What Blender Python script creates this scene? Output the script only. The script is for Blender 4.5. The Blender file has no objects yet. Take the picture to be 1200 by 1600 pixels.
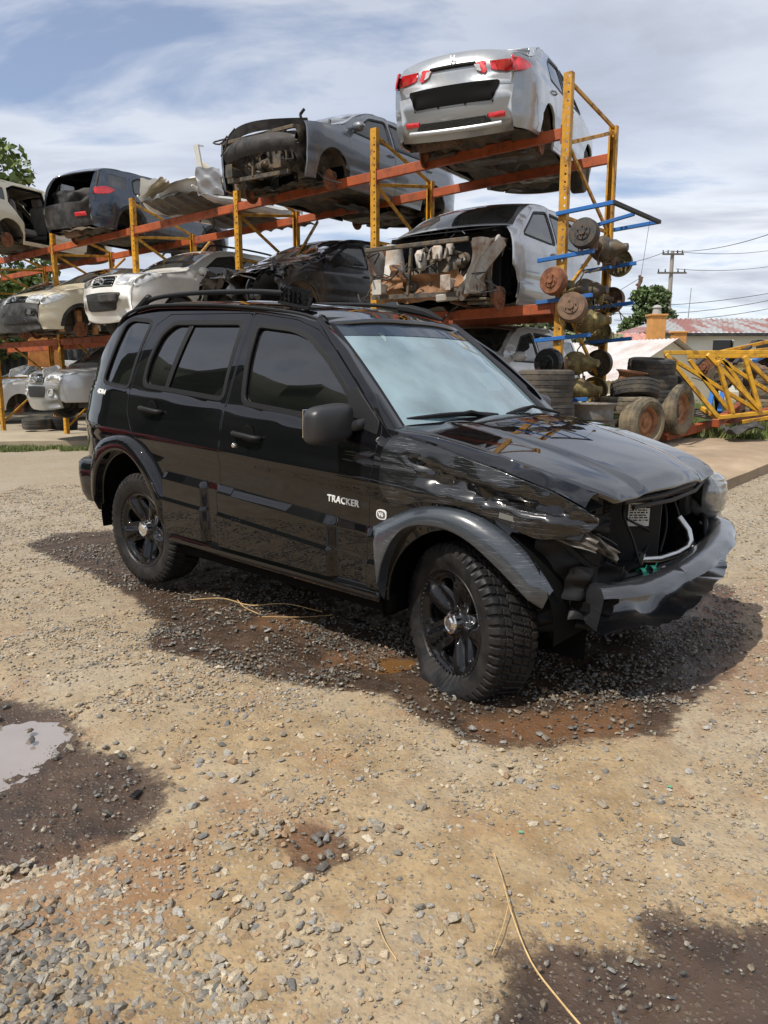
import bpy, math, random
import numpy as np
from mathutils import Vector, Matrix, Euler, geometry

R = math.radians
SC = bpy.context.scene
COL = SC.collection
rng = np.random.default_rng(7)
random.seed(7)

# ------------------------------------------------------------------ camera, world, sun
cam = bpy.data.objects.new('camera', bpy.data.cameras.new('camera'))
COL.objects.link(cam)
cam.location = (0, 0, 1.4)
cam.rotation_euler = (R(90) - math.atan(220 / 1200), 0, 0)
cam.data.sensor_fit = 'VERTICAL'
cam.data.sensor_height = 36
cam.data.lens = 27
cam.data.clip_start = .05
cam.data.clip_end = 3000
SC.camera = cam

SUN_AZ, SUN_EL = 232.0, 56.0      # azimuth clockwise from +Y
sd = Vector((math.sin(R(SUN_AZ)) * math.cos(R(SUN_EL)), math.cos(R(SUN_AZ)) * math.cos(R(SUN_EL)), math.sin(R(SUN_EL))))
sun = bpy.data.objects.new('sun', bpy.data.lights.new('sun', 'SUN'))
COL.objects.link(sun)
sun.data.energy = 4.3
sun.data.angle = R(.6)
sun.data.color = (1, .94, .85)
sun.rotation_euler = sd.to_track_quat('Z', 'Y').to_euler()

W = bpy.data.worlds.new('World')
SC.world = W
W.use_nodes = True
nt = W.node_tree
nt.nodes.clear()
def N(nt, t, **k):
    n = nt.nodes.new(t)
    for a, b in k.items():
        if a.startswith('i_'):
            key = a[2:]
            key = int(key) if key.isdigit() else key.replace('_', ' ')
            n.inputs[key].default_value = b
        else:
            setattr(n, a, b)
    return n
def L(nt, a, b): nt.links.new(a, b)
def ramp(nt, src, stops, interp='LINEAR'):
    n = nt.nodes.new('ShaderNodeValToRGB')
    cr = n.color_ramp
    cr.interpolation = interp
    while len(cr.elements) < len(stops): cr.elements.new(.5)
    for e, (p, c) in zip(cr.elements, stops):
        e.position = p
        e.color = (c, c, c, 1) if isinstance(c, (int, float)) else (*c, 1)
    L(nt, src, n.inputs[0])
    return n.outputs[0]
def mixc(nt, f, a, b, bt='MIX'):
    n = nt.nodes.new('ShaderNodeMix')
    n.data_type = 'RGBA'; n.blend_type = bt
    for s, v in ((n.inputs[0], f), (n.inputs[6], a), (n.inputs[7], b)):
        if hasattr(v, 'is_output'): L(nt, v, s)
        elif isinstance(v, (int, float)): s.default_value = v
        else: s.default_value = (*v, 1)
    return n.outputs[2]
def math_(nt, op, a, b=0, clamp=False):
    n = nt.nodes.new('ShaderNodeMath'); n.operation = op; n.use_clamp = clamp
    for s, v in ((n.inputs[0], a), (n.inputs[1], b)):
        if hasattr(v, 'is_output'): L(nt, v, s)
        else: s.default_value = v
    return n.outputs[0]
sky = N(nt, 'ShaderNodeTexSky', sky_type='NISHITA', sun_disc=False, sun_elevation=R(SUN_EL), sun_rotation=R(SUN_AZ),
        altitude=1500, air_density=1.0, dust_density=1.2, ozone_density=1.4)
tc = N(nt, 'ShaderNodeTexCoord')
sep = N(nt, 'ShaderNodeSeparateXYZ'); L(nt, tc.outputs['Generated'], sep.inputs[0])
zc = math_(nt, 'ADD', math_(nt, 'MAXIMUM', sep.outputs[2], 0.0), .16)
cmb = N(nt, 'ShaderNodeCombineXYZ')
L(nt, math_(nt, 'DIVIDE', sep.outputs[0], zc), cmb.inputs[0])
L(nt, math_(nt, 'DIVIDE', sep.outputs[1], zc), cmb.inputs[1])
mp = N(nt, 'ShaderNodeMapping'); L(nt, cmb.outputs[0], mp.inputs[0])
mp.inputs['Rotation'].default_value = (0, 0, R(28)); mp.inputs['Scale'].default_value = (.75, 1.25, 1); mp.inputs['Location'].default_value = (3.1, .6, 0)
n1 = N(nt, 'ShaderNodeTexNoise', i_Scale=1.5, i_Detail=7.0, i_Roughness=.56, i_Distortion=.35); L(nt, mp.outputs[0], n1.inputs[0])
n2 = N(nt, 'ShaderNodeTexNoise', i_Scale=.55, i_Detail=3.0, i_Roughness=.5); L(nt, mp.outputs[0], n2.inputs[0])
cl = ramp(nt, math_(nt, 'ADD', math_(nt, 'MULTIPLY', n1.outputs[0], .6), math_(nt, 'MULTIPLY', n2.outputs[0], .45)), [(.38, 0.28), (.49, .66), (.60, .97)])
shade = ramp(nt, n1.outputs[0], [(.34, (5.0, 5.6, 6.8)), (.46, (8.2, 8.3, 8.5)), (.57, (5.6, 5.9, 6.6)), (.68, (4.0, 4.3, 5.0))])
skyb = mixc(nt, 1.0, sky.outputs[0], (1.0, 1.0, 1.04), 'MULTIPLY')
skc = mixc(nt, cl, skyb, shade)
bg = N(nt, 'ShaderNodeBackground', i_Strength=.108); L(nt, skc, bg.inputs[0])
ow = N(nt, 'ShaderNodeOutputWorld'); L(nt, bg.outputs[0], ow.inputs[0])
SC.view_settings.view_transform = 'Standard'
SC.view_settings.look = 'None'
SC.view_settings.gamma = 1
SC.view_settings.exposure = .24
SC.view_settings.use_curve_mapping = False

# ------------------------------------------------------------------ materials
MATS = {}
def M(name, col, rough=.5, metal=0, coat=0, spec=.5, var=.0, vs=6.0, bump=0, bs=40.0, dust=None, ds=5.0, dth=.5, rust=None, alpha=None, scratch=0, coat_r=.03, attr=None, emit=None, coat_ior=1.5):
    if name in MATS: return MATS[name]
    m = bpy.data.materials.new(name); m.use_nodes = True
    t = m.node_tree; b = t.nodes['Principled BSDF']
    b.inputs['Base Color'].default_value = (*col, 1)
    b.inputs['Roughness'].default_value = rough
    b.inputs['Metallic'].default_value = metal
    b.inputs['Coat Weight'].default_value = coat
    b.inputs['Coat Roughness'].default_value = coat_r
    b.inputs['Coat IOR'].default_value = coat_ior
    b.inputs['Specular IOR Level'].default_value = spec
    tcn = N(t, 'ShaderNodeTexCoord'); oc = tcn.outputs['Object']
    c = None
    if attr:
        an = N(t, 'ShaderNodeAttribute', attribute_name=attr); c = an.outputs[0]
    if var:
        nz = N(t, 'ShaderNodeTexNoise', i_Scale=vs, i_Detail=6.0, i_Roughness=.6); L(t, oc, nz.inputs[0])
        f = ramp(t, nz.outputs[0], [(.3, 1 - var), (.7, 1 + var)])
        c = mixc(t, 1.0, c if c is not None else col, f, 'MULTIPLY')
    rsock = None
    if scratch:
        mpn = N(t, 'ShaderNodeMapping'); L(t, oc, mpn.inputs[0]); mpn.inputs['Scale'].default_value = (3, 3, 90); mpn.inputs['Rotation'].default_value = (0, R(12), 0)
        nz = N(t, 'ShaderNodeTexNoise', i_Scale=3.0, i_Detail=8.0, i_Roughness=.75, i_Distortion=.6); L(t, mpn.outputs[0], nz.inputs[0])
        nb = N(t, 'ShaderNodeTexNoise', i_Scale=4.5, i_Detail=3.0); L(t, oc, nb.inputs[0])
        f = math_(t, 'MULTIPLY', ramp(t, nz.outputs[0], [(.55, 0), (.66, 1)]), ramp(t, nb.outputs[0], [(.42, 0), (.60, 1)]))
        f = math_(t, 'MULTIPLY', f, scratch)
        c = mixc(t, f, c if c is not None else col, (.30, .32, .35))
        rsock = math_(t, 'ADD', math_(t, 'MULTIPLY', f, .35), rough)
    for spec_, thr, sc_ in ((rust, dth if not dust else .52, ds * 1.3), (dust, dth, ds)):
        if spec_:
            nz = N(t, 'ShaderNodeTexNoise', i_Scale=sc_, i_Detail=8.0, i_Roughness=.65); L(t, oc, nz.inputs[0])
            f = ramp(t, nz.outputs[0], [(thr - .08, 0), (thr + .12, spec_[3] if len(spec_) > 3 else .8)])
            c = mixc(t, f, c if c is not None else col, spec_[:3])
            rsock = math_(t, 'ADD', math_(t, 'MULTIPLY', f, .6), rough, clamp=True)
            if coat: L(t, math_(t, 'SUBTRACT', coat, f, clamp=True), b.inputs['Coat Weight'])
    if c is not None: L(t, c, b.inputs['Base Color'])
    if rsock is not None: L(t, rsock, b.inputs['Roughness'])
    if bump:
        nz = N(t, 'ShaderNodeTexNoise', i_Scale=bs, i_Detail=5.0, i_Roughness=.6); L(t, oc, nz.inputs[0])
        bn = N(t, 'ShaderNodeBump', i_Strength=bump, i_Distance=.02); L(t, nz.outputs[0], bn.inputs['Height'])
        L(t, bn.outputs[0], b.inputs['Normal'])
    MATS[name] = m
    return m
def glass(name, tint, film=0.0, filmcol=(.6, .7, .72), ior=1.5, rough=.01):
    """thin automotive glass: tinted see-through layer, pale film (dust, painted sky sheen), mirror coat"""
    if name in MATS: return MATS[name]
    m = bpy.data.materials.new(name); m.use_nodes = True
    t = m.node_tree; t.nodes.clear()
    out = N(t, 'ShaderNodeOutputMaterial')
    tr = N(t, 'ShaderNodeBsdfTransparent'); tr.inputs[0].default_value = (*tint, 1)
    di = N(t, 'ShaderNodeBsdfDiffuse'); di.inputs[0].default_value = (*filmcol, 1)
    gl = N(t, 'ShaderNodeBsdfGlossy'); gl.inputs[0].default_value = (1, 1, 1, 1); gl.inputs['Roughness'].default_value = rough
    tcn = N(t, 'ShaderNodeTexCoord')
    nz = N(t, 'ShaderNodeTexNoise', i_Scale=3.0, i_Detail=6.0); L(t, tcn.outputs['Object'], nz.inputs[0])
    mx = N(t, 'ShaderNodeMixShader'); L(t, ramp(t, nz.outputs[0], [(.3, film * .6), (.7, film * 1.3)]), mx.inputs[0]); L(t, tr.outputs[0], mx.inputs[1]); L(t, di.outputs[0], mx.inputs[2])
    fr = N(t, 'ShaderNodeFresnel', i_IOR=ior)
    mx2 = N(t, 'ShaderNodeMixShader'); L(t, fr.outputs[0], mx2.inputs[0]); L(t, mx.outputs[0], mx2.inputs[1]); L(t, gl.outputs[0], mx2.inputs[2])
    L(t, mx2.outputs[0], out.inputs[0])
    MATS[name] = m
    return m

DIRT = (.30, .20, .11)
m_black = M('black gloss paint', (.0035, .0035, .0045), .3, 0, 1.0, spec=.0, bump=.012, bs=4, coat_r=.006, coat_ior=1.54)
m_hood = M('black paint boosted sky sheen', (.0035, .0035, .0045), .3, 0, 1.0, spec=.0, bump=.012, bs=4, coat_r=.02, coat_ior=2.0)  # coat raised to brighten the sky reflection on hood and roof
m_blacks = M('scraped black paint', (.006, .006, .007), .25, 0, 1.0, spec=.2, scratch=.55, bump=.02, bs=5, coat_r=.06, coat_ior=1.55)
m_scrape = M('scraped grey black plastic', (.028, .034, .042), .3, 0, 1.0, scratch=.5, coat_r=.1, bump=.06, bs=14)
m_blackin = M('dark body cavity', (.005, .005, .005), .8, spec=.08)
m_trim = M('black plastic trim', (.009, .009, .010), .55, spec=.25, bump=.05, bs=200)
m_trimg = M('dusty black plastic', (.022, .022, .024), .55, spec=.3, dust=(.10, .09, .08, .5), ds=6, bump=.05, bs=90)
m_rubber = M('tyre rubber', (.008, .008, .009), .5, spec=.28, bump=.10, bs=120, dust=(.035, .03, .026, .5), ds=9)
m_rubold = M('old dusty tyre', (.026, .025, .024), .75, dust=(.12, .10, .075, .7), ds=5, dth=.48, bump=.1, bs=60)
m_chrome = M('chrome', (.75, .75, .76), .12, 1.0)
m_alu = M('aluminium pipe', (.6, .6, .58), .35, 1.0, var=.2)
m_gblk = M('gloss black wheel', (.004, .004, .005), .3, 0, .8, spec=.05)
m_sideglass = glass('tinted side glass', (.045, .05, .055), .01, (.3, .3, .3), 1.85)
m_wind = glass('windscreen glass', (.58, .80, .84), .38, (.50, .70, .78), 1.75)  # bluish film puts the bright sky reflection into the glass colour
m_carglass = glass('car glass', (.20, .23, .23), .10, (.4, .42, .4), 1.6)
m_white = M('white lettering', (.7, .7, .68), .35)
m_headl = M('dusty headlight lens', (.30, .31, .31), .25, .5, 1.0, var=.4, vs=22)
m_red = M('red lamp lens', (.45, .012, .015), .15, 0, 1.0)
m_rust = M('rusty steel', (.17, .065, .03), .85, var=.5, vs=14, bump=.3, bs=60)
m_rust2 = M('brown rusty casting', (.12, .07, .045), .8, var=.5, vs=22, bump=.3, bs=50)
m_under = M('underbody grey', (.06, .055, .05), .8, var=.5, vs=8, dust=(.20, .15, .10, .6), ds=3.5, bump=.15, bs=30)
m_mech = M('oily metal', (.07, .068, .062), .5, .5, var=.5, vs=18, dust=(.2, .14, .08, .7), ds=8)
m_white_p = M('bare white metal', (.5, .48, .44), .5, var=.15, dust=(.28, .17, .09, .9), ds=5, dth=.55)
m_seat = M('grey seat fabric', (.16, .15, .14), .9, var=.2)
m_beige = M('beige seat fabric', (.35, .30, .24), .9, var=.2)

# ------------------------------------------------------------------ mesh helpers
def tag(o, label=None, cat=None, group=None, kind=None):
    if label: o['label'] = label
    if cat: o['category'] = cat
    if group: o['group'] = group
    if kind: o['kind'] = kind
    return o
def empty(name, loc=(0, 0, 0), rot=(0, 0, 0), **k):
    o = bpy.data.objects.new(name, None); COL.objects.link(o)
    o.empty_display_size = .2
    o.location = loc; o.rotation_euler = rot
    return tag(o, **k)
def link(name, me, parent=None, mat=None):
    if mat is not None and not me.materials:
        for mm in (mat if isinstance(mat, (list, tuple)) else [mat]): me.materials.append(mm)
    o = bpy.data.objects.new(name, me); COL.objects.link(o)
    o.parent = parent
    return o
def fastmesh(name, V, F3, smooth=False):
    """triangles only, numpy"""
    me = bpy.data.meshes.new(name)
    V = np.asarray(V, np.float32); F3 = np.asarray(F3, np.int32)
    me.vertices.add(len(V)); me.vertices.foreach_set('co', V.ravel())
    k = F3.shape[1]
    me.loops.add(F3.size); me.loops.foreach_set('vertex_index', F3.ravel())
    me.polygons.add(len(F3)); me.polygons.foreach_set('loop_start', np.arange(0, F3.size, k, dtype=np.int32))
    me.update(calc_edges=True)
    me.polygons.foreach_set('use_smooth', np.full(len(F3), smooth))
    return me
def rotz(a):
    c, s = math.cos(a), math.sin(a); return np.array([[c, -s, 0], [s, c, 0], [0, 0, 1.]])
def eul(x=0, y=0, z=0): return np.array(Euler((x, y, z)).to_matrix())
def frame(d, up=(0, 0, 1)):
    d = np.asarray(d, float); d = d / (np.linalg.norm(d) + 1e-12)
    u = np.asarray(up, float)
    if abs(d @ u) > .98: u = np.array([1., 0, 0])
    s = np.cross(d, u); s /= np.linalg.norm(s); u = np.cross(s, d)
    return d, s, u
class MB:
    def __init__(s): s.v = []; s.f = []; s.mi = []; s.sm = []
    def add(s, V, F, mi=0, sm=False):
        b = len(s.v); s.v.extend(map(tuple, np.asarray(V, float)))
        for f in F: s.f.append(tuple(int(i) + b for i in f)); s.mi.append(mi); s.sm.append(sm)
        return s
    def box(s, c, size, rot=None, b=0.0, mi=0):
        hx, hy, hz = [q / 2 for q in size]; V = []; F = []
        if b <= 0:
            V = [(x, y, z) for x in (-hx, hx) for y in (-hy, hy) for z in (-hz, hz)]
            F = [(0, 1, 3, 2), (4, 6, 7, 5), (0, 4, 5, 1), (2, 3, 7, 6), (0, 2, 6, 4), (1, 5, 7, 3)]
        else:
            b = min(b, hx * .9, hy * .9, hz * .9); idx = {}
            H = (hx, hy, hz)
            for sx in (-1, 1):
                for sy in (-1, 1):
                    for sz in (-1, 1):
                        for a in range(3):
                            p = [sx * (hx - b), sy * (hy - b), sz * (hz - b)]
                            p[a] = (sx, sy, sz)[a] * H[a]
                            idx[(sx, sy, sz, a)] = len(V); V.append(tuple(p))
            for a in range(3):
                o1, o2 = [q for q in range(3) if q != a]
                for sg in (-1, 1):
                    q = []
                    for (i, j) in ((-1, -1), (1, -1), (1, 1), (-1, 1)):
                        k = [0, 0, 0]; k[a] = sg; k[o1] = i; k[o2] = j; q.append(idx[(*k, a)])
                    F.append(q)
                for i in (-1, 1):
                    for j in (-1, 1):
                        k = [0, 0, 0]; k[o1] = i; k[o2] = j
                        k[a] = -1; k0 = tuple(k); k[a] = 1; k1 = tuple(k)
                        F.append([idx[(*k0, o1)], idx[(*k1, o1)], idx[(*k1, o2)], idx[(*k0, o2)]])
            for sx in (-1, 1):
                for sy in (-1, 1):
                    for sz in (-1, 1): F.append([idx[(sx, sy, sz, a)] for a in range(3)])
            Va = np.array(V); F2 = []
            for f in F:
                P = Va[list(f)]; n = np.cross(P[1] - P[0], P[2] - P[0])
                F2.append(f if n @ P.mean(0) > 0 else f[::-1])
            F = F2
        V = np.array(V)
        if rot is not None: V = V @ np.asarray(rot).T
        return s.add(V + np.asarray(c, float), F, mi)
    def tube(s, path, r, n=8, mi=0, caps=True, sm=True, up=(0, 0, 1), flat=1.0):
        P = np.asarray(path, float); m = len(P)
        rr = np.full(m, r) if np.isscalar(r) else np.interp(np.linspace(0, 1, m), np.linspace(0, 1, len(r)), r)
        T = np.gradient(P, axis=0); V = []; u = np.asarray(up, float)
        for i in range(m):
            d, sd_, u2 = frame(T[i], u); u = u2 if i else u2
            for k in range(n):
                a = 2 * math.pi * k / n + (math.pi / n)
                V.append(P[i] + rr[i] * (math.cos(a) * sd_ + flat * math.sin(a) * u2))
        F = [(i * n + k, i * n + (k + 1) % n, (i + 1) * n + (k + 1) % n, (i + 1) * n + k) for i in range(m - 1) for k in range(n)]
        s.add(V, F, mi, sm)
        if caps:
            b = len(s.v) - m * n
            s.f.append(tuple(range(b + n - 1, b - 1, -1))); s.f.append(tuple(range(b + (m - 1) * n, b + m * n))); s.mi += [mi, mi]; s.sm += [False, False]
        return s
    def bar(s, p0, p1, w, h, mi=0, up=(0, 0, 1), b=0):
        p0 = np.asarray(p0, float); p1 = np.asarray(p1, float)
        d, sd_, u = frame(p1 - p0, up)
        return s.box((p0 + p1) / 2, (np.linalg.norm(p1 - p0), w, h), np.stack([d, sd_, u], 1), b, mi)
    def lathe(s, prof, n=32, c=(0, 0, 0), axis=(0, 1, 0), mi=0, sm=True, close=False):
        """prof: (axial, radius)"""
        d, a1, a2 = frame(axis); m = len(prof); V = []
        for k in range(n):
            t = 2 * math.pi * k / n; e = math.cos(t) * a1 + math.sin(t) * a2
            for (h, r) in prof: V.append(np.asarray(c) + d * h + e * r)
        F = []
        mm = m if close else m - 1
        for k in range(n):
            for i in range(mm):
                j = (i + 1) % m; F.append((k * m + i, ((k + 1) % n) * m + i, ((k + 1) % n) * m + j, k * m + j))
        return s.add(V, F, mi, sm)
    def sheet(s, fn, nu, nv, mi=0, sm=True):
        V = [fn(i / nu, j / nv) for i in range(nu + 1) for j in range(nv + 1)]
        F = [(i * (nv + 1) + j, (i + 1) * (nv + 1) + j, (i + 1) * (nv + 1) + j + 1, i * (nv + 1) + j + 1) for i in range(nu) for j in range(nv)]
        return s.add(V, F, mi, sm)
    def mesh(s, name, ang=40):
        me = bpy.data.meshes.new(name); me.from_pydata(s.v, [], s.f)
        me.polygons.foreach_set('material_index', s.mi); me.polygons.foreach_set('use_smooth', s.sm)
        me.update()
        if any(s.sm): me.set_sharp_from_angle(angle=R(ang))
        return me
    def build(s, name, mat, parent=None, ang=40):
        me = s.mesh(name, ang)
        for mm in (mat if isinstance(mat, (list, tuple)) else [mat]): me.materials.append(mm)
        return link(name, me, parent)
def text(name, body, size, mat, parent, mtx, ext=.002, bold=0.0, shear=0, sp=1.0):
    c = bpy.data.curves.new(name, 'FONT'); c.body = body; c.size = size; c.extrude = ext; c.offset = bold; c.shear = shear; c.space_character = sp
    c.align_x = 'CENTER'; c.align_y = 'CENTER'; c.resolution_u = 3
    o = bpy.data.objects.new(name, c); COL.objects.link(o)
    bpy.context.view_layer.update()
    me = bpy.data.meshes.new_from_object(o.evaluated_get(bpy.context.evaluated_depsgraph_get()))
    bpy.data.objects.remove(o); me.name = name
    me.transform(mtx); me.materials.clear(); me.materials.append(mat)
    return link(name, me, parent)
def interp(x, xs, ys):
    """smooth monotone cubic interpolation"""
    xs = np.asarray(xs, float); ys = np.asarray(ys, float); x = np.asarray(x, float)
    h = np.diff(xs); dl = np.diff(ys) / h; m = np.zeros(len(xs))
    m[1:-1] = np.where(dl[1:] * dl[:-1] > 0, 2 * dl[1:] * dl[:-1] / (dl[1:] + dl[:-1] + 1e-12), 0)
    m[0], m[-1] = dl[0], dl[-1]
    xc = np.clip(x, xs[0], xs[-1]); i = np.clip(np.searchsorted(xs, xc) - 1, 0, len(h) - 1)
    t = (xc - xs[i]) / h[i]; t2, t3 = t * t, t * t * t
    y = (2 * t3 - 3 * t2 + 1) * ys[i] + (t3 - 2 * t2 + t) * h[i] * m[i] + (-2 * t3 + 3 * t2) * ys[i + 1] + (t3 - t2) * h[i] * m[i + 1]
    return y + np.where(x < xs[0], (x - xs[0]) * m[0], 0) + np.where(x > xs[-1], (x - xs[-1]) * m[-1], 0)
def chaikin(p, it=2, closed=True):
    p = np.asarray(p, float)
    for _ in range(it):
        q = np.roll(p, -1, 0) if closed else p[1:]
        a = p if closed else p[:-1]
        r = np.stack([a * .75 + q * .25, a * .25 + q * .75], 1).reshape(-1, 2)
        p = r if closed else np.vstack([p[:1], r, p[-1:]])
    return p
def rnd(poly, r=.04, n=3):
    """round the corners of a polygon"""
    p = np.asarray(poly, float); out = []
    for i in range(len(p)):
        a, b, c = p[i - 1], p[i], p[(i + 1) % len(p)]
        la, lc = np.linalg.norm(a - b), np.linalg.norm(c - b); rr = min(r, la * .45, lc * .45)
        s, e = b + (a - b) / la * rr, b + (c - b) / lc * rr
        for k in range(n + 1):
            t = k / n; out.append((1 - t) ** 2 * s + 2 * t * (1 - t) * b + t * t * e)
    return np.array(out)
def resample(p, h):
    p = np.asarray(p, float); out = []
    for i in range(len(p)):
        a, b = p[i], p[(i + 1) % len(p)]; l = np.linalg.norm(b - a)
        if l < 1e-6: continue
        n = max(1, int(math.ceil(l / h)))
        for k in range(n): out.append(a + (b - a) * k / n)
    return np.array(out)
def area(p): x, y = p[:, 0], p[:, 1]; return .5 * np.sum(x * np.roll(y, -1) - y * np.roll(x, -1))
def ccw(p): p = np.asarray(p, float); return p if area(p) > 0 else p[::-1]
def inset(p, d):
    p = ccw(p); t = np.roll(p, -1, 0) - p; t /= np.linalg.norm(t, axis=1)[:, None] + 1e-12
    n = np.stack([-t[:, 1], t[:, 0]], 1); n0 = np.roll(n, 1, 0); m = n + n0
    m /= np.maximum((m * m).sum(1), .5)[:, None] / 2
    return p + m * d
def inside(P, poly):
    x, y = P[:, 0], P[:, 1]; r = np.zeros(len(P), bool); q = np.roll(poly, -1, 0)
    for (x1, y1), (x2, y2) in zip(poly, q):
        if y1 == y2: continue
        c = ((y1 > y) != (y2 > y)); r ^= c & (x < (x2 - x1) * (y - y1) / (y2 - y1) + x1)
    return r
def patch(name, S, poly, mat, parent, holes=(), h=.03, off=0.0, fl=.014, gap=0.0, disp=None, rim=.003, mesh_only=False, label=None):
    loops = [ccw(poly)] + [ccw(q) for q in holes]
    if gap: loops[0] = inset(loops[0], gap)
    loops = [resample(l, h) for l in loops]
    B = np.vstack(loops); lo, hi = B.min(0), B.max(0)
    gx = np.arange(lo[0] + h / 2, hi[0], h); gy = np.arange(lo[1] + h / 2, hi[1], h)
    G = np.stack(np.meshgrid(gx, gy), -1).reshape(-1, 2)
    if len(G):
        k = inside(G, loops[0])
        for q in loops[1:]: k &= ~inside(G, q)
        G = G[k]
    if len(G):
        dm = np.full(len(G), 9.)
        for i in range(0, len(B), 64): dm = np.minimum(dm, np.sqrt(((G[:, None] - B[None, i:i + 64]) ** 2).sum(2)).min(1))
        G = G[dm > h * .5]
    P = np.vstack([B, G]); E = []; b = 0
    for l in loops: n = len(l); E += [(b + i, b + (i + 1) % n) for i in range(n)]; b += n
    r = geometry.delaunay_2d_cdt([Vector(q) for q in P], E, [], 0, 1e-6)
    if len(r[0]) != len(P):
        P2 = np.array([tuple(v) for v in r[0]]); og = r[3]; mp_ = {}
        for i, src in enumerate(og):
            for s_ in src: mp_[s_] = i
        P = P2
        li = [[mp_.get(i, 0) for i in range(a, a + len(l))] for a, l in zip(np.cumsum([0] + [len(l) for l in loops[:-1]]), loops)]
    else:
        P = np.array([tuple(v) for v in r[0]]); li = []; b = 0
        for l in loops: li.append(list(range(b, b + len(l)))); b += len(l)
    T = np.array(r[2]); C = P[T].mean(1); k = inside(C, loops[0])
    for q in loops[1:]: k &= ~inside(C, q)
    T = T[k]
    def full(q):
        X = S(q)
        return X
    def normals(q):
        e = 2e-3; A = np.array([e, 0]); Bv = np.array([0, e])
        n = np.cross(pos0(q + A) - pos0(q - A), pos0(q + Bv) - pos0(q - Bv)) * S.sgn
        return n / (np.linalg.norm(n, axis=1)[:, None] + 1e-12)
    def nbase(q):
        e = 2e-3; A = np.array([e, 0]); Bv = np.array([0, e])
        n = np.cross(S(q + A) - S(q - A), S(q + Bv) - S(q - Bv)) * S.sgn
        return n / (np.linalg.norm(n, axis=1)[:, None] + 1e-12)
    def pos0(q):
        X = S(q)
        if disp is not None: X = X + nbase(q) * disp(q)[:, None]
        return X
    nn = normals(P); X = pos0(P) + nn * off
    V = [X]; NO = [nn]; F = [T if S.sgn > 0 else T[:, ::-1]]; base = len(X); quads = []
    if fl > 0:
        for li_, lp, outer in zip(li, loops, [1] + [0] * len(holes)):
            q = P[li_]; t = np.roll(q, -1, 0) - np.roll(q, 1, 0); t /= np.linalg.norm(t, axis=1)[:, None] + 1e-12
            en = np.stack([t[:, 1], -t[:, 0]], 1) * (1 if outer else -1)
            e3 = pos0(q + en * 2e-3) - pos0(q); e3 /= np.linalg.norm(e3, axis=1)[:, None] + 1e-12
            n3 = nn[li_]; x3 = X[li_]; m = len(q)
            V += [x3 + e3 * rim - n3 * rim, x3 + e3 * rim - n3 * fl]
            nA = (n3 + e3) / 1.41421; NO += [nA, e3]
            for i in range(m):
                j = (i + 1) % m; a0, a1 = li_[i], li_[j]; b0, b1, c0, c1 = base + i, base + j, base + m + i, base + m + j
                q1 = [(a0, b0, b1, a1), (b0, c0, c1, b1)]
                flip = (S.sgn > 0) == bool(outer)
                for f in q1: quads.append(f if flip else f[::-1])
            base += 2 * m
    V = np.vstack(V); NO = np.vstack(NO)
    faces = [tuple(map(int, f)) for f in F[0]] + quads
    me = bpy.data.meshes.new(name); me.from_pydata(V.tolist(), [], faces); me.update()
    me.polygons.foreach_set('use_smooth', np.ones(len(me.polygons), bool))
    if len(me.vertices) == len(NO): me.normals_split_custom_set_from_vertices([tuple(x) for x in NO])
    me.materials.append(mat)
    if mesh_only: return me
    o = link(name, me, parent)
    if label: o['label'] = label
    return o
class Surf:
    def __init__(s, f, sgn=1): s.f = f; s.sgn = sgn
    def __call__(s, q): return s.f(q[:, 0], q[:, 1])
def st(*a): return np.stack(np.broadcast_arrays(*a), 1).astype(float)
def sstep(a, b, x): t = np.clip((np.asarray(x, float) - a) / (b - a), 0, 1); return t * t * (3 - 2 * t)
def terr(X, Y): return .5 * sstep(-2, 3, X) * sstep(5.5, 11.5, Y)
def wob(x, y, z=0, s=1.0, k=0):
    """cheap smooth noise -1..1"""
    return (np.sin(x * 1.7 * s + 1.3 + k) * np.cos(y * 2.1 * s + .7 * k) + .6 * np.sin(x * 3.9 * s - y * 3.1 * s + 2.2 + z * s * 2 + k) + .4 * np.cos(x * 7.3 * s + y * 6.1 * s + z * 5 * s + k * 2)) / 2

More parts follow.
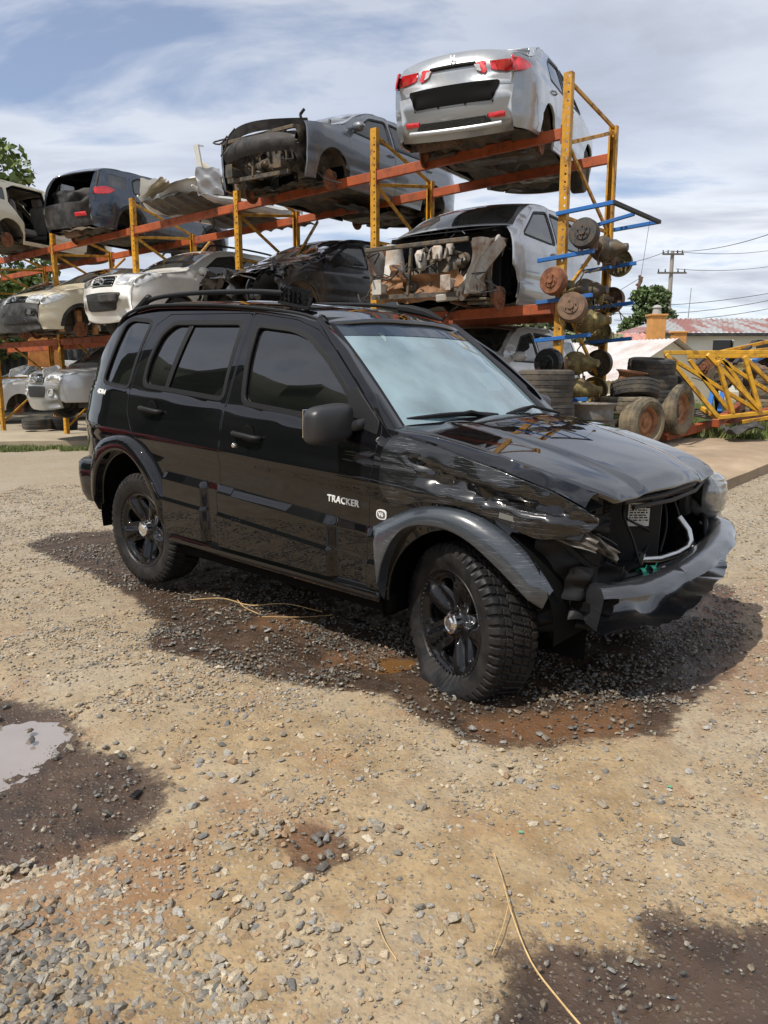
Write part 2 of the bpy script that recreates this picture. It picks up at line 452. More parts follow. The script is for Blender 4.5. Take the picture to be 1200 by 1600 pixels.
# ------------------------------------------------------------------ ground
MASK = dict(
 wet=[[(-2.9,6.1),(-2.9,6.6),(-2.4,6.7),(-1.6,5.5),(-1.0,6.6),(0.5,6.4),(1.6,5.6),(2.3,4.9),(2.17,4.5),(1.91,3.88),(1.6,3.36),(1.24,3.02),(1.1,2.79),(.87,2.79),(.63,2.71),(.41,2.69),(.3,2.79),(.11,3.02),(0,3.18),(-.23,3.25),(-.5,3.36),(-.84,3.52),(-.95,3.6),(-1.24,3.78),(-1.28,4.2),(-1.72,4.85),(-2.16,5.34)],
  [(-2.6,3.22),(-1.67,3.15),(-1.48,3.08),(-1.3,2.99),(-1.2,2.79),(-1.09,2.69),(-.95,2.64),(-.81,2.54),(-.73,2.37),(-.73,2.22),(-.8,2.12),(-.88,2.03),(-.97,1.94),(-1.05,1.89),(-1.3,1.72),(-2.6,1.6)],
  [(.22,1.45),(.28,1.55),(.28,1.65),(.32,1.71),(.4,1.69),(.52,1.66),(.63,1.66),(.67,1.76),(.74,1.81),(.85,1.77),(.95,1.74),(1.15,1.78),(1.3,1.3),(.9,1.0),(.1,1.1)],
  [(-.31,2.12),(-.26,2.2),(-.14,2.17),(-.1,2.05),(-.18,1.96),(-.27,1.99)],
  [(1.13,1.9),(1.3,1.95),(1.3,1.85),(1.17,1.82)]],
 red=[[(-.65,2.37),(-.54,2.48),(-.39,2.37),(-.16,2.19),(-.08,2.16),(-.11,2.0),(-.26,2.0),(-.43,2.16)],
  [(-.9,2.1),(-.5,2.2),(-.5,1.7),(-.8,1.6),(-1.3,1.8)],[(1.9,4.6),(2.6,5.2),(2.4,4.0),(1.9,3.3),(1.2,2.75),(1.5,3.3)],
  [(-.75,4.35),(-.3,4.3),(-.4,4.0),(-.8,4.1)],[(-.3,3.75),(.05,3.8),(.05,3.5),(-.3,3.5)],[(.3,3.0),(1.1,3.1),(1.0,2.75),(.4,2.7)]],
 grav=[[(-1.6,1.86),(-1.05,1.89),(-.94,1.96),(-.83,1.98),(-.75,1.86),(-.61,1.76),(-.54,1.63),(-.39,1.52),(-.2,1.3),(-.2,1.0),(-1.6,1.0)]],
 pud=[[(-2.6,2.95),(-1.55,2.9),(-1.42,2.96),(-1.32,2.95),(-1.26,2.79),(-1.28,2.71),(-1.27,2.61),(-1.33,2.54),(-1.36,2.43),(-1.55,2.34),(-2.6,2.3)],
      [(-.02,3.63),(.12,3.66),(.2,3.62),(.1,3.52),(-.02,3.5)]])
def sdist(P, poly, near=.6):
    """signed distance, positive inside"""
    d = np.full(len(P), 9.); Q = resample(poly, .05)
    for i in range(0, len(Q), 32): d = np.minimum(d, np.sqrt(((P[:, None] - Q[None, i:i + 32]) ** 2).sum(2)).min(1))
    return np.where(inside(P, np.array(poly)), d, -d)
def mask(P, key):
    m = np.full(len(P), -9.)
    k = (P[:, 0] > -4) & (P[:, 0] < 4) & (P[:, 1] > 0) & (P[:, 1] < 8)
    for poly in MASK[key]:
        m[k] = np.maximum(m[k], sdist(P[k], poly))
    return m
def axis_(fine0, fine1, step, lo, hi, g):
    a = list(np.arange(fine0, fine1, step)); s = step
    while a[-1] < hi: s *= g; a.append(a[-1] + s)
    s = step
    while a[0] > lo: s *= g; a.insert(0, a[0] - s)
    return np.array(a)
gxs = axis_(-2.6, 2.9, .03, -400, 400, 1.07)
gys = axis_(1.2, 6.0, .03, -300, 900, 1.06)
GX, GY = np.meshgrid(gxs, gys, indexing='ij')
GP = np.stack([GX.ravel(), GY.ravel()], 1)
gwet, gred, ggrav, gpud = mask(GP, 'wet'), mask(GP, 'red'), mask(GP, 'grav'), mask(GP, 'pud')
def gz(X, Y):
    X = np.asarray(X, float); Y = np.asarray(Y, float)
    near = 1 - sstep(9, 16, Y)
    z = terr(X, Y) + (.012 * wob(X * 1.3, Y * 1.3) + .006 * wob(X * 5, Y * 5, 0, 1, 2)) * near * sstep(.3, 1, Y)
    return z
gzz = gz(GP[:, 0], GP[:, 1]) - .03 * sstep(-.12, .15, gpud) - .008 * sstep(-.05, .1, gwet) + .02 * sstep(-.1, .15, ggrav)
fine = (GP[:, 0] > -2.7) & (GP[:, 0] < 3) & (GP[:, 1] > 1) & (GP[:, 1] < 6.5)
gzz = gzz + np.where(fine, rng.normal(0, .0022, len(gzz)) + .004 * wob(GP[:, 0] * 9, GP[:, 1] * 9), 0)
nx, ny = len(gxs), len(gys)
ii = (np.arange(nx - 1)[:, None] * ny + np.arange(ny - 1)[None]).ravel()
gf = np.stack([ii, ii + ny, ii + ny + 1, ii + 1], 1)
gme = fastmesh('ground', np.stack([GP[:, 0], GP[:, 1], gzz], 1), gf, True)
for nm, v in (('wet', gwet), ('red', gred), ('grav', ggrav)):
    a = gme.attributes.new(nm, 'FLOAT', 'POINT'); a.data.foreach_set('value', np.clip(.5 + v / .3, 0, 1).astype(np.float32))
mg = bpy.data.materials.new('gravel yard earth'); mg.use_nodes = True
t = mg.node_tree; b = t.nodes['Principled BSDF']
g = N(t, 'ShaderNodeNewGeometry'); P = g.outputs['Position']
def noise(s, d=6, r=.6, dist=0, src=None):
    n = N(t, 'ShaderNodeTexNoise', i_Scale=s, i_Detail=d, i_Roughness=r, i_Distortion=dist); L(t, src or P, n.inputs[0]); return n.outputs[0]
def attr(nm): return N(t, 'ShaderNodeAttribute', attribute_name=nm).outputs['Fac']
nb, nm_, nf = noise(1.1, 5), noise(7, 6, .7), noise(60, 4)
earth = mixc(t, ramp(t, nm_, [(.3, 0), (.7, 1)]), (.185, .122, .060), (.36, .262, .142))
earth = mixc(t, ramp(t, nb, [(.45, 0), (.68, .55)]), earth, (.40, .36, .28))
earth = mixc(t, ramp(t, noise(2.6, 4), [(.56, 0), (.70, .65)]), earth, (.25, .13, .055))
rm = math_(t, 'ADD', attr('red'), math_(t, 'MULTIPLY', math_(t, 'SUBTRACT', noise(6, 6), .5), 1.1))
earth = mixc(t, math_(t, 'MULTIPLY', ramp(t, rm, [(.42, 0), (.85, 1)]), .55), earth, (.20, .085, .035))
# pebbles pressed in the surface
vo = N(t, 'ShaderNodeTexVoronoi', feature='F1', i_Scale=62.0); vd = N(t, 'ShaderNodeTexNoise', i_Scale=38.0, i_Detail=2.0); L(t, P, vd.inputs[0]); vm = N(t, 'ShaderNodeVectorMath', operation='MULTIPLY_ADD'); L(t, vd.outputs['Color'], vm.inputs[0]); vm.inputs[1].default_value = (.022, .022, .022); L(t, P, vm.inputs[2]); L(t, vm.outputs[0], vo.inputs[0])
vc = N(t, 'ShaderNodeSeparateColor'); L(t, vo.outputs['Color'], vc.inputs[0])
peb = ramp(t, vc.outputs[0], [(0, (.12, .11, .095)), (.4, (.22, .19, .15)), (.75, (.32, .26, .18)), (1, (.38, .33, .25))])
pm = math_(t, 'MULTIPLY', ramp(t, vo.outputs['Distance'], [(.20, .8), (.46, 0)]), ramp(t, math_(t, 'ADD', vc.outputs[1], math_(t, 'MULTIPLY', noise(1.7, 5), .9)), [(.62, 0), (.85, 1)]))
colr = mixc(t, pm, earth, peb)
sepp = N(t, 'ShaderNodeSeparateXYZ'); L(t, P, sepp.inputs[0])
farg = ramp(t, math_(t, 'MULTIPLY', math_(t, 'ADD', sepp.outputs[1], math_(t, 'MULTIPLY', noise(.8, 4), 4)), .1), [(.42, 0), (.85, .62)])
colr = mixc(t, farg, colr, mixc(t, ramp(t, noise(45, 4, .7), [(.38, 0), (.62, 1)]), (.16, .145, .12), (.37, .33, .26)))
colr = mixc(t, ramp(t, nf, [(.3, .35), (.55, 0)]), colr, (.12, .08, .045))
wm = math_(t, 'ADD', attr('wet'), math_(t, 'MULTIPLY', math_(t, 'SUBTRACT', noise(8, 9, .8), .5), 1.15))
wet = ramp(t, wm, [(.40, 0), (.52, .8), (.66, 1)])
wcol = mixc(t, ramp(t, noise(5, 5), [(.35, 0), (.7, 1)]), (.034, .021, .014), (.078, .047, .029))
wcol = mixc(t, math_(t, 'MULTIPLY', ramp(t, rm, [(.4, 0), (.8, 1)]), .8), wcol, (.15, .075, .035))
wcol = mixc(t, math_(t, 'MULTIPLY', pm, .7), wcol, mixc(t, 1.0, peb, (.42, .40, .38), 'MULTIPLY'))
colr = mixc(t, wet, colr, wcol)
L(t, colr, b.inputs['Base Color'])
L(t, mixc(t, wet, ramp(t, nf, [(0, .9), (1, .9)]), ramp(t, noise(14, 6, .7), [(.35, .22), (.6, .6)])), b.inputs['Roughness'])
bh = math_(t, 'ADD', math_(t, 'MULTIPLY', pm, .55), math_(t, 'ADD', math_(t, 'MULTIPLY', nf, .5), math_(t, 'MULTIPLY', noise(160, 3), .25)))
bn = N(t, 'ShaderNodeBump', i_Strength=.55, i_Distance=.012); L(t, bh, bn.inputs['Height']); L(t, bn.outputs[0], b.inputs['Normal'])
gme.materials.append(mg)
tag(link('ground', gme), kind='structure')
# puddles
def flat_poly(name, poly, z, mat, it=2, **k):
    p = chaikin(poly, it); mb = MB(); mb.add([(x, y, z) for x, y in ccw(p)], [list(range(len(p)))]); return tag(mb.build(name, mat), **k)
m_water = M('muddy sky-bright puddle water', (.22, .185, .165), .03, 0, 1.0, var=.15, vs=2, coat_ior=1.6)  # muddy base lightened to carry the bright sky reflection
flat_poly('puddle', [(-2.6, 2.97), (-1.6, 2.95), (-1.4, 3.0), (-1.24, 2.95), (-1.2, 2.75), (-1.22, 2.6), (-1.3, 2.4), (-1.55, 2.28), (-2.6, 2.25)], -.019, m_water, kind='structure')
flat_poly('puddle', [(-.08, 3.68), (.14, 3.72), (.26, 3.63), (.14, 3.46), (-.08, 3.44)], -.022, M('orange brown puddle water', (.17, .085, .03), .03, 0, 1.0), kind='structure')

# pebbles: crushed stone scattered over the yard (uncountable), each a real little solid
ico = np.array([(0, -.526, .851), (0, .526, .851), (0, -.526, -.851), (0, .526, -.851), (-.526, .851, 0), (.526, .851, 0), (-.526, -.851, 0), (.526, -.851, 0), (.851, 0, -.526), (.851, 0, .526), (-.851, 0, -.526), (-.851, 0, .526)])
icf = []
for a in range(12):
    for bb in range(a + 1, 12):
        for c in range(bb + 1, 12):
            if max(np.linalg.norm(ico[a] - ico[bb]), np.linalg.norm(ico[bb] - ico[c]), np.linalg.norm(ico[a] - ico[c])) < 1.1:
                n = np.cross(ico[bb] - ico[a], ico[c] - ico[a]); icf.append((a, bb, c) if n @ ico[a] > 0 else (a, c, bb))
icf = np.array(icf)
def pebbles(name, XY, size, wet_, tint, sink=.3):
    n = len(XY)
    V = ico[None] * (1 + rng.uniform(-.32, .32, (n, 12, 1)))
    sc = np.stack([rng.uniform(.7, 1.25, n), rng.uniform(.55, .95, n), rng.uniform(.35, .65, n)], 1) * size[:, None] * .5
    V = V * sc[:, None]
    a = rng.uniform(0, 6.28, n); c, s = np.cos(a), np.sin(a); tl = rng.normal(0, .25, n)
    V = np.stack([V[..., 0], V[..., 1], V[..., 2] + tl[:, None] * V[..., 0]], 2)
    V = np.stack([V[..., 0] * c[:, None] - V[..., 1] * s[:, None], V[..., 0] * s[:, None] + V[..., 1] * c[:, None], V[..., 2]], 2)
    z = gz(XY[:, 0], XY[:, 1]) + size * .5 * .45 * (1 - sink * 1.3) + tint[:, 1]
    V = V + np.stack([XY[:, 0], XY[:, 1], z], 1)[:, None]
    F = (np.arange(n)[:, None, None] * 12 + icf[None]).reshape(-1, 3)
    me = fastmesh(name, V.reshape(-1, 3), F, False)
    pal = np.array([(.16, .155, .14), (.22, .21, .185), (.11, .11, .105), (.30, .25, .18), (.36, .32, .25), (.26, .17, .10), (.19, .18, .17), (.27, .26, .24)])
    col = pal[rng.integers(0, len(pal), n)] * rng.uniform(.75, 1.25, (n, 1))
    dirt = rng.uniform(0, .55, (n, 1)) * (1 - wet_[:, None]); col = col * (1 - dirt) + np.array([(.36, .27, .155)]) * dirt
    col = col * (1 - .62 * wet_[:, None])
    a_ = me.attributes.new('pc', 'FLOAT_COLOR', 'POINT')
    a_.data.foreach_set('color', np.repeat(np.hstack([col, wet_[:, None]]), 12, 0).astype(np.float32).ravel())
    m = bpy.data.materials.get('pebble stone')
    if not m:
        m = bpy.data.materials.new('pebble stone'); m.use_nodes = True; t = m.node_tree; b = t.nodes['Principled BSDF']
        an = N(t, 'ShaderNodeAttribute', attribute_name='pc'); g = N(t, 'ShaderNodeNewGeometry')
        nz = N(t, 'ShaderNodeTexNoise', i_Scale=220.0, i_Detail=3.0); L(t, g.outputs['Position'], nz.inputs[0])
        L(t, mixc(t, 1.0, an.outputs['Color'], ramp(t, nz.outputs[0], [(.3, .75), (.7, 1.25)]), 'MULTIPLY'), b.inputs['Base Color'])
        L(t, math_(t, 'SUBTRACT', .9, math_(t, 'MULTIPLY', an.outputs['Alpha'], .55)), b.inputs['Roughness'])
    me.materials.append(m)
    return tag(link(name, me), kind='stuff')
def clumpy(n, x0, x1, y0, y1, thr, sc=1.0, seed=0):
    P = rng.uniform((x0, y0), (x1, y1), (n, 2)); w = (wob(P[:, 0] * 2.3 * sc, P[:, 1] * 2.3 * sc, 0, 1, seed) + .7 * wob(P[:, 0] * 6 * sc, P[:, 1] * 6 * sc, 0, 1, seed + 3)) * .5 + .5
    return P[rng.uniform(0, 1, n) < np.clip((w - thr) * 2.2 + .18, .06, 1)]
P1 = clumpy(62000, -2.4, 2.6, 1.1, 4.2, .36)
P2 = clumpy(90000, -4.5, 4.5, 3.0, 9.5, .25)
P2 = P2[np.abs(P2[:, 0]) < P2[:, 1] * .62 + .6]
allP = []; allS = []
for P_, lo, hi, pw in ((P1, .005, .021, 3.0), (P2, .011, .026, 2.0)):
    mud = np.maximum(mask(P_, 'wet'), -1); k = (mask(P_, 'pud') < -.01)
    big = mud
    keep = k & ((rng.uniform(0, 1, len(P_)) < .55) | (mud < 0) | (P_[:, 1] > 3.1))
    P_ = P_[keep]; allP.append(P_); allS.append(lo + (hi - lo) * rng.uniform(0, 1, len(P_)) ** pw)
P_ = np.vstack(allP); S_ = np.hstack(allS)
wt = sstep(-.03, .04, mask(P_, 'wet') + .06 * wob(P_[:, 0] * 12, P_[:, 1] * 12)) * rng.uniform(.6, 1, len(P_))
pebbles('gravel', P_, S_, wt, np.zeros((len(P_), 2)))
# pile of larger loose stones bottom left
Pc = rng.uniform((-1.45, 1.0), (-.15, 2.02), (20000, 2)); gm = mask(Pc, 'grav') + .08 * wob(Pc[:, 0] * 8, Pc[:, 1] * 8)
Pc = Pc[rng.uniform(0, 1, len(Pc)) < np.clip(gm * 7 + .62, .010, .97)]
lay = np.zeros((len(Pc), 2)); lay[:, 1] = rng.uniform(0, .022, len(Pc)) * sstep(0, .2, mask(Pc, 'grav'))
pebbles('gravel', Pc, rng.uniform(.012, .034, len(Pc)), sstep(.02, .25, mask(Pc, 'grav') + .1 * wob(Pc[:, 0] * 3, Pc[:, 1] * 3)) * .55, lay)
# scattered bigger stones
Pb = np.vstack([rng.uniform((-1.9, 1.2), (2.2, 4.5), (380, 2))] + [rng.normal(c_, s_, (n_, 2)) for c_, s_, n_ in (((-.1, 2.1), .11, 60), ((-.45, 2.15), .12, 50), ((-.35, 1.75), .12, 60), ((.1, 1.75), .1, 40), ((.75, 2.5), .2, 40), ((-.9, 3.0), .25, 70), ((.35, 2.55), .15, 40), ((-.6, 2.6), .15, 50))]); Pb = Pb[mask(Pb, 'pud') < 0]
pebbles('loose_stones', Pb, rng.uniform(.018, .042, len(Pb)) , np.where(mask(Pb, 'wet') > 0, .6, 0.) , np.zeros((len(Pb), 2)), .4)
pebbles('loose_stones', np.array([(-1.40, 2.83), (-1.36, 2.76), (.39, 2.42), (-1.5, 2.6)]), np.array([.05, .035, .035, .03]), np.array([.9, .9, .6, .9]), np.zeros((4, 2)))
# straw stalks
m_straw = M('dry straw', (.48, .33, .15), .7, var=.3, vs=30)
def stalk(pts, r=.0022):
    P3 = [(x, y, float(gz(x, y)) + z) for x, y, z in pts]
    P3 = np.array(P3); tt = np.linspace(0, 1, len(P3)); T = np.linspace(0, 1, 24)
    return np.stack([interp(T, tt, P3[:, i]) for i in range(3)], 1)
mb = MB(); mb.tube(stalk([(.32, 2.02, .012), (.325, 1.9, .02), (.325, 1.8, .03), (.35, 1.62, .02), (.40, 1.49, .015), (.47, 1.36, .01)]), np.linspace(.0013, .003, 24), 5)
mb.tube(stalk([(.33, 1.80, .03), (.30, 1.72, .018), (.262, 1.64, .01)]), .0013, 5)
tag(mb.build('straw_stalk', m_straw), 'long forked dry straw stalk lying at the edge of the brown wet patch', 'straw')
mb = MB(); mb.tube(stalk([(-1.19, 4.57, .015), (-1.0, 4.55, .03), (-.8, 4.45, .02), (-.6, 4.43, .03), (-.36, 4.3, .015)]), .003, 5)
mb.tube(stalk([(-.9, 4.54, .03), (-.84, 4.42, .02), (-.73, 4.30, .01)]), .0025, 5); mb.tube(stalk([(-.7, 4.22, .015), (-.5, 4.2, .02), (-.3, 4.25, .01)]), .002, 5)
tag(mb.build('straw_stalk', m_straw), 'branching dry straw stalks on dark gravel beside the sill of the black vehicle', 'straw')
mb = MB(); mb.tube(stalk([(-.02, 1.75, .01), (0, 1.68, .012), (.03, 1.62, .01)]), .0015, 5); tag(mb.build('straw_stalk', m_straw), 'short single straw piece on bare tan ground near the bottom centre', 'straw')

# ------------------------------------------------------------------ the black damaged vehicle
SUV = empty('parked_car', (-1.054, 5.506, .035), label='black off-road estate with smashed front corner, missing headlight and flat front tyre', cat='car')
SUV.rotation_mode = 'XYZ'
SUV.rotation_euler = Euler((.004, .030, -.705))
SUV.matrix_world = Matrix.Translation((-1.054, 5.506, .035)) @ (Matrix.Rotation(-.705, 4, 'Z') @ Matrix.Rotation(.030, 4, 'Y') @ Matrix.Rotation(.004, 4, 'X'))
HZ = [.25, .45, .70, .90, 1.05, 1.15, 1.30, 1.50, 1.70, 1.85]
HY = [.79, .812, .826, .830, .826, .806, .770, .702, .612, .545]
def hwS(x, z):
    x = np.asarray(x, float); z = np.asarray(z, float)
    zz = z + .14 * np.maximum(x - 2.0, 0)
    y = interp(zz, HZ, HY)
    y = y + .012 * np.exp(-((z - (.98 - .03 * x)) / .05) ** 2)           # shoulder crease
    zbl = np.interp(x, [-.5, 0, 1.0, 1.9, 2.1], [1.29, 1.275, 1.225, 1.165, 1.14])
    y = y + .014 * (1 - sstep(zbl - .062, zbl - .012, z)) - .004
    y = y - .09 * np.clip((-.3 - x) / .42, 0, 1.5) ** 2 * 1.0 - .11 * np.clip((x - 2.45) / .65, 0, 1.3) ** 2
    return y
SR = Surf(lambda u, v: st(u, -hwS(u, v), v), 1)
SL = Surf(lambda u, v: st(u, hwS(u, v), v), -1)
GUT_X = [-.70, -.55, -.42, -.29, -.04, .49, .91, 1.28, 1.47]
GUT_Z = [1.40, 1.60, 1.71, 1.75, 1.775, 1.765, 1.74, 1.70, 1.655]
# outline points (right side), from photo measurements
fdoor = [(2.02, 1.10), (1.995, .95), (1.985, .74), (1.995, .60), (2.02, .40), (.875, .40), (.87, .83), (.875, 1.18), (.895, 1.40), (.905, 1.715), (1.26, 1.675), (1.44, 1.625), (1.60, 1.535), (1.82, 1.36), (2.02, 1.19)]
fwin = [(1.0, 1.225), (.965, 1.45), (.955, 1.655), (1.26, 1.628), (1.41, 1.585), (1.58, 1.48), (1.76, 1.335), (1.90, 1.165)]
rdoor = [(.86, .40), (.36, .40), (.335, .62), (.22, .80), (.06, .93), (-.03, 1.02), (-.095, 1.13), (-.10, 1.30), (-.065, 1.52), (-.01, 1.66), (.10, 1.72), (.89, 1.715), (.885, 1.40), (.862, 1.18), (.86, .83)]
rwin = [(.875 - .02, 1.235), (.09, 1.275), (.085, 1.42), (.12, 1.60), (.22, 1.668), (.83, 1.665), (.84, 1.40)]
rwin = [(.835, 1.235), (.02, 1.28), (.02, 1.43), (.07, 1.60), (.17, 1.672), (.835, 1.668)]
qwin = [(-.47, 1.285), (-.13, 1.262), (-.115, 1.45), (-.075, 1.68), (-.31, 1.695), (-.385, 1.66)]
def arc(cx, cz, r, a0, a1, n=18): return [(cx + r * math.cos(R(a0 + (a1 - a0) * i / n)), cz + r * math.sin(R(a0 + (a1 - a0) * i / n))) for i in range(n + 1)]
gut = [(float(x), float(z)) for x, z in zip(GUT_X, GUT_Z)]
shell = [(-.62, .50)] + arc(-.05, .42, .44, 175, 0, 20) + [(.40, .38), (2.03, .38)] + arc(2.50, .36, .41, 180, 60, 14) + [(2.74, .80), (3.02, .80), (3.06, .90), (2.90, .99), (2.66, 1.055), (2.33, 1.125), (2.05, 1.17), (1.93, 1.315), (1.68, 1.525), (1.56, 1.60)] + gut[::-1] + [(-.755, 1.15), (-.765, .85), (-.74, .60)]
def ex(p, d): return inset(np.array(p), -d)
for S, sd_ in ((SR, 'right'), (SL, 'left')):
    right = sd_ == 'right'
    q = patch('side_body', S, shell, m_black, SUV, holes=[ex(fdoor, .003), ex(rdoor, .003), ex(rnd(qwin, .04), .012)] + ([] if False else []), h=.04, fl=.02,
              disp=(lambda q: -.035 * sstep(2.15, 2.5, q[:, 0]) * np.exp(-((q[:, 1] - .93 + .05 * (q[:, 0] - 2.5)) / .09) ** 2) * (1 + .5 * np.sin(q[:, 0] * 19)) + .010 * sstep(2.1, 2.4, q[:, 0]) * wob(q[:, 0] * 7, q[:, 1] * 9)) if right else None)
    if right: q.data.materials[0] = m_black
    for nm, dp, wp in (('front_door', fdoor, fwin), ('rear_door', rdoor, rwin)):
        d = patch(nm, S, rnd(dp, .03), m_black, SUV, holes=[rnd(wp, .05)], h=.028, gap=.003, fl=.02, label=None)
        fr = patch('window_frame', S, ex(rnd(wp, .05), .009), m_trim, d, holes=[inset(rnd(wp, .05), .016)], h=.04, off=.0025, fl=.016, rim=.001)
        if nm == 'rear_door':
            patch('window_pane', S, inset(rnd([(.245, 1.27), (.02, 1.28), (.02, 1.43), (.07, 1.60), (.17, 1.672), (.33, 1.671)], .04), .012), m_sideglass, d, h=.06, off=-.018, fl=0)
            patch('window_pane', S, inset(rnd([(.835, 1.235), (.275, 1.262), (.36, 1.671), (.835, 1.668)], .03), .012), m_sideglass, d, h=.06, off=-.018, fl=0)
            patch('window_divider', S, [(.245, 1.268), (.278, 1.262), (.363, 1.67), (.328, 1.67)], m_trim, d, h=.04, off=-.006, fl=.008)
        else:
            patch('window_pane', S, inset(rnd(wp, .05), .012), m_sideglass, d, h=.06, off=-.018, fl=0)
            patch('mirror_mount', S, [(1.80, 1.185), (1.995, 1.14), (1.995, 1.20), (1.82, 1.345), (1.775, 1.335)], m_trim, d, h=.04, off=.004, fl=.012)
    patch('quarter_window', S, ex(rnd(qwin, .04), .002), m_sideglass, SUV, h=.06, off=-.012, fl=.004)
    patch('window_trim', S, ex(rnd(qwin, .05), .013), m_trim, SUV, holes=[inset(rnd(qwin, .04), .010)], h=.05, off=.0035, fl=.01, rim=.001)
    # inner skin behind every shut line
    patch('inner_skin', S, inset(np.array(shell), .012), m_blackin, SUV, holes=[rnd(fwin, .04), rnd(rwin, .04), rnd(qwin, .04)], h=.09, off=-.034, fl=0)
    # cladding
    def clad(x0, x1, t0, t1, slant=0.0):
        zt = lambda x: t0 + (t1 - t0) * (x - x0) / (x1 - x0)
        e = lambda z: slant * (zt(x1) - z)
        xe = lambda z: x1 + e(z)
        P4 = lambda a, b, c=0, d=0: [(x0, zt(x0) - b), (xe(zt(x1) - b), zt(x1) - b), (xe(zt(x1) - a), zt(x1) - a), (x0, zt(x0) - a)]
        patch('cladding_ledge', S, P4(0, .042), m_black, SUV, h=.03, fl=.01, rim=.001, disp=lambda q: .003 + .033 * np.clip((zt(q[:, 0]) - q[:, 1]) / .042, 0, 1))
        patch('side_cladding', S, P4(.0435, .150), m_black, SUV, h=.035, fl=.03, off=.036)
        patch('cladding_ledge', S, P4(.151, .170), m_black, SUV, h=.03, fl=.01, rim=.001, disp=lambda q: .036 + .012 * np.clip((zt(q[:, 0]) - .151 - q[:, 1]) / .019, 0, 1))
        zb_ = .42; patch('side_cladding', S, [(x0, zb_), (xe(zb_), zb_), (xe(zt(x1) - .171), zt(x1) - .171), (x0, zt(x0) - .171)], m_black, SUV, h=.035, fl=.045, off=.048)
    clad(.345, .714, .785, .772, 0)
    clad(.873, 1.734, .768, .722, 0)
    clad(2.003, 2.075, .705, .715, 0)
    for x0, x1, ta, tb in ((.715, .872, .772, .768), (1.735, 2.003, .722, .706)):
        def dp(q, x0=x0, x1=x1, ta=ta, tb=tb):
            x = q[:, 0]; zt = ta + (tb - ta) * (x - x0) / (x1 - x0); k = sstep(0, .05, x - x0) * sstep(0, .03, x1 - x)
            low_ = .036 + .012 * np.clip((zt - .151 - q[:, 1]) / .019, 0, 1)
            return (.003 + (low_ - .003) * np.clip((zt - q[:, 1]) / .042, 0, 1)) * (1 - .8 * k) + .002
        patch('cladding_recess', S, [(x0, .42), (x1, .42), (x1, tb), (x0, ta)], m_black, SUV, h=.012, fl=.02, rim=.001, disp=dp)
    patch('sill', S, [(.38, .415), (2.06, .415), (2.06, .35), (.38, .335)], m_black, SUV, h=.03, fl=.04, disp=lambda q: .03 * np.sin(np.clip((q[:, 1] - .335) / .08, 0, 1) * math.pi) + .012)
    patch('sill_bottom', S, [(.36, .352), (2.08, .362), (2.07, .275), (.40, .265)], m_blackin, SUV, h=.06, off=-.03, fl=.05)
    # flares
    sgn = -1 if right else 1
    def flare(inner, outer, mat, nm='wheel_arch_flare', amp=.055):
        ni = 40
        def rs(p):
            p = chaikin(p, 2, False); l = np.r_[0, np.cumsum(np.linalg.norm(np.diff(p, axis=0), axis=1))]; s_ = np.linspace(0, l[-1], ni)
            return np.stack([np.interp(s_, l, p[:, 0]), np.interp(s_, l, p[:, 1])], 1)
        I, O = rs(inner), rs(outer)
        prof = [(-.06, -.03), (-.02, .35), (-.005, .75), (.02, .97), (.08, 1.03), (.25, 1.02), (.5, .96), (.72, .80), (.88, .52), (.97, .2), (1.0, .02), (1.01, -.15)]
        V = []
        for i in range(ni):
            e = min(i, ni - 1 - i) / 3.0; k = min(1, .35 + e)
            for w, hgt in prof:
                x, z = I[i] + (O[i] - I[i]) * w
                y = float(hwS(x, max(z, .5))); V.append((x, sgn * (y + hgt * amp * k), z))
        m_ = len(prof)
        F = [(i * m_ + j, i * m_ + j + 1, (i + 1) * m_ + j + 1, (i + 1) * m_ + j) for i in range(ni - 1) for j in range(m_ - 1)]
        mb = MB(); mb.add(V, F, 0, True); return mb.build(nm, mat, SUV, 60)
    flare([(-.50, .42), (-.46, .60), (-.38, .75), (-.24, .85), (-.05, .88), (.12, .80), (.25, .63), (.33, .42)],
          [(-.62, .50), (-.58, .72), (-.46, .88), (-.28, .955), (-.04, .975), (.12, .915), (.26, .79), (.36, .70)][:7] + [(.36, .62)], m_black)
    fl_ = flare([(2.075, .38), (2.10, .54), (2.17, .68), (2.26, .765), (2.44, .785), (2.57, .755), (2.70, .67), (2.82, .57), (2.90, .50)],
          [(1.995, .70), (2.07, .745), (2.17, .80), (2.28, .845), (2.43, .87), (2.57, .86), (2.71, .80), (2.83, .71), (2.93, .58)], m_scrape if right else m_black, amp=.06)
    if right: fl_['label'] = 'scraped grey-blue front wheel arch flare'
    # handles
    for (hx, hz_), par in (((1.11, 1.065), 'front'), ((.19, 1.145), 'rear')):
        y = float(hwS(hx, hz_)); hm = MB()
        P = [(hx - .11, sgn * (y + .004), hz_ + .004), (hx - .085, sgn * (y + .034), hz_ + .004), (hx, sgn * (y + .042), hz_), (hx + .085, sgn * (y + .034), hz_ - .008), (hx + .11, sgn * (y + .004), hz_ - .01)]
        T = np.linspace(0, 1, 14); P = np.array(P); P = np.stack([interp(T, np.linspace(0, 1, 5), P[:, i]) for i in range(3)], 1)
        hm.tube(P, [.008] + [.0145] * 12 + [.008], 10)
        hd = hm.build('door_handle', m_trim, SUV)
        cp = MB(); cp.lathe([(.0035, 0), (.0032, .045), (.003, .050), (.0, .054)], 28, (hx - .005, sgn * y, hz_), (0, sgn, 0)); cp.build('handle_cup', m_blackin, hd)
    if right:
        y = float(hwS(1.0, 1.0)); kc = MB(); kc.lathe([(.012, 0), (.012, .010), (.008, .014), (0, .015)], 16, (1.0, -y, 1.0), (0, -1, 0)); kc.build('key_lock', m_chrome, SUV)
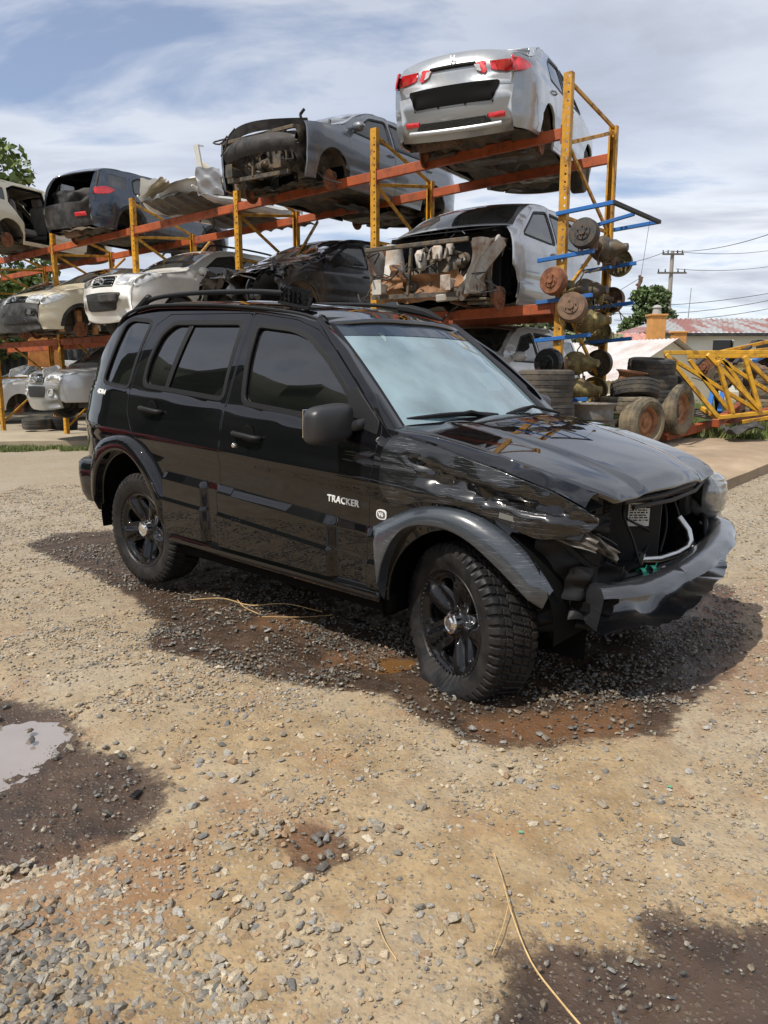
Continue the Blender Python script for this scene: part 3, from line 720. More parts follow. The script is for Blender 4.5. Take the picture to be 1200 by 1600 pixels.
# lettering
def onside(x, z, tilt=0, off=.004, S=None):
    y = float(hwS(x, z)); dy = float(hwS(x, z + .01) - hwS(x, z - .01)) / .02
    X = Vector((math.cos(tilt), 0, math.sin(tilt))); n = Vector((0, -1, -dy)).normalized(); Z = n; Y = Z.cross(X).normalized(); X = Y.cross(Z)
    m = Matrix((X, Y, Z)).transposed().to_4x4(); m.translation = Vector((x, -y, z)) + n * off; return m
text('door_lettering', 'TRACKER', .046, m_white, SUV, onside(1.82, .805, -.02), .003, .0008, sp=1.06)
mb = MB(); pts = []
bm_ = onside(2.065, .775, 0, .005)
ol = [(a_ * .031 * (1 if abs(a_) < 9 else 1), b_ * .024) for a_, b_ in [(math.copysign(abs(math.cos(t_)) ** .7, math.cos(t_)), math.copysign(abs(math.sin(t_)) ** .7, math.sin(t_))) for t_ in np.linspace(0, 2 * math.pi, 29)[:-1]]]
V = [tuple(bm_ @ Vector((x, y, 0))) for x, y in ol] + [tuple(bm_ @ Vector((x, y, -.006))) for x, y in ol]
n_ = len(ol); mb.add(V, [list(range(n_))] + [(i, i + n_, (i + 1) % n_ + n_, (i + 1) % n_) for i in range(n_)]); bo = mb.build('fender_badge', m_white, SUV)
V = [tuple(bm_ @ Vector((x * .78, y * .74, .0015))) for x, y in ol]; mb = MB(); mb.add(V, [list(range(n_))]); mb.build('badge_field', M('badge grey', (.12, .12, .12), .4), bo)
text('badge_text', 'V6', .026, m_white, bo, onside(2.065, .775, -.02, .008), .001, .001)
text('quarter_lettering', '4DR4', .042, m_white, SUV, onside(-.43, 1.222, -.06, .004) , .002, .002)

# roof, hood, windscreen, rear
def roofz(x, y):
    t_ = np.abs(y) / .60
    return interp(x, GUT_X[1:], GUT_Z[1:]) + .052 * (1 - np.clip(t_, 0, 1.2) ** 2.6) - .04 * sstep(1.25, 1.6, x) * 0 + .0
ST = Surf(lambda u, v: st(u, v, roofz(u, v)), 1)
rp = [(-.60, -.535), (-.42, -.59), (-.2, -.595), (.9, -.60), (1.28, -.615), (1.45, -.625), (1.50, -.45), (1.53, 0), (1.50, .45), (1.45, .625), (1.28, .615), (.9, .60), (-.2, .595), (-.42, .59), (-.60, .535), (-.64, 0)]
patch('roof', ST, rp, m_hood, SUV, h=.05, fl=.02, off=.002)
patch('sunroof', ST, rnd([(.55, -.38), (1.15, -.38), (1.15, .38), (.55, .38)], .06), M('sunroof glass', (.01, .01, .012), .05, 0, 1.0), SUV, h=.06, off=.006, fl=.006)
for sg in (-1, 1):
    mb = MB(); mb.tube([(x, sg * .607, float(roofz(x, .607)) + .005) for x in np.linspace(-.5, 1.45, 30)], .010, 8); mb.build('gutter_strip', m_trim, SUV)
def ws_f(u, v):
    u = np.atleast_1d(np.asarray(u, float)); v = np.atleast_1d(np.asarray(v, float))
    hwid = .70 - .125 * v
    xb = 2.07 - .63 * v; cx = (.095 - .03 * v) * (1 - u * u)
    z = 1.155 + .515 * v + .018 * np.sin(v * math.pi) + .012 * (1 - u * u) * v
    return st(xb + cx, u * hwid, z)
SW = Surf(lambda u, v: ws_f(u, v), 1)
patch('windscreen', SW, [(-1, 0), (1, 0), (.985, 1), (-.985, 1)], m_wind, SUV, h=.08, off=-.004, fl=0)
patch('sun_band', SW, [(-.97, .84), (.97, .84), (.95, .965), (-.95, .965)], glass('tinted sun band', (.10, .16, .24), .1, (.1, .2, .35), 1.7), SUV, h=.1, off=-.001, fl=0)
patch('windscreen_seal', SW, [(-1.03, -.03), (1.03, -.03), (1.02, 1.035), (-1.02, 1.035)], m_trim, SUV, holes=[[(-.965, .02), (.965, .02), (.95, .965), (-.95, .965)]], h=.06, off=.002, fl=.01, rim=0)
for sg in (-1, 1):
    mb = MB()
    P_ = []
    for v in np.linspace(-.04, 1.05, 22):
        a = ws_f(sg * 1.0, v)[0] if False else np.array([2.07 - .63 * v, sg * (.70 - .125 * v), 1.155 + .515 * v + .018 * math.sin(max(v, 0) * math.pi)])
        z = a[2]; xo = a[0] + .015; yo = float(hwS(xo, z - .02)); P_.append([a + np.array([0, -sg * .012, .004]), a + np.array([.004, sg * .02, .008]), np.array([xo, sg * (yo - .012), z + .006]), np.array([xo - .01, sg * (yo + .001), z - .018]), np.array([xo - .03, sg * (yo - .004), z - .05])])
    V = [p for r_ in P_ for p in r_]; F = [(i * 5 + j, i * 5 + j + 1, (i + 1) * 5 + j + 1, (i + 1) * 5 + j) for i in range(21) for j in range(4)]
    mb.add(V, F, 0, True); mb.build('windscreen_pillar', m_black, SUV, 70)
def hoodz(x, y):
    e = interp(x, [1.95, 2.2, 2.45, 2.7, 2.9, 3.0, 3.08, 3.12], [1.185, 1.165, 1.13, 1.075, 1.02, .985, .945, .90])
    ay = np.abs(y)
    w = .36 + .10 * (3.1 - x)
    return e + .03 * (1 - (ay / .72) ** 2) + .012 * sstep(w + .05, w - .05, ay) * sstep(2.0, 2.3, x) - .008 * sstep(.12, 0, ay) * 0
SH = Surf(lambda u, v: st(u, v, hoodz(u, v)), 1)
hood = [(2.06, -.70), (2.35, -.715), (2.66, -.705), (2.90, -.675), (3.00, -.64), (3.09, -.585), (3.10, -.40), (3.115, 0), (3.11, .40), (3.09, .62), (3.0, .67), (2.88, .69), (2.66, .705), (2.35, .715), (2.06, .70), (2.13, .45), (2.17, 0), (2.13, -.45)]
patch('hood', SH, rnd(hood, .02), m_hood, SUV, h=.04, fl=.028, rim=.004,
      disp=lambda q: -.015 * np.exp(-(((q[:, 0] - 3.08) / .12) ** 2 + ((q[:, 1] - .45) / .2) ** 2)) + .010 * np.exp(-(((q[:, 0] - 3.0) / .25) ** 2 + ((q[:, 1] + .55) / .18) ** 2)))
mb = MB()                                                    # scuttle panel
mb.sheet(lambda u, v: (1.98 + .11 * (1 - (2 * u - 1) ** 2) + .14 * v, (2 * u - 1) * .70, 1.150 - .018 * v + .02 * (1 - (2 * u - 1) ** 2)), 24, 4); mb.build('scuttle', m_trim, SUV)
for (a0, a1) in (((2.02, -.62), (2.13, .02)), ((2.13, .12), (1.99, .62))):
    mb = MB(); n_ = 14
    P_ = [(a0[0] + (a1[0] - a0[0]) * s_ + .03 * math.sin(s_ * 3.14), a0[1] + (a1[1] - a0[1]) * s_, 1.20 + .02 * math.sin(s_ * 3.14)) for s_ in np.linspace(0, 1, n_)]
    mb.tube(P_, .010, 6); mb.tube([np.array(p) + (-.012, 0, -.012) for p in P_], .005, 6)
    mb.tube([P_[7], np.array(P_[7]) + (.03, .03, .01), (2.15, P_[7][1] + .28, 1.185)], .009, 6); mb.build('wiper', m_trim, SUV)
# dark belt between hood edge and fender top
for sg in (-1, 1):
    mb = MB(); mb.sheet(lambda u, v: (2.04 + 1.0 * u, sg * (.66 + .12 * v - .06 * u), float(hoodz(2.04 + 1.0 * u, .70)) - .045 - .01 * v), 12, 2); mb.build('fender_channel', m_blackin, SUV)
# fender top shelf: rolls from side panel up to the hood shut line
for sg in (-1, 1):
    V = []; xs_ = np.linspace(2.04, 3.03, 26)
    for x in xs_:
        zt = float(np.interp(x, [2.05, 2.33, 2.66, 2.90, 3.02, 3.06], [1.17, 1.125, 1.055, .99, .94, .92])); ys = float(hwS(x, zt)); he = float(np.interp(x, [2.04, 2.35, 2.66, 2.9, 3.0, 3.09], [.70, .715, .705, .675, .64, .585])) + .014
        zh = float(hoodz(x, he)) - .004
        d = .02 * math.sin(x * 23) * max(0, min(1, (x - 2.5) * 3)) if sg < 0 else 0
        for w in np.linspace(0, 1, 7):
            c_ = 1 - (1 - w) ** 2; V.append((x, sg * (ys + (he - ys) * w), zt + (zh - zt) * math.sin(w * math.pi / 2) + d * math.sin(w * 3.14)))
        V.append((x, sg * (he - .002), zh - .03))
    F = [(i * 8 + j, i * 8 + j + 1, (i + 1) * 8 + j + 1, (i + 1) * 8 + j) for i in range(25) for j in range(7)]
    mb = MB(); mb.add(V, F, 0, True); o = mb.build('fender_top', m_black, SUV, 50)
patch('crumpled_fender', SR, rnd([(2.09, 1.145), (2.35, 1.11), (2.66, 1.045), (2.90, .98), (3.04, .925), (3.09, .86), (3.02, .815), (2.86, .79), (2.72, .83), (2.5, .885), (2.3, .875), (2.13, .82), (2.06, .90), (2.05, 1.05)], .03), m_blacks, SUV, h=.014, off=.006, fl=.02,
      disp=lambda q: (.012 * np.sin((q[:, 1] - .45 * q[:, 0]) * 24) * sstep(2.2, 2.6, q[:, 0]) * np.exp(-((q[:, 1] - .93 + .06 * (q[:, 0] - 2.5)) / .08) ** 2) - .030 * np.clip(1 - np.abs(q[:, 1] - .965 + .10 * (q[:, 0] - 2.4)) / .045, 0, 1) * sstep(2.25, 2.4, q[:, 0]) * (1 - .5 * sstep(2.9, 3.05, q[:, 0])) - .018 * np.clip(1 - np.abs(q[:, 1] - 1.03 + .22 * (q[:, 0] - 2.3)) / .03, 0, 1) * sstep(2.15, 2.3, q[:, 0]) - .02 * np.clip(1 - np.hypot((q[:, 0] - 2.62) / .9, q[:, 1] - .93) / .06, 0, 1) - .02 * np.clip(1 - np.hypot((q[:, 0] - 2.93) / 1.2, q[:, 1] - .93) / .05, 0, 1) + .007 * wob(q[:, 0] * 5, q[:, 1] * 7) * sstep(2.1, 2.5, q[:, 0]) - .045 * sstep(2.9, 3.1, q[:, 0]) + .012 * np.abs((q[:, 0] * 4.1 + q[:, 1] * 5.2) % 1 - .5) * sstep(2.4, 2.8, q[:, 0])))['label'] = 'crumpled scratched front fender'
# rear end
rb = MB()
def rear_fn(u, v):
    z = .50 + 1.22 * v; y = (2 * u - 1); xo = float(interp(z, [.5, .7, 1.0, 1.2, 1.45, 1.65, 1.73], [-.76, -.80, -.80, -.785, -.69, -.55, -.45])); w = float(hwS(min(-.52, xo + .1), z)) - .01
    return (xo + .10 * abs(y) ** 3, y * w, z)
rb.sheet(rear_fn, 24, 24); rb.build('tailgate', m_black, SUV)
rg = MB(); rg.sheet(lambda u, v: np.array(rear_fn(.12 + .76 * u, .62 + .30 * v)) + (-.008, 0, 0), 12, 8); rg.build('rear_window', m_sideglass, SUV)
for sg in (-1, 1):
    mb = MB(); mb.box((-.70, sg * .70, .82), (.10, .07, .26), None, .02); mb.build('taillight', m_red, SUV)
def bump_sweep(pts, sec, nm, mat, mi=None, ang=50, dents=None):
    P = np.array(pts, float); T = np.linspace(0, 1, 40); l = np.r_[0, np.cumsum(np.linalg.norm(np.diff(P, axis=0), axis=1))]; l /= l[-1]
    P = np.stack([interp(T, l, P[:, i]) for i in range(3)], 1); V = []
    G = np.gradient(P, axis=0); m_ = len(sec)
    for i in range(40):
        g_ = G[i] / np.linalg.norm(G[i]); nrm = np.cross(g_, (0, 0, 1)); nrm /= np.linalg.norm(nrm)
        for j, (o_, h_) in enumerate(sec):
            p = P[i] + nrm * o_ + np.array([0, 0, h_])
            if dents: p = p + dents(p, j, i)
            V.append(p)
    F = [(i * m_ + j, i * m_ + j + 1, (i + 1) * m_ + j + 1, (i + 1) * m_ + j) for i in range(39) for j in range(m_ - 1)]
    mb = MB(); mb.add(V, F, 0, True); mb.f.append(tuple(range(m_))); mb.mi.append(0); mb.sm.append(False); mb.f.append(tuple(range(39 * m_, 40 * m_))); mb.mi.append(0); mb.sm.append(False)
    return mb.build(nm, mat, SUV, ang)
bump_sweep([(-.50, .83, .62), (-.66, .84, .62), (-.82, .70, .62), (-.88, .3, .62), (-.89, 0, .62), (-.88, -.3, .62), (-.82, -.70, .62), (-.66, -.84, .62), (-.50, -.83, .62)],
           [(-.10, .13), (-.02, .135), (.01, .11), (.015, .02), (.0, -.10), (-.03, -.16), (-.12, -.17)], 'rear_bumper', m_black)
# front bumper (torn plastic) hanging low
def fd(p, j, i):
    k = wob(p[1] * 9, p[2] * 7 + j, 0, 1, 4)
    return np.array([.012 * k, 0, (.018 * wob(p[1] * 14, j) if j < 3 else .006 * k) - (.04 * math.exp(-((p[1] + .25) / .10) ** 2) if j < 3 else 0)])
fb = bump_sweep([(2.84, .78, .62), (2.97, .765, .62), (3.06, .64, .61), (3.13, .38, .59), (3.155, .05, .565), (3.13, -.25, .545), (3.07, -.48, .535), (2.99, -.62, .54)],
           [(-.15, .03), (-.12, .06), (-.06, .068), (-.015, .06), (.014, .028), (.022, -.03), (.010, -.085), (-.03, -.118), (-.12, -.12)][::-1], 'front_bumper', M('scuffed bumper plastic', (.018, .019, .022), .3, 0, 1.0, scratch=.22, coat_r=.08, bump=.05, bs=9), dents=fd)
fb['label'] = 'torn sagging front bumper'
# engine front cavity
mb = MB(); mb.box((2.78, 0, .74), (.04, 1.36, .50)); mb.box((2.90, 0, .50), (.34, 1.30, .04)); mb.build('radiator_support', m_blackin, SUV)
mb = MB(); mb.box((2.86, .06, .74), (.03, .62, .40), None, .004, 0)
for i in range(38): mb.box((2.88, .06, .56 + i * .0098), (.012, .60, .0035))
mb.build('radiator', M('radiator fins', (.03, .03, .032), .5, .5), SUV)
PA = -.75
mb = MB(); mb.box((2.93, -.10, .745), (.02, .34, .36), rotz(PA), .006); mb.box((2.90, .10, .745), (.10, .02, .34), None, .004); mb.box((2.86, -.36, .745), (.10, .10, .34), None, .01)
mb.box((2.97, -.20, .57), (.08, .44, .02)); mb.build('duct_panel', m_trim, SUV)
RP_ = rotz(PA)
def onp(a, z): return np.array([2.93, -.10, 0]) + RP_ @ np.array([.0118, a, z])
lab = MB(); lab.box(onp(.055, .80), (.002, .105, .11), RP_); lab = lab.build('sticker', M('pale sticker paper', (.55, .55, .52), .6), SUV)
lp = MB()
for r_ in range(7):
    yy = .010
    while yy < .095:
        w_ = random.uniform(.004, .022); lp.box(onp(yy + w_ / 2, .845 - r_ * .012) + RP_ @ np.array([.0014, 0, 0]), (.001, w_, .006), RP_); yy += w_ + random.uniform(.003, .008)
tag(lp.build('sticker_print', m_blackin, lab), kind='stuff')
mb = MB(); mb.tube([(3.0, -.06, .585), (3.06, .02, .585), (3.09, .16, .59), (3.10, .27, .60), (3.10, .31, .63), (3.08, .32, .68), (3.03, .31, .74)], .017, 10); mb.tube([(2.99, -.06, .56), (3.0, -.06, .62)], .022, 8); mb.build('coolant_pipe', m_alu, SUV)
mb = MB()
for k in range(6):
    y0 = random.uniform(-.5, .6); P_ = np.array([(2.95 + .02 * k, y0, .60), (3.02, y0 + random.uniform(-.1, .1), .70), (2.98, y0 + random.uniform(-.2, .2), .82), (2.93, y0 + random.uniform(-.1, .1), .92)]); T = np.linspace(0, 1, 14)
    mb.tube(np.stack([interp(T, np.linspace(0, 1, 4), P_[:, i]) for i in range(3)], 1), .006, 6)
mb.tube([(2.95, -.66, .60), (3.02, -.5, .575), (3.10, -.2, .575), (3.15, .1, .59), (3.13, .45, .62), (3.05, .66, .68), (2.98, .72, .75)], .016, 8)
mb.build('wiring_loom', m_trim, SUV)
mb = MB()
for y0, x0, z0 in ((-.60, 2.985, .605), (-.55, 3.0, .60), (-.27, 3.09, .60), (-.19, 3.105, .598), (.30, 3.155, .62)):
    mb.lathe([(-.012, .021), (.012, .021)], 12, (x0, y0, z0 - .015), (.35, 1, 0)); mb.box((x0 + .01, y0 + .015, z0), (.004, .05, .012), eul(.4, .2, .2))
mb.build('cable_tape', M('green tape', (.01, .35, .20), .4), SUV)
mb = MB(); mb.tube([(3.02, -.36, .905), (3.075, -.05, .905), (3.085, .3, .915), (3.04, .60, .935)], .013, 8); mb.tube([(3.04, -.30, .875), (3.095, 0, .875), (3.10, .3, .885), (3.05, .60, .91)], .010, 8); mb.box((3.055, .12, .892), (.02, .5, .028), rotz(-.03), .004); mb.build('upper_grille_bar', m_trimg, SUV)
hl = MB(); sp_ = lambda t_, p, f: math.copysign(abs(f(t_)) ** p, f(t_))
hl.sheet(lambda u, v: (3.02 + .095 * sp_((v - .5) * math.pi, .7, math.cos) * sp_(u * 6.2832, .8, math.cos) + .004 * math.sin(v * 60), .755 + .105 * sp_((v - .5) * math.pi, .7, math.cos) * sp_(u * 6.2832, .8, math.sin), .795 + .125 * sp_((v - .5) * math.pi, .8, math.sin)), 28, 24)
h_ = hl.build('headlight', m_headl, SUV)
mb = MB(); mb.lathe([(0, .02), (.02, .05), (.07, .085)], 20, (2.95, .69, .81), (1, .2, 0)); mb.box((2.93, .70, .81), (.08, .2, .24), None, .01); mb.build('headlight_housing', m_trimg, SUV)
# torn brackets and inner structure on the near corner
mb = MB()
def crump(mb, c, du, dv, amp, n=8, seed=0):
    c, du, dv = map(lambda a: np.array(a, float), (c, du, dv)); nn = np.cross(du, dv); nn /= np.linalg.norm(nn)
    q_ = random.Random(seed + 77); W_ = [(q_.uniform(-2.2, 2.2), q_.uniform(-2.2, 2.2), q_.random(), q_.uniform(.5, 1.2)) for _ in range(4)]
    e1, e2 = q_.uniform(.01, .04), q_.uniform(.01, .04)
    def f(u, v):
        k = sum(w * (abs((a * u + b * v + c0) % 1 - .5) * 2 - .5) for a, b, c0, w in W_)
        u2 = u + e1 * math.sin(v * 11 + seed) * (1 if u > .7 or u < .3 else 0); v2 = v + e2 * math.sin(u * 13 + seed) * (1 if v > .7 or v < .3 else 0)
        return c + du * (u2 - .5) + dv * (v2 - .5) + nn * amp * k
    mb.sheet(f, n + 8, n + 8, sm=True)
crump(mb, (2.92, -.66, .70), (.24, .12, -.06), (0, .02, .24), .018, 9, 1); crump(mb, (2.86, -.62, .56), (.30, .06, 0), (0, .1, .26), .03, 8, 2); crump(mb, (3.02, -.60, .60), (.12, .22, 0), (.03, 0, .14), .025, 8, 5)
crump(mb, (2.97, -.60, .84), (.14, .14, .0), (0, .01, .08), .012, 8, 7)
mb.bar((2.85, -.60, .72), (3.08, -.42, .60), .05, .04); mb.bar((2.80, -.70, .85), (3.02, -.62, .66), .03, .02); mb.build('crumpled_inner_wing', m_trim, SUV)
mb = MB(); crump(mb, (2.95, -.735, .80), (.24, .07, -.05), (.0, .01, .05), .010, 10, 3); crump(mb, (3.05, -.62, .76), (.10, .12, -.10), (.0, .01, .05), .010, 8, 9); mb.build('torn_fender_edge', M('torn bare edge', (.09, .08, .07), .45, .3, scratch=.5, var=.4), SUV)
mb = MB(); crump(mb, (2.94, -.62, .42), (.26, .2, .02), (.03, 0, .12), .02, 7, 4); mb.bar((2.9, -.6, .40), (3.08, -.42, .36), .05, .03); mb.build('hanging_bracket', m_trim, SUV)
mb = MB(); mb.box((2.74, -.845 + .02, .86), (.10, .006, .022), eul(0, .1, .05)); mb.build('fender_reflector', M('dull white strip', (.13, .13, .12), .6), SUV)
# underbody, wheel housings, axles
mb = MB(); mb.box((1.2, 0, .34), (3.3, 1.2, .10), None, .02); mb.box((1.22, 0, .42), (1.5, 1.50, .10)); mb.build('chassis', m_blackin, SUV)
mb = MB(); mb.tube([(0, -.62, .36), (0, .62, .36)], .045, 10); mb.tube([(2.48, -.62, .33), (2.48, .62, .33)], .04, 10); mb.lathe([(-.10, .05), (-.05, .13), (.05, .13), (.10, .05)], 16, (0, .1, .36), (0, 1, 0)); mb.build('axle', m_under, SUV)
for x, cz in ((-.05, .42), (2.5, .38)):
    for sg in (-1, 1):
        mb = MB(); mb.sheet(lambda u, v: (x + .46 * math.cos(R(195 - 198 * u)), sg * (.50 + .30 * v), cz + .47 * math.sin(R(195 - 198 * u))), 20, 2)
        mb.add([(x - .46, sg * .50, .2), (x + .46, sg * .50, .2), (x + .46, sg * .50, .9), (x - .46, sg * .50, .9)], [(0, 1, 2, 3)]); mb.build('wheel_housing', m_blackin, SUV)
mb = MB(); mb.sheet(lambda u, v: (.8 + 2.5 * (u - .5), (v - .5) * 1.5, .47), 2, 2); mb.build('cabin_floor', m_blackin, SUV)
# interior
for x, y in ((1.15, -.36), (1.15, .36), (.30, -.36), (.30, .36)):
    mb = MB(); mb.box((x + .10, y, .78), (.50, .48, .16), eul(0, -.08, 0), .05); mb.box((x - .17, y, 1.05), (.14, .46, .56), eul(0, -.25, 0), .05); mb.box((x - .25, y, 1.42), (.09, .26, .17), eul(0, -.2, 0), .035); mb.build('seat', m_beige, SUV)
mb = MB(); mb.sheet(lambda u, v: (1.98 - .34 * v, (u - .5) * 1.38, 1.135 + .03 * math.sin(v * 3.14) + .03 * math.exp(-((u - .25) / .12) ** 2) * v), 20, 8); mb.box((1.66, 0, 1.02), (.10, 1.36, .26), eul(0, .2, 0), .03); mb.build('dashboard', M('grey dashboard', (.20, .21, .20), .6), SUV)
mb = MB(); c_ = np.array([1.52, -.36, 1.10]); ax = np.array([-.85, 0, .5]); d_, s1, s2 = frame(ax)
mb.tube([c_ + .185 * (math.cos(a) * s1 + math.sin(a) * s2) for a in np.linspace(0, 2 * math.pi, 33)], .014, 8, caps=False); mb.tube([c_ - .18 * s1, c_ + .18 * s1], .016, 6); mb.tube([c_ - d_ * .02, c_ - d_ * .2], .03, 8); mb.lathe([(-.03, 0), (.03, .05), (0, .08)], 14, c_, -d_); mb.build('steering_wheel', m_trim, SUV)
mb = MB(); mb.box((1.50, 0.02, 1.60), (.03, .20, .06), eul(0, -.3, 0), .01); mb.build('inner_mirror', m_trim, SUV)
for v_, u_, w_, h2, mm in ((.80, .10, .10, .05, (.8, .8, .7)), (.40, .52, .18, .13, (.7, .75, .72)), (.12, -.70, .22, .05, (.25, .6, .6))):
    mb = MB(); p = ws_f(u_, v_)[0]; mb.box(p + (-.02, 0, -.02), (.15 if h2 > .1 else h2, w_, .002), eul(0, R(40), 0)); mb.build('windscreen_sticker', M('sticker %.2f' % v_, mm, .6), SUV)
# mirror
mm_ = MB()
def mir(u, v):
    a = u * 2 * math.pi; b_ = (v - .5) * math.pi
    ce = lambda t_, p: math.copysign(abs(math.cos(t_)) ** p, math.cos(t_)); se = lambda t_, p: math.copysign(abs(math.sin(t_)) ** p, math.sin(t_))
    return (1.74 + .065 * ce(b_, .6) * ce(a, .6) + .09, -.955 + .135 * ce(b_, .45) * se(a, .6) , 1.185 + .088 * se(b_, .45) + .012 * ce(b_, .5) * se(a, .6))
for sg in (-1, 1):
    mm_ = MB(); mm_.sheet(lambda u, v: (mir(u, v)[0], mir(u, v)[1] * -sg, mir(u, v)[2]), 28, 16); mm_.bar((1.91, sg * .77, 1.185), (1.86, sg * .88, 1.165), .035, .05, b=.01)
    o = mm_.build('door_mirror', M('textured mirror shell', (.022, .022, .023), .38, bump=.08, bs=150), SUV, 60)
    g_ = MB(); g_.box((1.766, sg * .955, 1.185), (.004, .21, .13), None, .0015); g_.build('mirror_glass', m_chrome, o)
# roof rails
mb = MB(); y = -.52; P_ = [(-.34, y, 1.785), (-.22, y, 1.825), (-.05, y, 1.842), (.3, y, 1.85), (.8, y, 1.84), (1.10, y, 1.82)]; T = np.linspace(0, 1, 30); Pa = np.array(P_); mb.tube(np.stack([interp(T, np.linspace(0, 1, 6), Pa[:, i]) for i in range(3)], 1), .018, 10, flat=.8)
mb.box((-.33, y, 1.795), (.20, .05, .05), eul(0, -.5, 0), .015); mb.build('roof_rail', m_trim, SUV)
mb = MB()
for i in range(6):
    for j in range(3): mb.bar((1.06 + i * .033, y - .03, 1.78 + j * .03 - i * .006), (1.075 + i * .033, y + .03, 1.80 + j * .028 - i * .006), .006, .022)
for i in range(6): mb.bar((1.05 + i * .035, y + random.uniform(-.02, .02), 1.77 - i * .004), (1.07 + i * .035, y + random.uniform(-.02, .02), 1.865 - i * .012 + random.uniform(-.01, .01)), .008, .05)
mb.bar((1.04, y, 1.775), (1.28, y, 1.735), .07, .015); mb.bar((1.05, y, 1.82), (1.24, y, 1.79), .01, .012); mb.build('torn_rail_foot', m_trim, SUV)
mb = MB(); y = .52; P_ = [(-.34, y, 1.785), (-.22, y, 1.82), (-.05, y, 1.838), (.3, y, 1.842), (.8, y, 1.825), (1.05, y, 1.80)]; Pa = np.array(P_); mb.tube(np.stack([interp(T, np.linspace(0, 1, 6), Pa[:, i]) for i in range(3)], 1), .016, 10, flat=.8)
mb.tube([(1.03, y, 1.80), (1.12, y, 1.79), (1.25, y, 1.765), (1.38, y, 1.72)], [.03, .038, .034, .012], 8, flat=.8); mb.box((-.33, y, 1.795), (.20, .05, .05), eul(0, -.5, 0), .015); mb.build('roof_rail', m_trim, SUV)

# wheels
def tyre_mesh(name, Rr=.367, hw_=.118, rim_r=.238, flat=None, nth=52 * 9):
    half = [(.100, rim_r - .004), (.112, rim_r + .012), (.124, rim_r + .045), (.127, Rr - .075), (.1235, Rr - .042), (.117, Rr - .020), (.106, Rr - .007)]
    tread = [(w, Rr - .003 * (w / .1) ** 2) for w in np.linspace(.0985, -.0985, 41)]
    prof = half + tread + [(-a, b_) for a, b_ in half[::-1]]
    prof = np.array(prof); m = len(prof); th = np.arange(nth) / nth * 2 * math.pi
    A, H = np.meshgrid(th, prof[:, 0], indexing='ij'); RR = np.tile(prof[:, 1], (nth, 1)).copy()
    w = H / .1; ph = A / (2 * math.pi) * 52
    tri = lambda x: np.abs((x % 1) - .5) * 2
    row = np.zeros_like(w, int)
    z1 = .24 + .05 * (tri(ph) > .5); z2 = .64 + .05 * (tri(ph + .5) > .5)
    aw = np.abs(w)
    gr = (np.abs(aw - z1) < .035) | (np.abs(aw - z2) < .035)
    row = (aw > z1).astype(int) + (aw > z2).astype(int)
    off_ = np.where(row == 0, .0, np.where(row == 1, .45, .1)) + np.where(w > 0, .5, 0) * (row > 0) + w * np.where(row == 2, .25, .9)
    lat = ((ph + off_) % 1) < np.where(row == 2, .30, .20)
    sip = (np.abs(((ph + off_) % 1) - .6) < .04) & (row < 2)
    cut = (gr | lat) & (aw < 1.22) ; RR -= np.where(cut, .009, 0) + np.where(sip & ~cut, .0035, 0)
    sh = (aw > 1.05) & (aw < 1.24); RR -= np.where(sh & cut, .004, 0)
    H = H - np.where(sh & cut, np.sign(H) * .005, 0)
    X = RR * np.cos(A); Z = RR * np.sin(A); Y = H
    if flat:
        zf, bul = flat; d = np.clip(zf - Z, 0, 1); k = d > 0
        Z = np.where(k, zf + .15 * 0 * d, Z)
        rr = np.sqrt(X ** 2 + np.minimum(Z, 0) ** 2)
        low = sstep(-.16, zf, Z) * sstep(.33, .0, np.abs(X)); side_ = sstep(.215, .30, np.abs(RR)) * sstep(.372, .335, RR)
        Y = Y + np.sign(Y) * bul * low * (side_ + .35) * (1 + .25 * np.sin(X * 30))
    V = np.stack([X, Y, Z], 2).reshape(-1, 3)
    i = np.arange(nth)[:, None]; j = np.arange(m - 1)[None]
    F = np.stack([i * m + j, ((i + 1) % nth) * m + j, ((i + 1) % nth) * m + j + 1, i * m + j + 1], 2).reshape(-1, 4)
    me = fastmesh(name, V, F[:, ::-1], True); me.set_sharp_from_angle(angle=R(38)); me.materials.append(m_rubber); return me
def rim_mesh(r=.238):
    def dep(q):
        x, z = q[:, 0], q[:, 1]; rr = np.hypot(x, z); a = np.arctan2(z, x)
        k = np.cos(5 * (a - math.pi / 2)); ridge = sstep(.4, 1.0, k) * sstep(.05, .10, rr)
        return -.064 - .034 * sstep(.05, r * .9, rr) - .022 * ridge * sstep(r, r - .05, rr) + .012 * (1 - ridge) * sstep(.05, .1, rr) * sstep(r, r - .04, rr) - .008 * sstep(r - .03, r - .015, rr)
    S = Surf(lambda u, v: st(u, dep(np.stack([u, v], 1)), v), 1)
    outer = [(r * .985 * math.cos(a), r * .985 * math.sin(a)) for a in np.linspace(0, 2 * math.pi, 81)[:-1]]; holes = []
    for k in range(5):
        ac = math.pi / 2 + (k + .5) * 2 * math.pi / 5
        pol = [(.078, 0), (.135, -.19), (.192, -.31), (.205, -.2), (.208, 0), (.205, .2), (.192, .31), (.135, .19)]
        holes.append(rnd([(q_ * math.cos(ac + b_), q_ * math.sin(ac + b_)) for q_, b_ in pol], .012, 2))
    return patch('wheel_rim', S, outer, m_gblk, None, holes=holes, h=.012, fl=.05, rim=.003, mesh_only=True)
rimA = rim_mesh()
tyA = tyre_mesh('tyre'); tyF = tyre_mesh('tyre_flat', flat=(-.318, .040))
def lathe_mesh(nm, prof, mat, n=64, ang=35): mb = MB(); mb.lathe(prof, n, (0, 0, 0), (0, 1, 0)); me = mb.mesh(nm, ang); me.materials.append(mat); return me
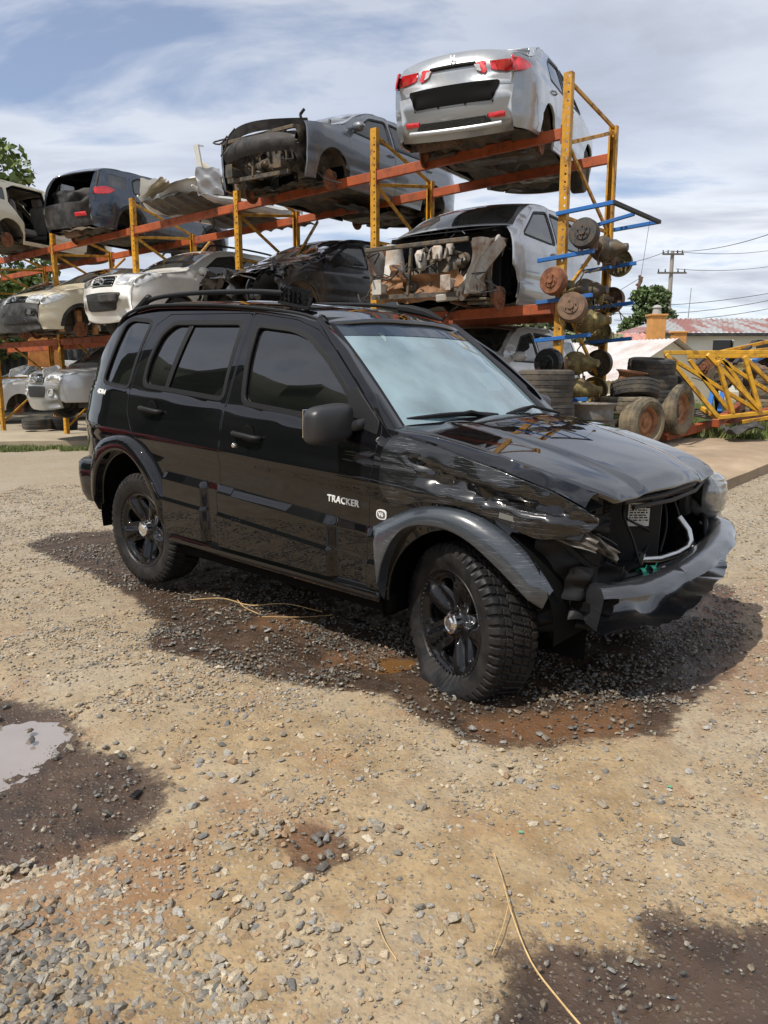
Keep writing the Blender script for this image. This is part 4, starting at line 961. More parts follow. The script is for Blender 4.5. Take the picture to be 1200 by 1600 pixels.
barrel = lathe_mesh('barrel', [(.108, .241), (.114, .246), (.108, .250), (.095, .242), (.085, .224), (.04, .214), (-.06, .21), (-.10, .225), (-.112, .246)], M('satin black barrel', (.008, .008, .009), .45, spec=.3))
capm = lathe_mesh('cap', [(-.055, .052), (-.01, .052), (.0, .047), (.004, .036), (.001, .031), (.007, .024), (.009, 0)], m_chrome, 32)
disc = MB(); disc.lathe([(-.03, .06), (-.03, .14), (-.05, .14), (-.05, .06)], 40, close=True); disc.lathe([(.0, .0), (.0, .062), (-.05, .062)], 24); disc.box((-.11, -.04, .02), (.09, .07, .15), None, .015)
discm = disc.mesh('disc'); discm.materials.append(M('dark brake steel', (.02, .018, .016), .7, spec=.2, var=.3))
nut = MB()
for k in range(5): a = math.pi / 2 + k * 2 * math.pi / 5 + .3; nut.lathe([(-.055, .011), (-.03, .011), (-.024, .007), (-.023, 0)], 6, (.062 * math.cos(a), -.0, .062 * math.sin(a)), (0, 1, 0), sm=False)
nutm = nut.mesh('nuts'); nutm.materials.append(m_chrome)
for x, y, z, tm, rot, lb in ((0, -.70, .36, tyA, (0, .4, 0), None), (2.48, -.70, .325, tyF, (0, 0, R(-21)), 'flat front wheel'), (0, .70, .36, tyA, (0, 0, math.pi), None), (2.48, .70, .345, tyA, (0, 0, math.pi - R(12)), None)):
    flatw = tm is tyF
    w_ = empty('wheel', (x, y, z), rot); w_.parent = SUV
    if lb: w_['label'] = lb
    link('tyre', tm, w_)
    # outward is -Y for the right side: rim pieces are built facing +Y, turn them round
    for nm, me in (('wheel_rim', rimA), ('rim_barrel', barrel), ('hub_cap', capm), ('wheel_nuts', nutm), ('brake_disc', discm)):
        o = link(nm, me, w_); o.rotation_euler = (0, 0, 0) if False else (0, R(20) if flatw else 0, 0)
        if nm != 'wheel_rim': o.rotation_euler = (0, 0, math.pi)
        elif True: o.rotation_euler = (0, R(14), 0)
        if nm == 'hub_cap': o.location = (0, -.105, 0)
        if nm == 'wheel_nuts': o.location = (0, -.068, 0)

# ------------------------------------------------------------------ generic vehicles for the yard
P_TYPES = {
 'hatch': dict(W=1.68, prof=[(1.93, .22), (2.0, .42), (1.99, .60), (1.93, .74), (1.76, .88), (1.10, 1.02), (.98, 1.06), (.30, 1.44), (-.25, 1.50), (-1.2, 1.46), (-1.62, 1.38), (-1.90, 1.0), (-1.97, .78), (-2.0, .55), (-1.94, .24)],
   seg=dict(front_bumper=(0, 3), hood=(3, 6), windscreen=(6, 7), roof=(7, 10), rear_window=(10, 11), tailgate=(11, 12.5), rear_bumper=(12.5, 14)), xf=1.28, xr=-1.25, r=.30, belt=.97,
   doors=[[(.98, .28), (.98, .95), (.83, 1.06), (.30, 1.37), (-.12, 1.43), (-.15, .28)], [(-.16, .28), (-.13, 1.43), (-.85, 1.42), (-1.12, 1.30), (-1.18, .98), (-.86, .62), (-.84, .28)]],
   wins=[[(.80, 1.0), (.28, 1.32), (-.08, 1.37), (-.10, .98)], [(-.19, .98), (-.17, 1.375), (-.80, 1.36), (-1.03, 1.26), (-1.08, 1.0)]], qwin=None),
 'sedan': dict(W=1.70, prof=[(2.12, .22), (2.2, .42), (2.19, .60), (2.12, .72), (1.9, .84), (1.20, .99), (1.05, 1.03), (.30, 1.40), (-.2, 1.465), (-.85, 1.43), (-1.20, 1.33), (-1.68, 1.07), (-2.10, 1.06), (-2.20, 1.0), (-2.22, .72), (-2.24, .5), (-2.14, .24)],
   seg=dict(front_bumper=(0, 3), hood=(3, 6), windscreen=(6, 7), roof=(7, 10), rear_window=(10, 11), boot_lid=(11, 14), rear_bumper=(14, 16)), xf=1.36, xr=-1.24, r=.31, belt=.97,
   doors=[[(.98, .28), (.98, .93), (.85, 1.04), (.30, 1.33), (-.14, 1.39), (-.18, .28)], [(-.19, .28), (-.15, 1.39), (-.80, 1.35), (-1.12, 1.20), (-1.20, .98), (-.88, .62), (-.86, .28)]],
   wins=[[(.82, .98), (.28, 1.28), (-.10, 1.335), (-.13, .97)], [(-.22, .97), (-.19, 1.335), (-.76, 1.30), (-1.04, 1.17), (-1.08, .99)]], qwin=None),
 'suv': dict(W=1.78, prof=[(2.12, .28), (2.22, .50), (2.2, .75), (2.12, .92), (1.92, 1.02), (1.25, 1.12), (1.08, 1.16), (.42, 1.56), (-.2, 1.63), (-1.4, 1.60), (-1.95, 1.52), (-2.16, 1.12), (-2.22, .90), (-2.24, .6), (-2.16, .30)],
   seg=dict(front_bumper=(0, 3), hood=(3, 6), windscreen=(6, 7), roof=(7, 10), rear_window=(10, 11), tailgate=(11, 12.5), rear_bumper=(12.5, 14)), xf=1.36, xr=-1.30, r=.34, belt=1.08,
   doors=[[(1.02, .32), (1.02, 1.04), (.90, 1.16), (.40, 1.49), (-.10, 1.56), (-.14, .32)], [(-.15, .32), (-.11, 1.56), (-.95, 1.54), (-1.20, 1.42), (-1.26, 1.1), (-.90, .70), (-.88, .32)]],
   wins=[[(.88, 1.10), (.38, 1.43), (-.06, 1.50), (-.09, 1.08)], [(-.18, 1.08), (-.16, 1.50), (-.90, 1.48), (-1.12, 1.38), (-1.17, 1.1)]], qwin=[(-1.32, 1.12), (-1.28, 1.42), (-1.75, 1.42), (-1.85, 1.16)]),
 'pickup': dict(W=1.76, prof=[(2.48, .30), (2.58, .52), (2.56, .80), (2.50, .96), (2.30, 1.04), (1.62, 1.13), (1.42, 1.16), (.82, 1.60), (.4, 1.70), (-.3, 1.70), (-.62, 1.64), (-.72, 1.12), (-2.40, 1.10), (-2.50, 1.08), (-2.52, .62), (-2.45, .45)],
   seg=dict(front_bumper=(0, 3), hood=(3, 6), windscreen=(6, 7), roof=(7, 10), rear_window=(10, 11), load_cover=(11, 13), tailgate=(13, 14), rear_bumper=(14, 15)), xf=1.60, xr=-1.45, r=.37, belt=1.10,
   doors=[[(1.34, .36), (1.34, 1.06), (1.24, 1.16), (.78, 1.53), (.42, 1.62), (.36, .36)], [(.35, .36), (.41, 1.62), (-.40, 1.60), (-.55, 1.5), (-.58, .36)]],
   wins=[[(1.20, 1.12), (.76, 1.47), (.46, 1.55), (.43, 1.10)], [(.33, 1.10), (.36, 1.56), (-.36, 1.54), (-.46, 1.46), (-.48, 1.12)]], qwin=None),
}
def clip_x(poly, xc):
    out = []
    p = [tuple(a) for a in poly]
    for i in range(len(p)):
        a, b = p[i], p[(i + 1) % len(p)]
        ia, ib = a[0] <= xc, b[0] <= xc
        if ia: out.append(a)
        if ia != ib: t_ = (xc - a[0]) / (b[0] - a[0]); out.append((xc, a[1] + t_ * (b[1] - a[1])))
    return np.array(out)
def paint(nm, c, dust=.5, metal=0, coat=1.0, rough=.35):
    return M(nm, c, rough, metal, coat, dust=(.30, .26, .20, dust * .6), ds=2.3, dth=.54, bump=.01, bs=4, coat_r=.05)
def cv(pts, n=14):
    P_ = np.array(pts, float); T = np.linspace(0, 1, n); k = np.linspace(0, 1, len(P_)); return np.stack([interp(T, k, P_[:, i]) for i in range(3)], 1)
tyre_small = {}
def small_tyre(r, w=.10, flat_=False):
    k = (round(r, 3), w)
    if k not in tyre_small:
        mb = MB(); rr = r * .62
        mb.lathe([(w * .82, rr), (w * 1.05, rr + .03), (w * 1.08, r - .05), (w * .92, r - .012), (w * .62, r), (w * .60, r - .008), (w * .5, r - .008), (w * .48, r), (w * .06, r), (w * .04, r - .008), (-w * .04, r - .008), (-w * .06, r), (-w * .48, r), (-w * .5, r - .008), (-w * .60, r - .008), (-w * .62, r), (-w * .92, r - .012), (-w * 1.08, r - .05), (-w * 1.05, rr + .03), (-w * .82, rr), (-w * .6, rr - .012), (w * .6, rr - .012)], 44, close=True)
        # lateral tread cuts
        V = np.array(mb.v).reshape(44, 22, 3)
        for k_ in range(0, 44, 2):
            for j in (4, 7, 8, 11, 12, 15): V[k_, j] *= [1, 1, 1]; V[k_, j][0] *= .985; V[k_, j][2] *= .985
        mb.v = [tuple(a) for a in V.reshape(-1, 3)]
        me = mb.mesh('tyre', 30); me.materials.append(m_rubold); tyre_small[k] = me
    return tyre_small[k]
def steel_rim(r, w, mat, key):
    k = ('rim', round(r, 3), key)
    if k not in tyre_small:
        mb = MB(); rr = r * .62
        mb.lathe([(w * .8, rr + .006), (w * .84, rr + .012), (w * .74, rr - .002), (w * .60, rr - .022), (w * .3, rr - .035), (w * .22, rr * .80), (w * .45, rr * .62), (w * .42, rr * .35), (w * .55, rr * .30), (w * .55, 0)], 32)
        mb.lathe([(w * .3, rr - .035), (-w * .5, rr - .03), (-w * .8, rr + .01)], 32)
        me = mb.mesh('rim', 35); me.materials.append(mat); tyre_small[k] = me
    return tyre_small[k]
def wheel(parent, x, y, z, r, side, rimmat=None):
    e = empty('wheel', (x, y, z), (0, 0, 0 if side > 0 else math.pi)); e.parent = parent
    link('tyre', small_tyre(r), e); link('wheel_rim', steel_rim(r, .10, rimmat or M('dull wheel rim', (.22, .22, .22), .45, .6, dust=(.2, .15, .1, .6)), (rimmat.name if rimmat else 'd')), e)
def hub(parent, x, y, z, side, mat=None, r=.14):
    mb = MB(); s = side
    mb.lathe([(.0, .0), (.035, .03), (.035, .062), (.02, .072), (.02, r), (.0, r), (-.0, .08), (-.05, .07), (-.08, .05)], 28, (x, y, z), (0, s, 0))
    for k in range(5): a = k * 1.2566; mb.tube([(x + .05 * math.cos(a), y + s * .03, z + .05 * math.sin(a)), (x + .05 * math.cos(a), y + s * .065, z + .05 * math.sin(a))], .008, 6)
    mb.build('brake_disc', mat or m_rust, parent)
    mb = MB(); mb.box((x - .10, y - s * .03, z + .08), (.12, .10, .10), eul(0, .4, 0), .02); mb.tube([(x, y - s * .06, z), (x - .02, y - s * .16, z + .25), (x - .03, y - s * .20, z + .52)], [.035, .045, .05], 10)
    mb.tube([(x, y - s * .05, z - .04), (x - .1, y - s * .45, z - .02)], .028, 8); mb.tube([(x, y - s * .05, z), (x, y - s * .6, z + .02)], .018, 8); mb.build('suspension_strut', m_mech, parent)
def engine_bay(parent, x0, x1, hw_, z0, z1, seed=0, pale=m_white_p, legs=True):
    rs = random.Random(seed); g = lambda a, b: rs.uniform(a, b)
    mb = MB()
    for k in range(12): mb.box((g(x0, x1 - .1), g(-hw_ * .6, hw_ * .6), g(z0, z1 - .12)), (g(.05, .18), g(.06, .20), g(.04, .14)), eul(g(-.4, .4), g(-.4, .4), g(-.6, .6)), .02)
    mb.box(((x0 + x1) / 2 - .12, .12, z0 + .28), (.34, .52, .34), None, .05); mb.box(((x0 + x1) / 2 - .12, .12, z0 + .48), (.24, .46, .07), None, .02)
    for k in range(4): mb.tube(cv([((x0 + x1) / 2 - .1, -.05 + k * .11, z0 + .5), ((x0 + x1) / 2 + .08, -.05 + k * .11, z0 + .54), ((x0 + x1) / 2 + .16, -.05 + k * .11, z0 + .40)], 7), .024, 7)
    mb.lathe([(-.03, .03), (-.03, .09), (0, .085), (.03, .09), (.03, .03)], 18, ((x0 + x1) / 2 - .1, .42, z0 + .22), (0, 1, 0)); mb.lathe([(-.03, .02), (-.03, .06), (.03, .06), (.03, .02)], 16, ((x0 + x1) / 2 + .02, .42, z0 + .36), (0, 1, 0))
    mb.lathe([(-.16, .05), (-.1, .10), (.1, .13), (.16, .13)], 16, ((x0 + x1) / 2 - .12, -.32, z0 + .22), (0, 1, 0))
    for k in range(7):
        c = np.array([g(x0, x1), g(-hw_ * .7, hw_ * .7), g(z0, z1)]); mb.lathe([(-.06, 0), (-.06, .06), (.05, .07), (.06, .04), (.06, 0)], 12, c, (g(-1, 1), g(-1, 1), g(-1, 1)))
    mb.build('engine', m_mech, parent)
    mb = MB()
    for k in range(26):
        p = np.array([g(x0, x1 + .05), g(-hw_, hw_), g(z0, z1 + .05)]); q = [p]
        for j in range(3): q.append(q[-1] + np.array([g(-.16, .16), g(-.22, .22), g(-.18, .14)]))
        mb.tube(cv(q, 9), g(.005, .013), 5)
    tag(mb.build('wiring_loom', m_trimg, parent), kind='stuff')
    for s in (-1, 1):
        mb = MB(); crump(mb, ((x0 + x1) / 2 - .1, s * (hw_ - .10), (z0 + z1) / 2 + .04), (x1 - x0 + .1, 0, -.12), (0, s * .10, z1 - z0), .05, 10, seed + s + 3); mb.build('inner_wing', pale, parent)
        if legs: mb = MB(); mb.bar((x0 - .1, s * hw_ * .62, z0 + .08), (x1 + .08, s * hw_ * .60, z0 + .10), .07, .11, b=.01); mb.box((x1 + .09, s * hw_ * .60, z0 + .10), (.015, .13, .17), None, .003); mb.build('chassis_leg', pale, parent)
    mb = MB(); mb.bar((x1 - .02, -hw_ * .9, z1 - .05), (x1, hw_ * .9, z1 - .04), .04, .05, b=.008); mb.bar((x1 - .02, -.1, z0), (x1 - .02, -.05, z1 - .04), .03, .04); mb.bar((x1 - .05, -hw_ * .8, z0), (x1 - .02, hw_ * .75, z0 - .02), .05, .05); mb.build('front_crossmember', m_mech, parent)
def gcar(kind, name, label, mat, loc, yaw, seed=0, pitch=0, roll=0, cutx=None, skip=(), wheels=('w', 'w', 'w', 'w'), sc=(1, 1, 1), hood_mat=None, bumper_mat=None, door_skip=(), under=True, glassm=None, trim_arch=None, h=.075, group=None, z_add=0, dent=None, lab2=None, interior=True, pre=None, wins=None):
    T = P_TYPES[kind]; sx, sy, sz = sc
    root = empty(name, loc, (0, 0, 0)); tag(root, label, 'car' if 'pickup' not in name else 'pickup truck', group)
    root.rotation_euler = (roll, pitch, yaw)
    f2 = lambda p: np.array([(a * sx, b * sz) for a, b in p])
    prof0 = f2(T['prof']); Wh = T['W'] / 2 * sy; belt = T['belt'] * sz; H = prof0[:, 1].max()
    pf = chaikin(prof0, 2, False); ll = np.r_[0, np.cumsum(np.linalg.norm(np.diff(pf, axis=0), axis=1))]
    sv = [ll[np.argmin(((pf - q) ** 2).sum(1))] for q in prof0]
    sat = lambda i: float(np.interp(i, range(len(sv)), sv))
    dense = np.stack([np.interp(np.linspace(0, ll[-1], 220), ll, pf[:, i]) for i in (0, 1)], 1)
    Lf, Lr = prof0[:, 0].max(), prof0[:, 0].min()
    isb = kind == 'pickup'
    def hwf(x, z):
        x = np.asarray(x, float); z = np.asarray(z, float)
        y = Wh * (1 - .20 * np.clip((z - belt) / (H - belt), 0, 1.1) ** 1.15) + .018 * np.sin(np.clip((z - .25) / (belt - .25), 0, 1) * math.pi) - .03 * sstep(.45, .2, z)
        y = y - .022 * sstep(belt - .12, belt - .02, z) - .012 * np.exp(-((z - belt * .52) / .05) ** 2)
        y = y - .20 * np.clip((x - (Lf - .62)) / .62, 0, 1) ** 2.2 - .16 * np.clip(((Lr + .55) - x) / .55, 0, 1) ** 2.2
        q = np.stack([x.ravel(), z.ravel()], 1); dm = np.full(len(q), 9.)
        for i in range(0, 220, 44): dm = np.minimum(dm, np.sqrt(((q[:, None] - dense[None, i:i + 44]) ** 2).sum(2)).min(1))
        d = np.clip(1 - dm.reshape(x.shape) / .07, 0, 1); return y - .07 * (1 - np.sqrt(np.maximum(1 - d * d, 0)))
    nrm = np.stack([np.gradient(pf[:, 1]), -np.gradient(pf[:, 0])], 1); nrm /= np.linalg.norm(nrm, axis=1)[:, None] + 1e-9
    crn = interp(ll, [0, sat(3), sat(4), sat(5), sat(6.5), sat(8), sat(10), sat(10.5), ll[-1]], [.13, .12, .05, .035, .07, .035, .04, .06, .12])
    def sf(u, v):
        t_ = v / Wh; px = np.interp(u, ll, pf[:, 0]); pz = np.interp(u, ll, pf[:, 1]); nx_ = np.interp(u, ll, nrm[:, 0]); nz_ = np.interp(u, ll, nrm[:, 1]); c_ = np.interp(u, ll, crn) * (1 - np.abs(t_) ** 2.3)
        sg_ = 1.0
        return st(px - nx_ * -c_ * sg_, t_ * hwf(px, pz), pz - nz_ * -c_ * sg_)
    nzm = nrm[len(nrm) // 2, 1]
    if nzm < 0: nrm *= -1
    SS = Surf(sf, 1)
    tq = np.array([[ll[-1] / 2, 0.]]); e_ = 1e-2
    nn_ = np.cross(SS(tq + [[e_, 0]]) - SS(tq), SS(tq + [[0, e_]]) - SS(tq))[0]
    SS.sgn = 1 if nn_[2] > 0 else -1
    xf, xr, wr = T['xf'] * sx, T['xr'] * sx, T['r'] * sz
    zb = .24 * sz if not isb else .36
    ar = wr + .06
    low = [(Lf - .08, zb)] + [(xf + ar, zb)] + arc(xf, wr, ar, 10, 170, 14) + [(xf - ar, zb), (xr + ar, zb)] + arc(xr, wr, ar, 10, 170, 14) + [(xr - ar, zb + .02), (Lr + .1, zb + .03)]
    up = [tuple(q) for q in dense if q[1] > zb + .03]
    outline = np.array(up + [low[-1]] + low[::-1][1:])
    full_outline = outline
    if cutx is not None: outline = clip_x(outline, cutx)
    doors = [f2(d) for d in T['doors']]; wins_ = [f2(w_) for w_ in T['wins']]; qw = f2(T['qwin']) if T['qwin'] else None
    gl = glassm or m_carglass
    bm = bumper_mat or mat
    for sgn, nm in ((-1, 'r'), (1, 'l')):
        S = Surf((lambda u, v: st(u, -hwf(u, v), v)) if sgn < 0 else (lambda u, v: st(u, hwf(u, v), v)), 1 if sgn < 0 else -1)
        if nm not in skip:
            holes = [ex(d, .004) for d in doors] + ([rnd(qw, .05)] if qw is not None else [])
            dd = (lambda q: dent(q, sgn)) if dent else None
            patch('side_body', S, outline, mat, root, holes=holes, h=h if not dent else .045, fl=.03, disp=dd)
            for i, (d, w_) in enumerate(zip(doors, wins_)):
                wr_ = rnd(w_, .05)
                if (nm, i) in door_skip: continue
                dr = patch('door', S, rnd(d, .04), mat, root, holes=[wr_], h=h, gap=.003, fl=.02)
                if (nm, i, 'w') not in door_skip: patch('window_pane', S, ex(wr_, .006), gl, dr, h=.15, off=-.012, fl=0)
                patch('window_frame', S, ex(wr_, .018), m_trim, dr, holes=[inset(wr_, .006)], h=.1, off=.003, fl=.006)
                xh = d[:, 0].min() + .13; zh = belt - .13; y_ = float(hwf(np.array([xh]), np.array([zh]))[0])
                mb = MB(); mb.tube(cv([(xh - .08, sgn * (y_ - .005), zh), (xh - .04, sgn * (y_ + .03), zh), (xh + .06, sgn * (y_ + .03), zh - .002), (xh + .1, sgn * (y_ - .005), zh - .004)], 8), .012, 6); mb.build('door_handle', mat, dr)
            if qw is not None: patch('quarter_window', S, ex(rnd(qw, .05), .004), gl, root, h=.15, off=-.01, fl=0)
            ins = [(outline if cutx is None else outline)]
            hol = [rnd(w_, .05) for w_ in wins_] + ([rnd(qw, .05)] if qw is not None else [])
            for i, d in enumerate(doors):
                if (nm, i) in door_skip: hol[i] = inset(d, .05)
            patch('inner_skin', S, inset(outline, .02), m_blackin if not pre else pre, root, holes=hol, h=.2, off=-.05, fl=0)
            if trim_arch:
                for xc in ((xf, xr) if cutx is None else (xr,)):
                    a_ = arc(xc, wr, ar + .002, 0, 180, 20); b_ = arc(xc, wr, ar + .055, 180, 0, 20)
                    patch('arch_trim', S, a_ + b_, trim_arch, root, h=.06, off=.012, fl=.02)
                patch('sill_trim', S, [(xf - ar - .02, zb + .10), (xr + ar + .02, zb + .10), (xr + ar + .02, zb - .01), (xf - ar - .02, zb - .01)], trim_arch, root, h=.1, off=.012, fl=.02)
        # mirror
        xm, zm = doors[0][:, 0].max() - .14, belt + .07; ym = float(hwf(np.array([xm]), np.array([zm]))[0])
        if 'mirror' not in skip:
            mb = MB(); mb.sheet(lambda u, v: (xm + .07 * math.sin((v - .5) * math.pi) * 1.0, sgn * (ym + .10 + .10 * math.cos((v - .5) * math.pi) ** .6 * math.cos(u * 6.283)), zm + .065 * math.cos((v - .5) * math.pi) ** .6 * math.sin(u * 6.283)), 14, 8)
            mb.bar((xm, sgn * (ym - .01), zm - .05), (xm, sgn * (ym + .08), zm - .03), .05, .03); mb.build('door_mirror', mat, root, 60)
        for (x_, k_) in ((xf, 0), (xr, 2)):
            md = wheels[k_ + (0 if sgn < 0 else 1)]
            if md == 'w': wheel(root, x_, sgn * (Wh - .12), wr, wr, sgn)
            elif md == 'h': hub(root, x_, sgn * (Wh - .10), wr * .85, sgn)
            if md != 'n' or True:
                if not (cutx is not None and x_ > cutx):
                    mb = MB(); mb.sheet(lambda u, v: (x_ + (ar + .01) * math.cos(R(190 - 200 * u)), sgn * (Wh - .35 + .30 * v), wr + (ar + .01) * math.sin(R(190 - 200 * u))), 14, 1)
                    mb.add([(x_ - ar, sgn * (Wh - .36), zb), (x_ + ar, sgn * (Wh - .36), zb), (x_ + ar, sgn * (Wh - .36), wr + ar), (x_ - ar, sgn * (Wh - .36), wr + ar)], [(0, 1, 2, 3)]); mb.build('wheel_housing', m_under, root)
    for nm, (a, b_) in T['seg'].items():
        if nm in skip: continue
        s0, s1 = sat(a) + .004, sat(b_) - .004; w1 = Wh * .995
        if nm in ('windscreen', 'rear_window'):
            inner = rnd([(s0 + .04, -Wh * .90), (s1 - .03, -Wh * .90), (s1 - .03, Wh * .90), (s0 + .04, Wh * .90)], .05)
            patch(nm + '_frame', SS, [(s0, -w1), (s1, -w1), (s1, w1), (s0, w1)], mat, root, holes=[inner], h=.12, fl=.01, rim=0)
            if nm + '_glass' not in skip: g_ = patch(nm, SS, inner, gl, root, h=.18, off=-.003, fl=0)
        else:
            mt = (hood_mat or mat) if nm == 'hood' else bm if 'bumper' in nm else mat
            patch(nm, SS, [(s0, -w1), (s1, -w1), (s1, w1), (s0, w1)], mt, root, h=.09, fl=.02, disp=((lambda q: dent(np.stack([np.interp(q[:, 0], ll, pf[:, 0]), np.interp(q[:, 0], ll, pf[:, 1])], 1), 0, q)) if dent and nm in ('hood', 'front_bumper') else None))
    if interior:
        zf = .38 * sz
        for x, y in ((.30, -.36), (.30, .36), (-.62, -.33), (-.62, .33)):
            mb = MB(); mb.box((x * sx + .1, y, zf + .17), (.5, .46, .16), None, .05); mb.box((x * sx - .17, y, zf + .48), (.14, .46, .58), eul(0, -.25, 0), .05); mb.box((x * sx - .26, y, zf + .84), (.09, .25, .17), eul(0, -.2, 0), .03); mb.build('seat', m_seat, root)
        xc = prof0[6, 0] - .25; mb = MB(); mb.box((xc, 0, belt - .12), (.42, Wh * 1.7, .22), None, .06); cc = np.array([xc - .32, -.36, belt - .02]); d_, s1_, s2_ = frame((-.85, 0, .5)); mb.tube([cc + .17 * (math.cos(a) * s1_ + math.sin(a) * s2_) for a in np.linspace(0, 6.283, 21)], .014, 6, caps=False); mb.build('dashboard', m_trim, root)
        mb = MB(); mb.box(((prof0[6, 0] + Lr + .5) / 2, 0, zf), (prof0[6, 0] - Lr - .5, Wh * 1.8, .03)); mb.box((prof0[6, 0] - .05, 0, (zf + belt) / 2), (.03, Wh * 1.75, belt - zf)); mb.build('cabin_floor', m_blackin, root)
    if under:
        mb = MB(); fx = (cutx if cutx is not None else Lf) - .25
        mb.sheet(lambda u, v: (Lr + .25 + (fx - Lr - .25) * u, (v - .5) * 2 * (Wh - .10 - (.22 if abs(Lr + .25 + (fx - Lr - .25) * u - xf) < ar or abs(Lr + .25 + (fx - Lr - .25) * u - xr) < ar else 0)), zb + .02 + .035 * abs(math.sin(v * 14)) + .03 * math.sin(u * 23) * (1 if abs(v - .5) > .1 else 3)), 60, 24, sm=False)
        mb.build('floor_pan', m_under, root)
        mb = MB(); mb.tube(cv([(xf, .15, zb + .05), (0, .12, zb - .01), (-.8 * sx, .10, zb - .01), (xr - .1, .3, zb + .08), (Lr + .25, .42, zb + .04)], 20), .028, 8); mb.lathe([(-.28, 0), (-.28, .08), (.28, .08), (.28, 0)], 16, (Lr + .45, .35, zb + .05), (.25, 1, 0)); mb.build('exhaust', m_rust2, root)
        mb = MB(); mb.tube([(xr, -Wh + .2, wr * .85), (xr, Wh - .2, wr * .85)], .05, 8); mb.box((xr + .45, -.1, zb + .03), (.5, 1.0, .16), None, .05)
        for s in (-1, 1): mb.bar((xr + .1, s * .5, wr * .8), (xr + .6, s * .55, zb), .06, .08); mb.lathe([(-.1, .05), (.1, .05)], 10, (xr - .1, s * .45, zb + .15), (0, 0, 1))
        mb.build('rear_axle', m_mech, root)
        if cutx is None: mb = MB(); mb.bar((xf - .25, -.5, zb + .02), (xf - .25, .5, zb + .02), .22, .07); mb.box((xf + .15, .0, zb + .15), (.45, .5, .25), None, .04); mb.build('subframe', m_mech, root)
    info = dict(SS=SS, sat=sat, Wh=Wh, root=root, hwf=hwf, Lf=Lf, Lr=Lr, belt=belt, prof=prof0, ll=ll, wr=wr, xf=xf, xr=xr, zb=zb, mat=mat,
                SL=Surf(lambda u, v: st(u, hwf(u, v), v), -1), SR=Surf(lambda u, v: st(u, -hwf(u, v), v), 1))
    return info
def lamp(c, nm, s0, s1, y0, y1, mat, off=.006, side=None, taper=.3, h=.06, in_=None):
    """lamp on the strip, mirrored; (s0,s1) profile indices, y as fraction of half width"""
    a, b = c['sat'](s0), c['sat'](s1); W_ = c['Wh']
    for sg in (-1, 1):
        p = rnd([(a, sg * y0 * W_), (a - (b - a) * 0 , sg * y1 * W_), (b, sg * y1 * W_), (b - (b - a) * taper, sg * y0 * W_)], .03)
        o = patch(nm, c['SS'], p, mat, c['root'], h=h, off=off, fl=.02)
        if in_: patch(nm + '_lens', c['SS'], inset(ccw(p), .025), in_, o, h=h, off=off + .004, fl=.004)
def side_lamp(c, nm, poly, mat, off=.007, sides=(-1, 1)):
    for sg in sides: patch(nm, c['SL'] if sg > 0 else c['SR'], rnd(poly, .03), mat, c['root'], h=.06, off=off, fl=.02)
def grille(c, s0, s1, w, n, barmat, nm='grille', barr=.010, badge=True, w2=None):
    a, b = c['sat'](s0), c['sat'](s1); W_ = c['Wh']; w2 = w2 or w
    g_ = patch(nm, c['SS'], rnd([(a, -w * W_), (b, -w2 * W_), (b, w2 * W_), (a, w * W_)], .03), m_blackin, c['root'], h=.08, off=.005, fl=.02)
    for k in range(n):
        s_ = a + (b - a) * (k + .6) / (n + .2); ww = w + (w2 - w) * (k + .6) / n
        V = c['SS'](np.stack([np.full(15, s_), np.linspace(-ww * W_ * .97, ww * W_ * .97, 15)], 1)); out_ = np.array([.014, 0, 0]) * np.sign(c['SS'](np.array([[s_, 0.]]))[0][0])
        mb = MB(); mb.tube(V + out_, barr, 6); mb.build('grille_bar', barmat, g_)
    if badge:
        p = c['SS'](np.array([[(a + b) / 2, 0.]]))[0]; mb = MB(); s = 1 if p[0] > 0 else -1
        mb.tube([p + np.array([s * .03, .065 * math.cos(t_), .048 * math.sin(t_)]) for t_ in np.linspace(0, 6.283, 25)], .008, 6, caps=False); mb.tube([p + np.array([s * .03, .03 * math.cos(t_), .045 * math.sin(t_)]) for t_ in np.linspace(0, 6.283, 25)], .006, 6, caps=False); mb.build('badge', m_chrome, g_)

# ------------------------------------------------------------------ the storage rack
RP0 = np.array([2.07, 9.32]); RD = np.array([-.7834, .6216]); RN = np.array([.6216, .7834]); BAY = 2.8; DEP = 1.31
YF = math.atan2(-RN[1], -RN[0]); YR = math.atan2(RN[1], RN[0])
UPZ = lambda s: 4.05 - .0195 * s
MIDZ = lambda s: 2.13 - .012 * s
TOPZ = lambda s: 4.68 - .028 * s
def rk(s, d, z=0): p = RP0 + RD * s + RN * d; return np.array([p[0], p[1], z])
m_yel = M('yellow rack paint', (.50, .245, .015), .45, dust=(.12, .055, .022, .9), ds=9, dth=.56, var=.2, vs=3, bump=.03, bs=60)
m_ora = M('orange red beam paint', (.34, .075, .022), .5, dust=(.09, .035, .02, .8), ds=5, dth=.56, var=.25, vs=3, bump=.03, bs=50)
m_blue = M('blue steel paint', (.015, .12, .38), .45, dust=(.10, .07, .05, .6), ds=9, dth=.6)
m_yel2 = M('bright yellow truss paint', (.58, .31, .02), .4, dust=(.16, .075, .03, .85), ds=9, dth=.57, var=.25)
rack = empty('storage_rack', tuple(rk(0, 0, float(terr(*RP0)))), label='long two-level yellow and orange steel pallet rack holding rows of wrecked cars', cat='rack')
bpy.context.view_layer.update(); RI = rack.matrix_world.inverted()
def rparent(o): o.parent = rack; o.matrix_parent_inverse = RI; return o
ROT = np.stack([np.r_[RD, 0], np.r_[RN, 0], [0, 0, 1]], 1)
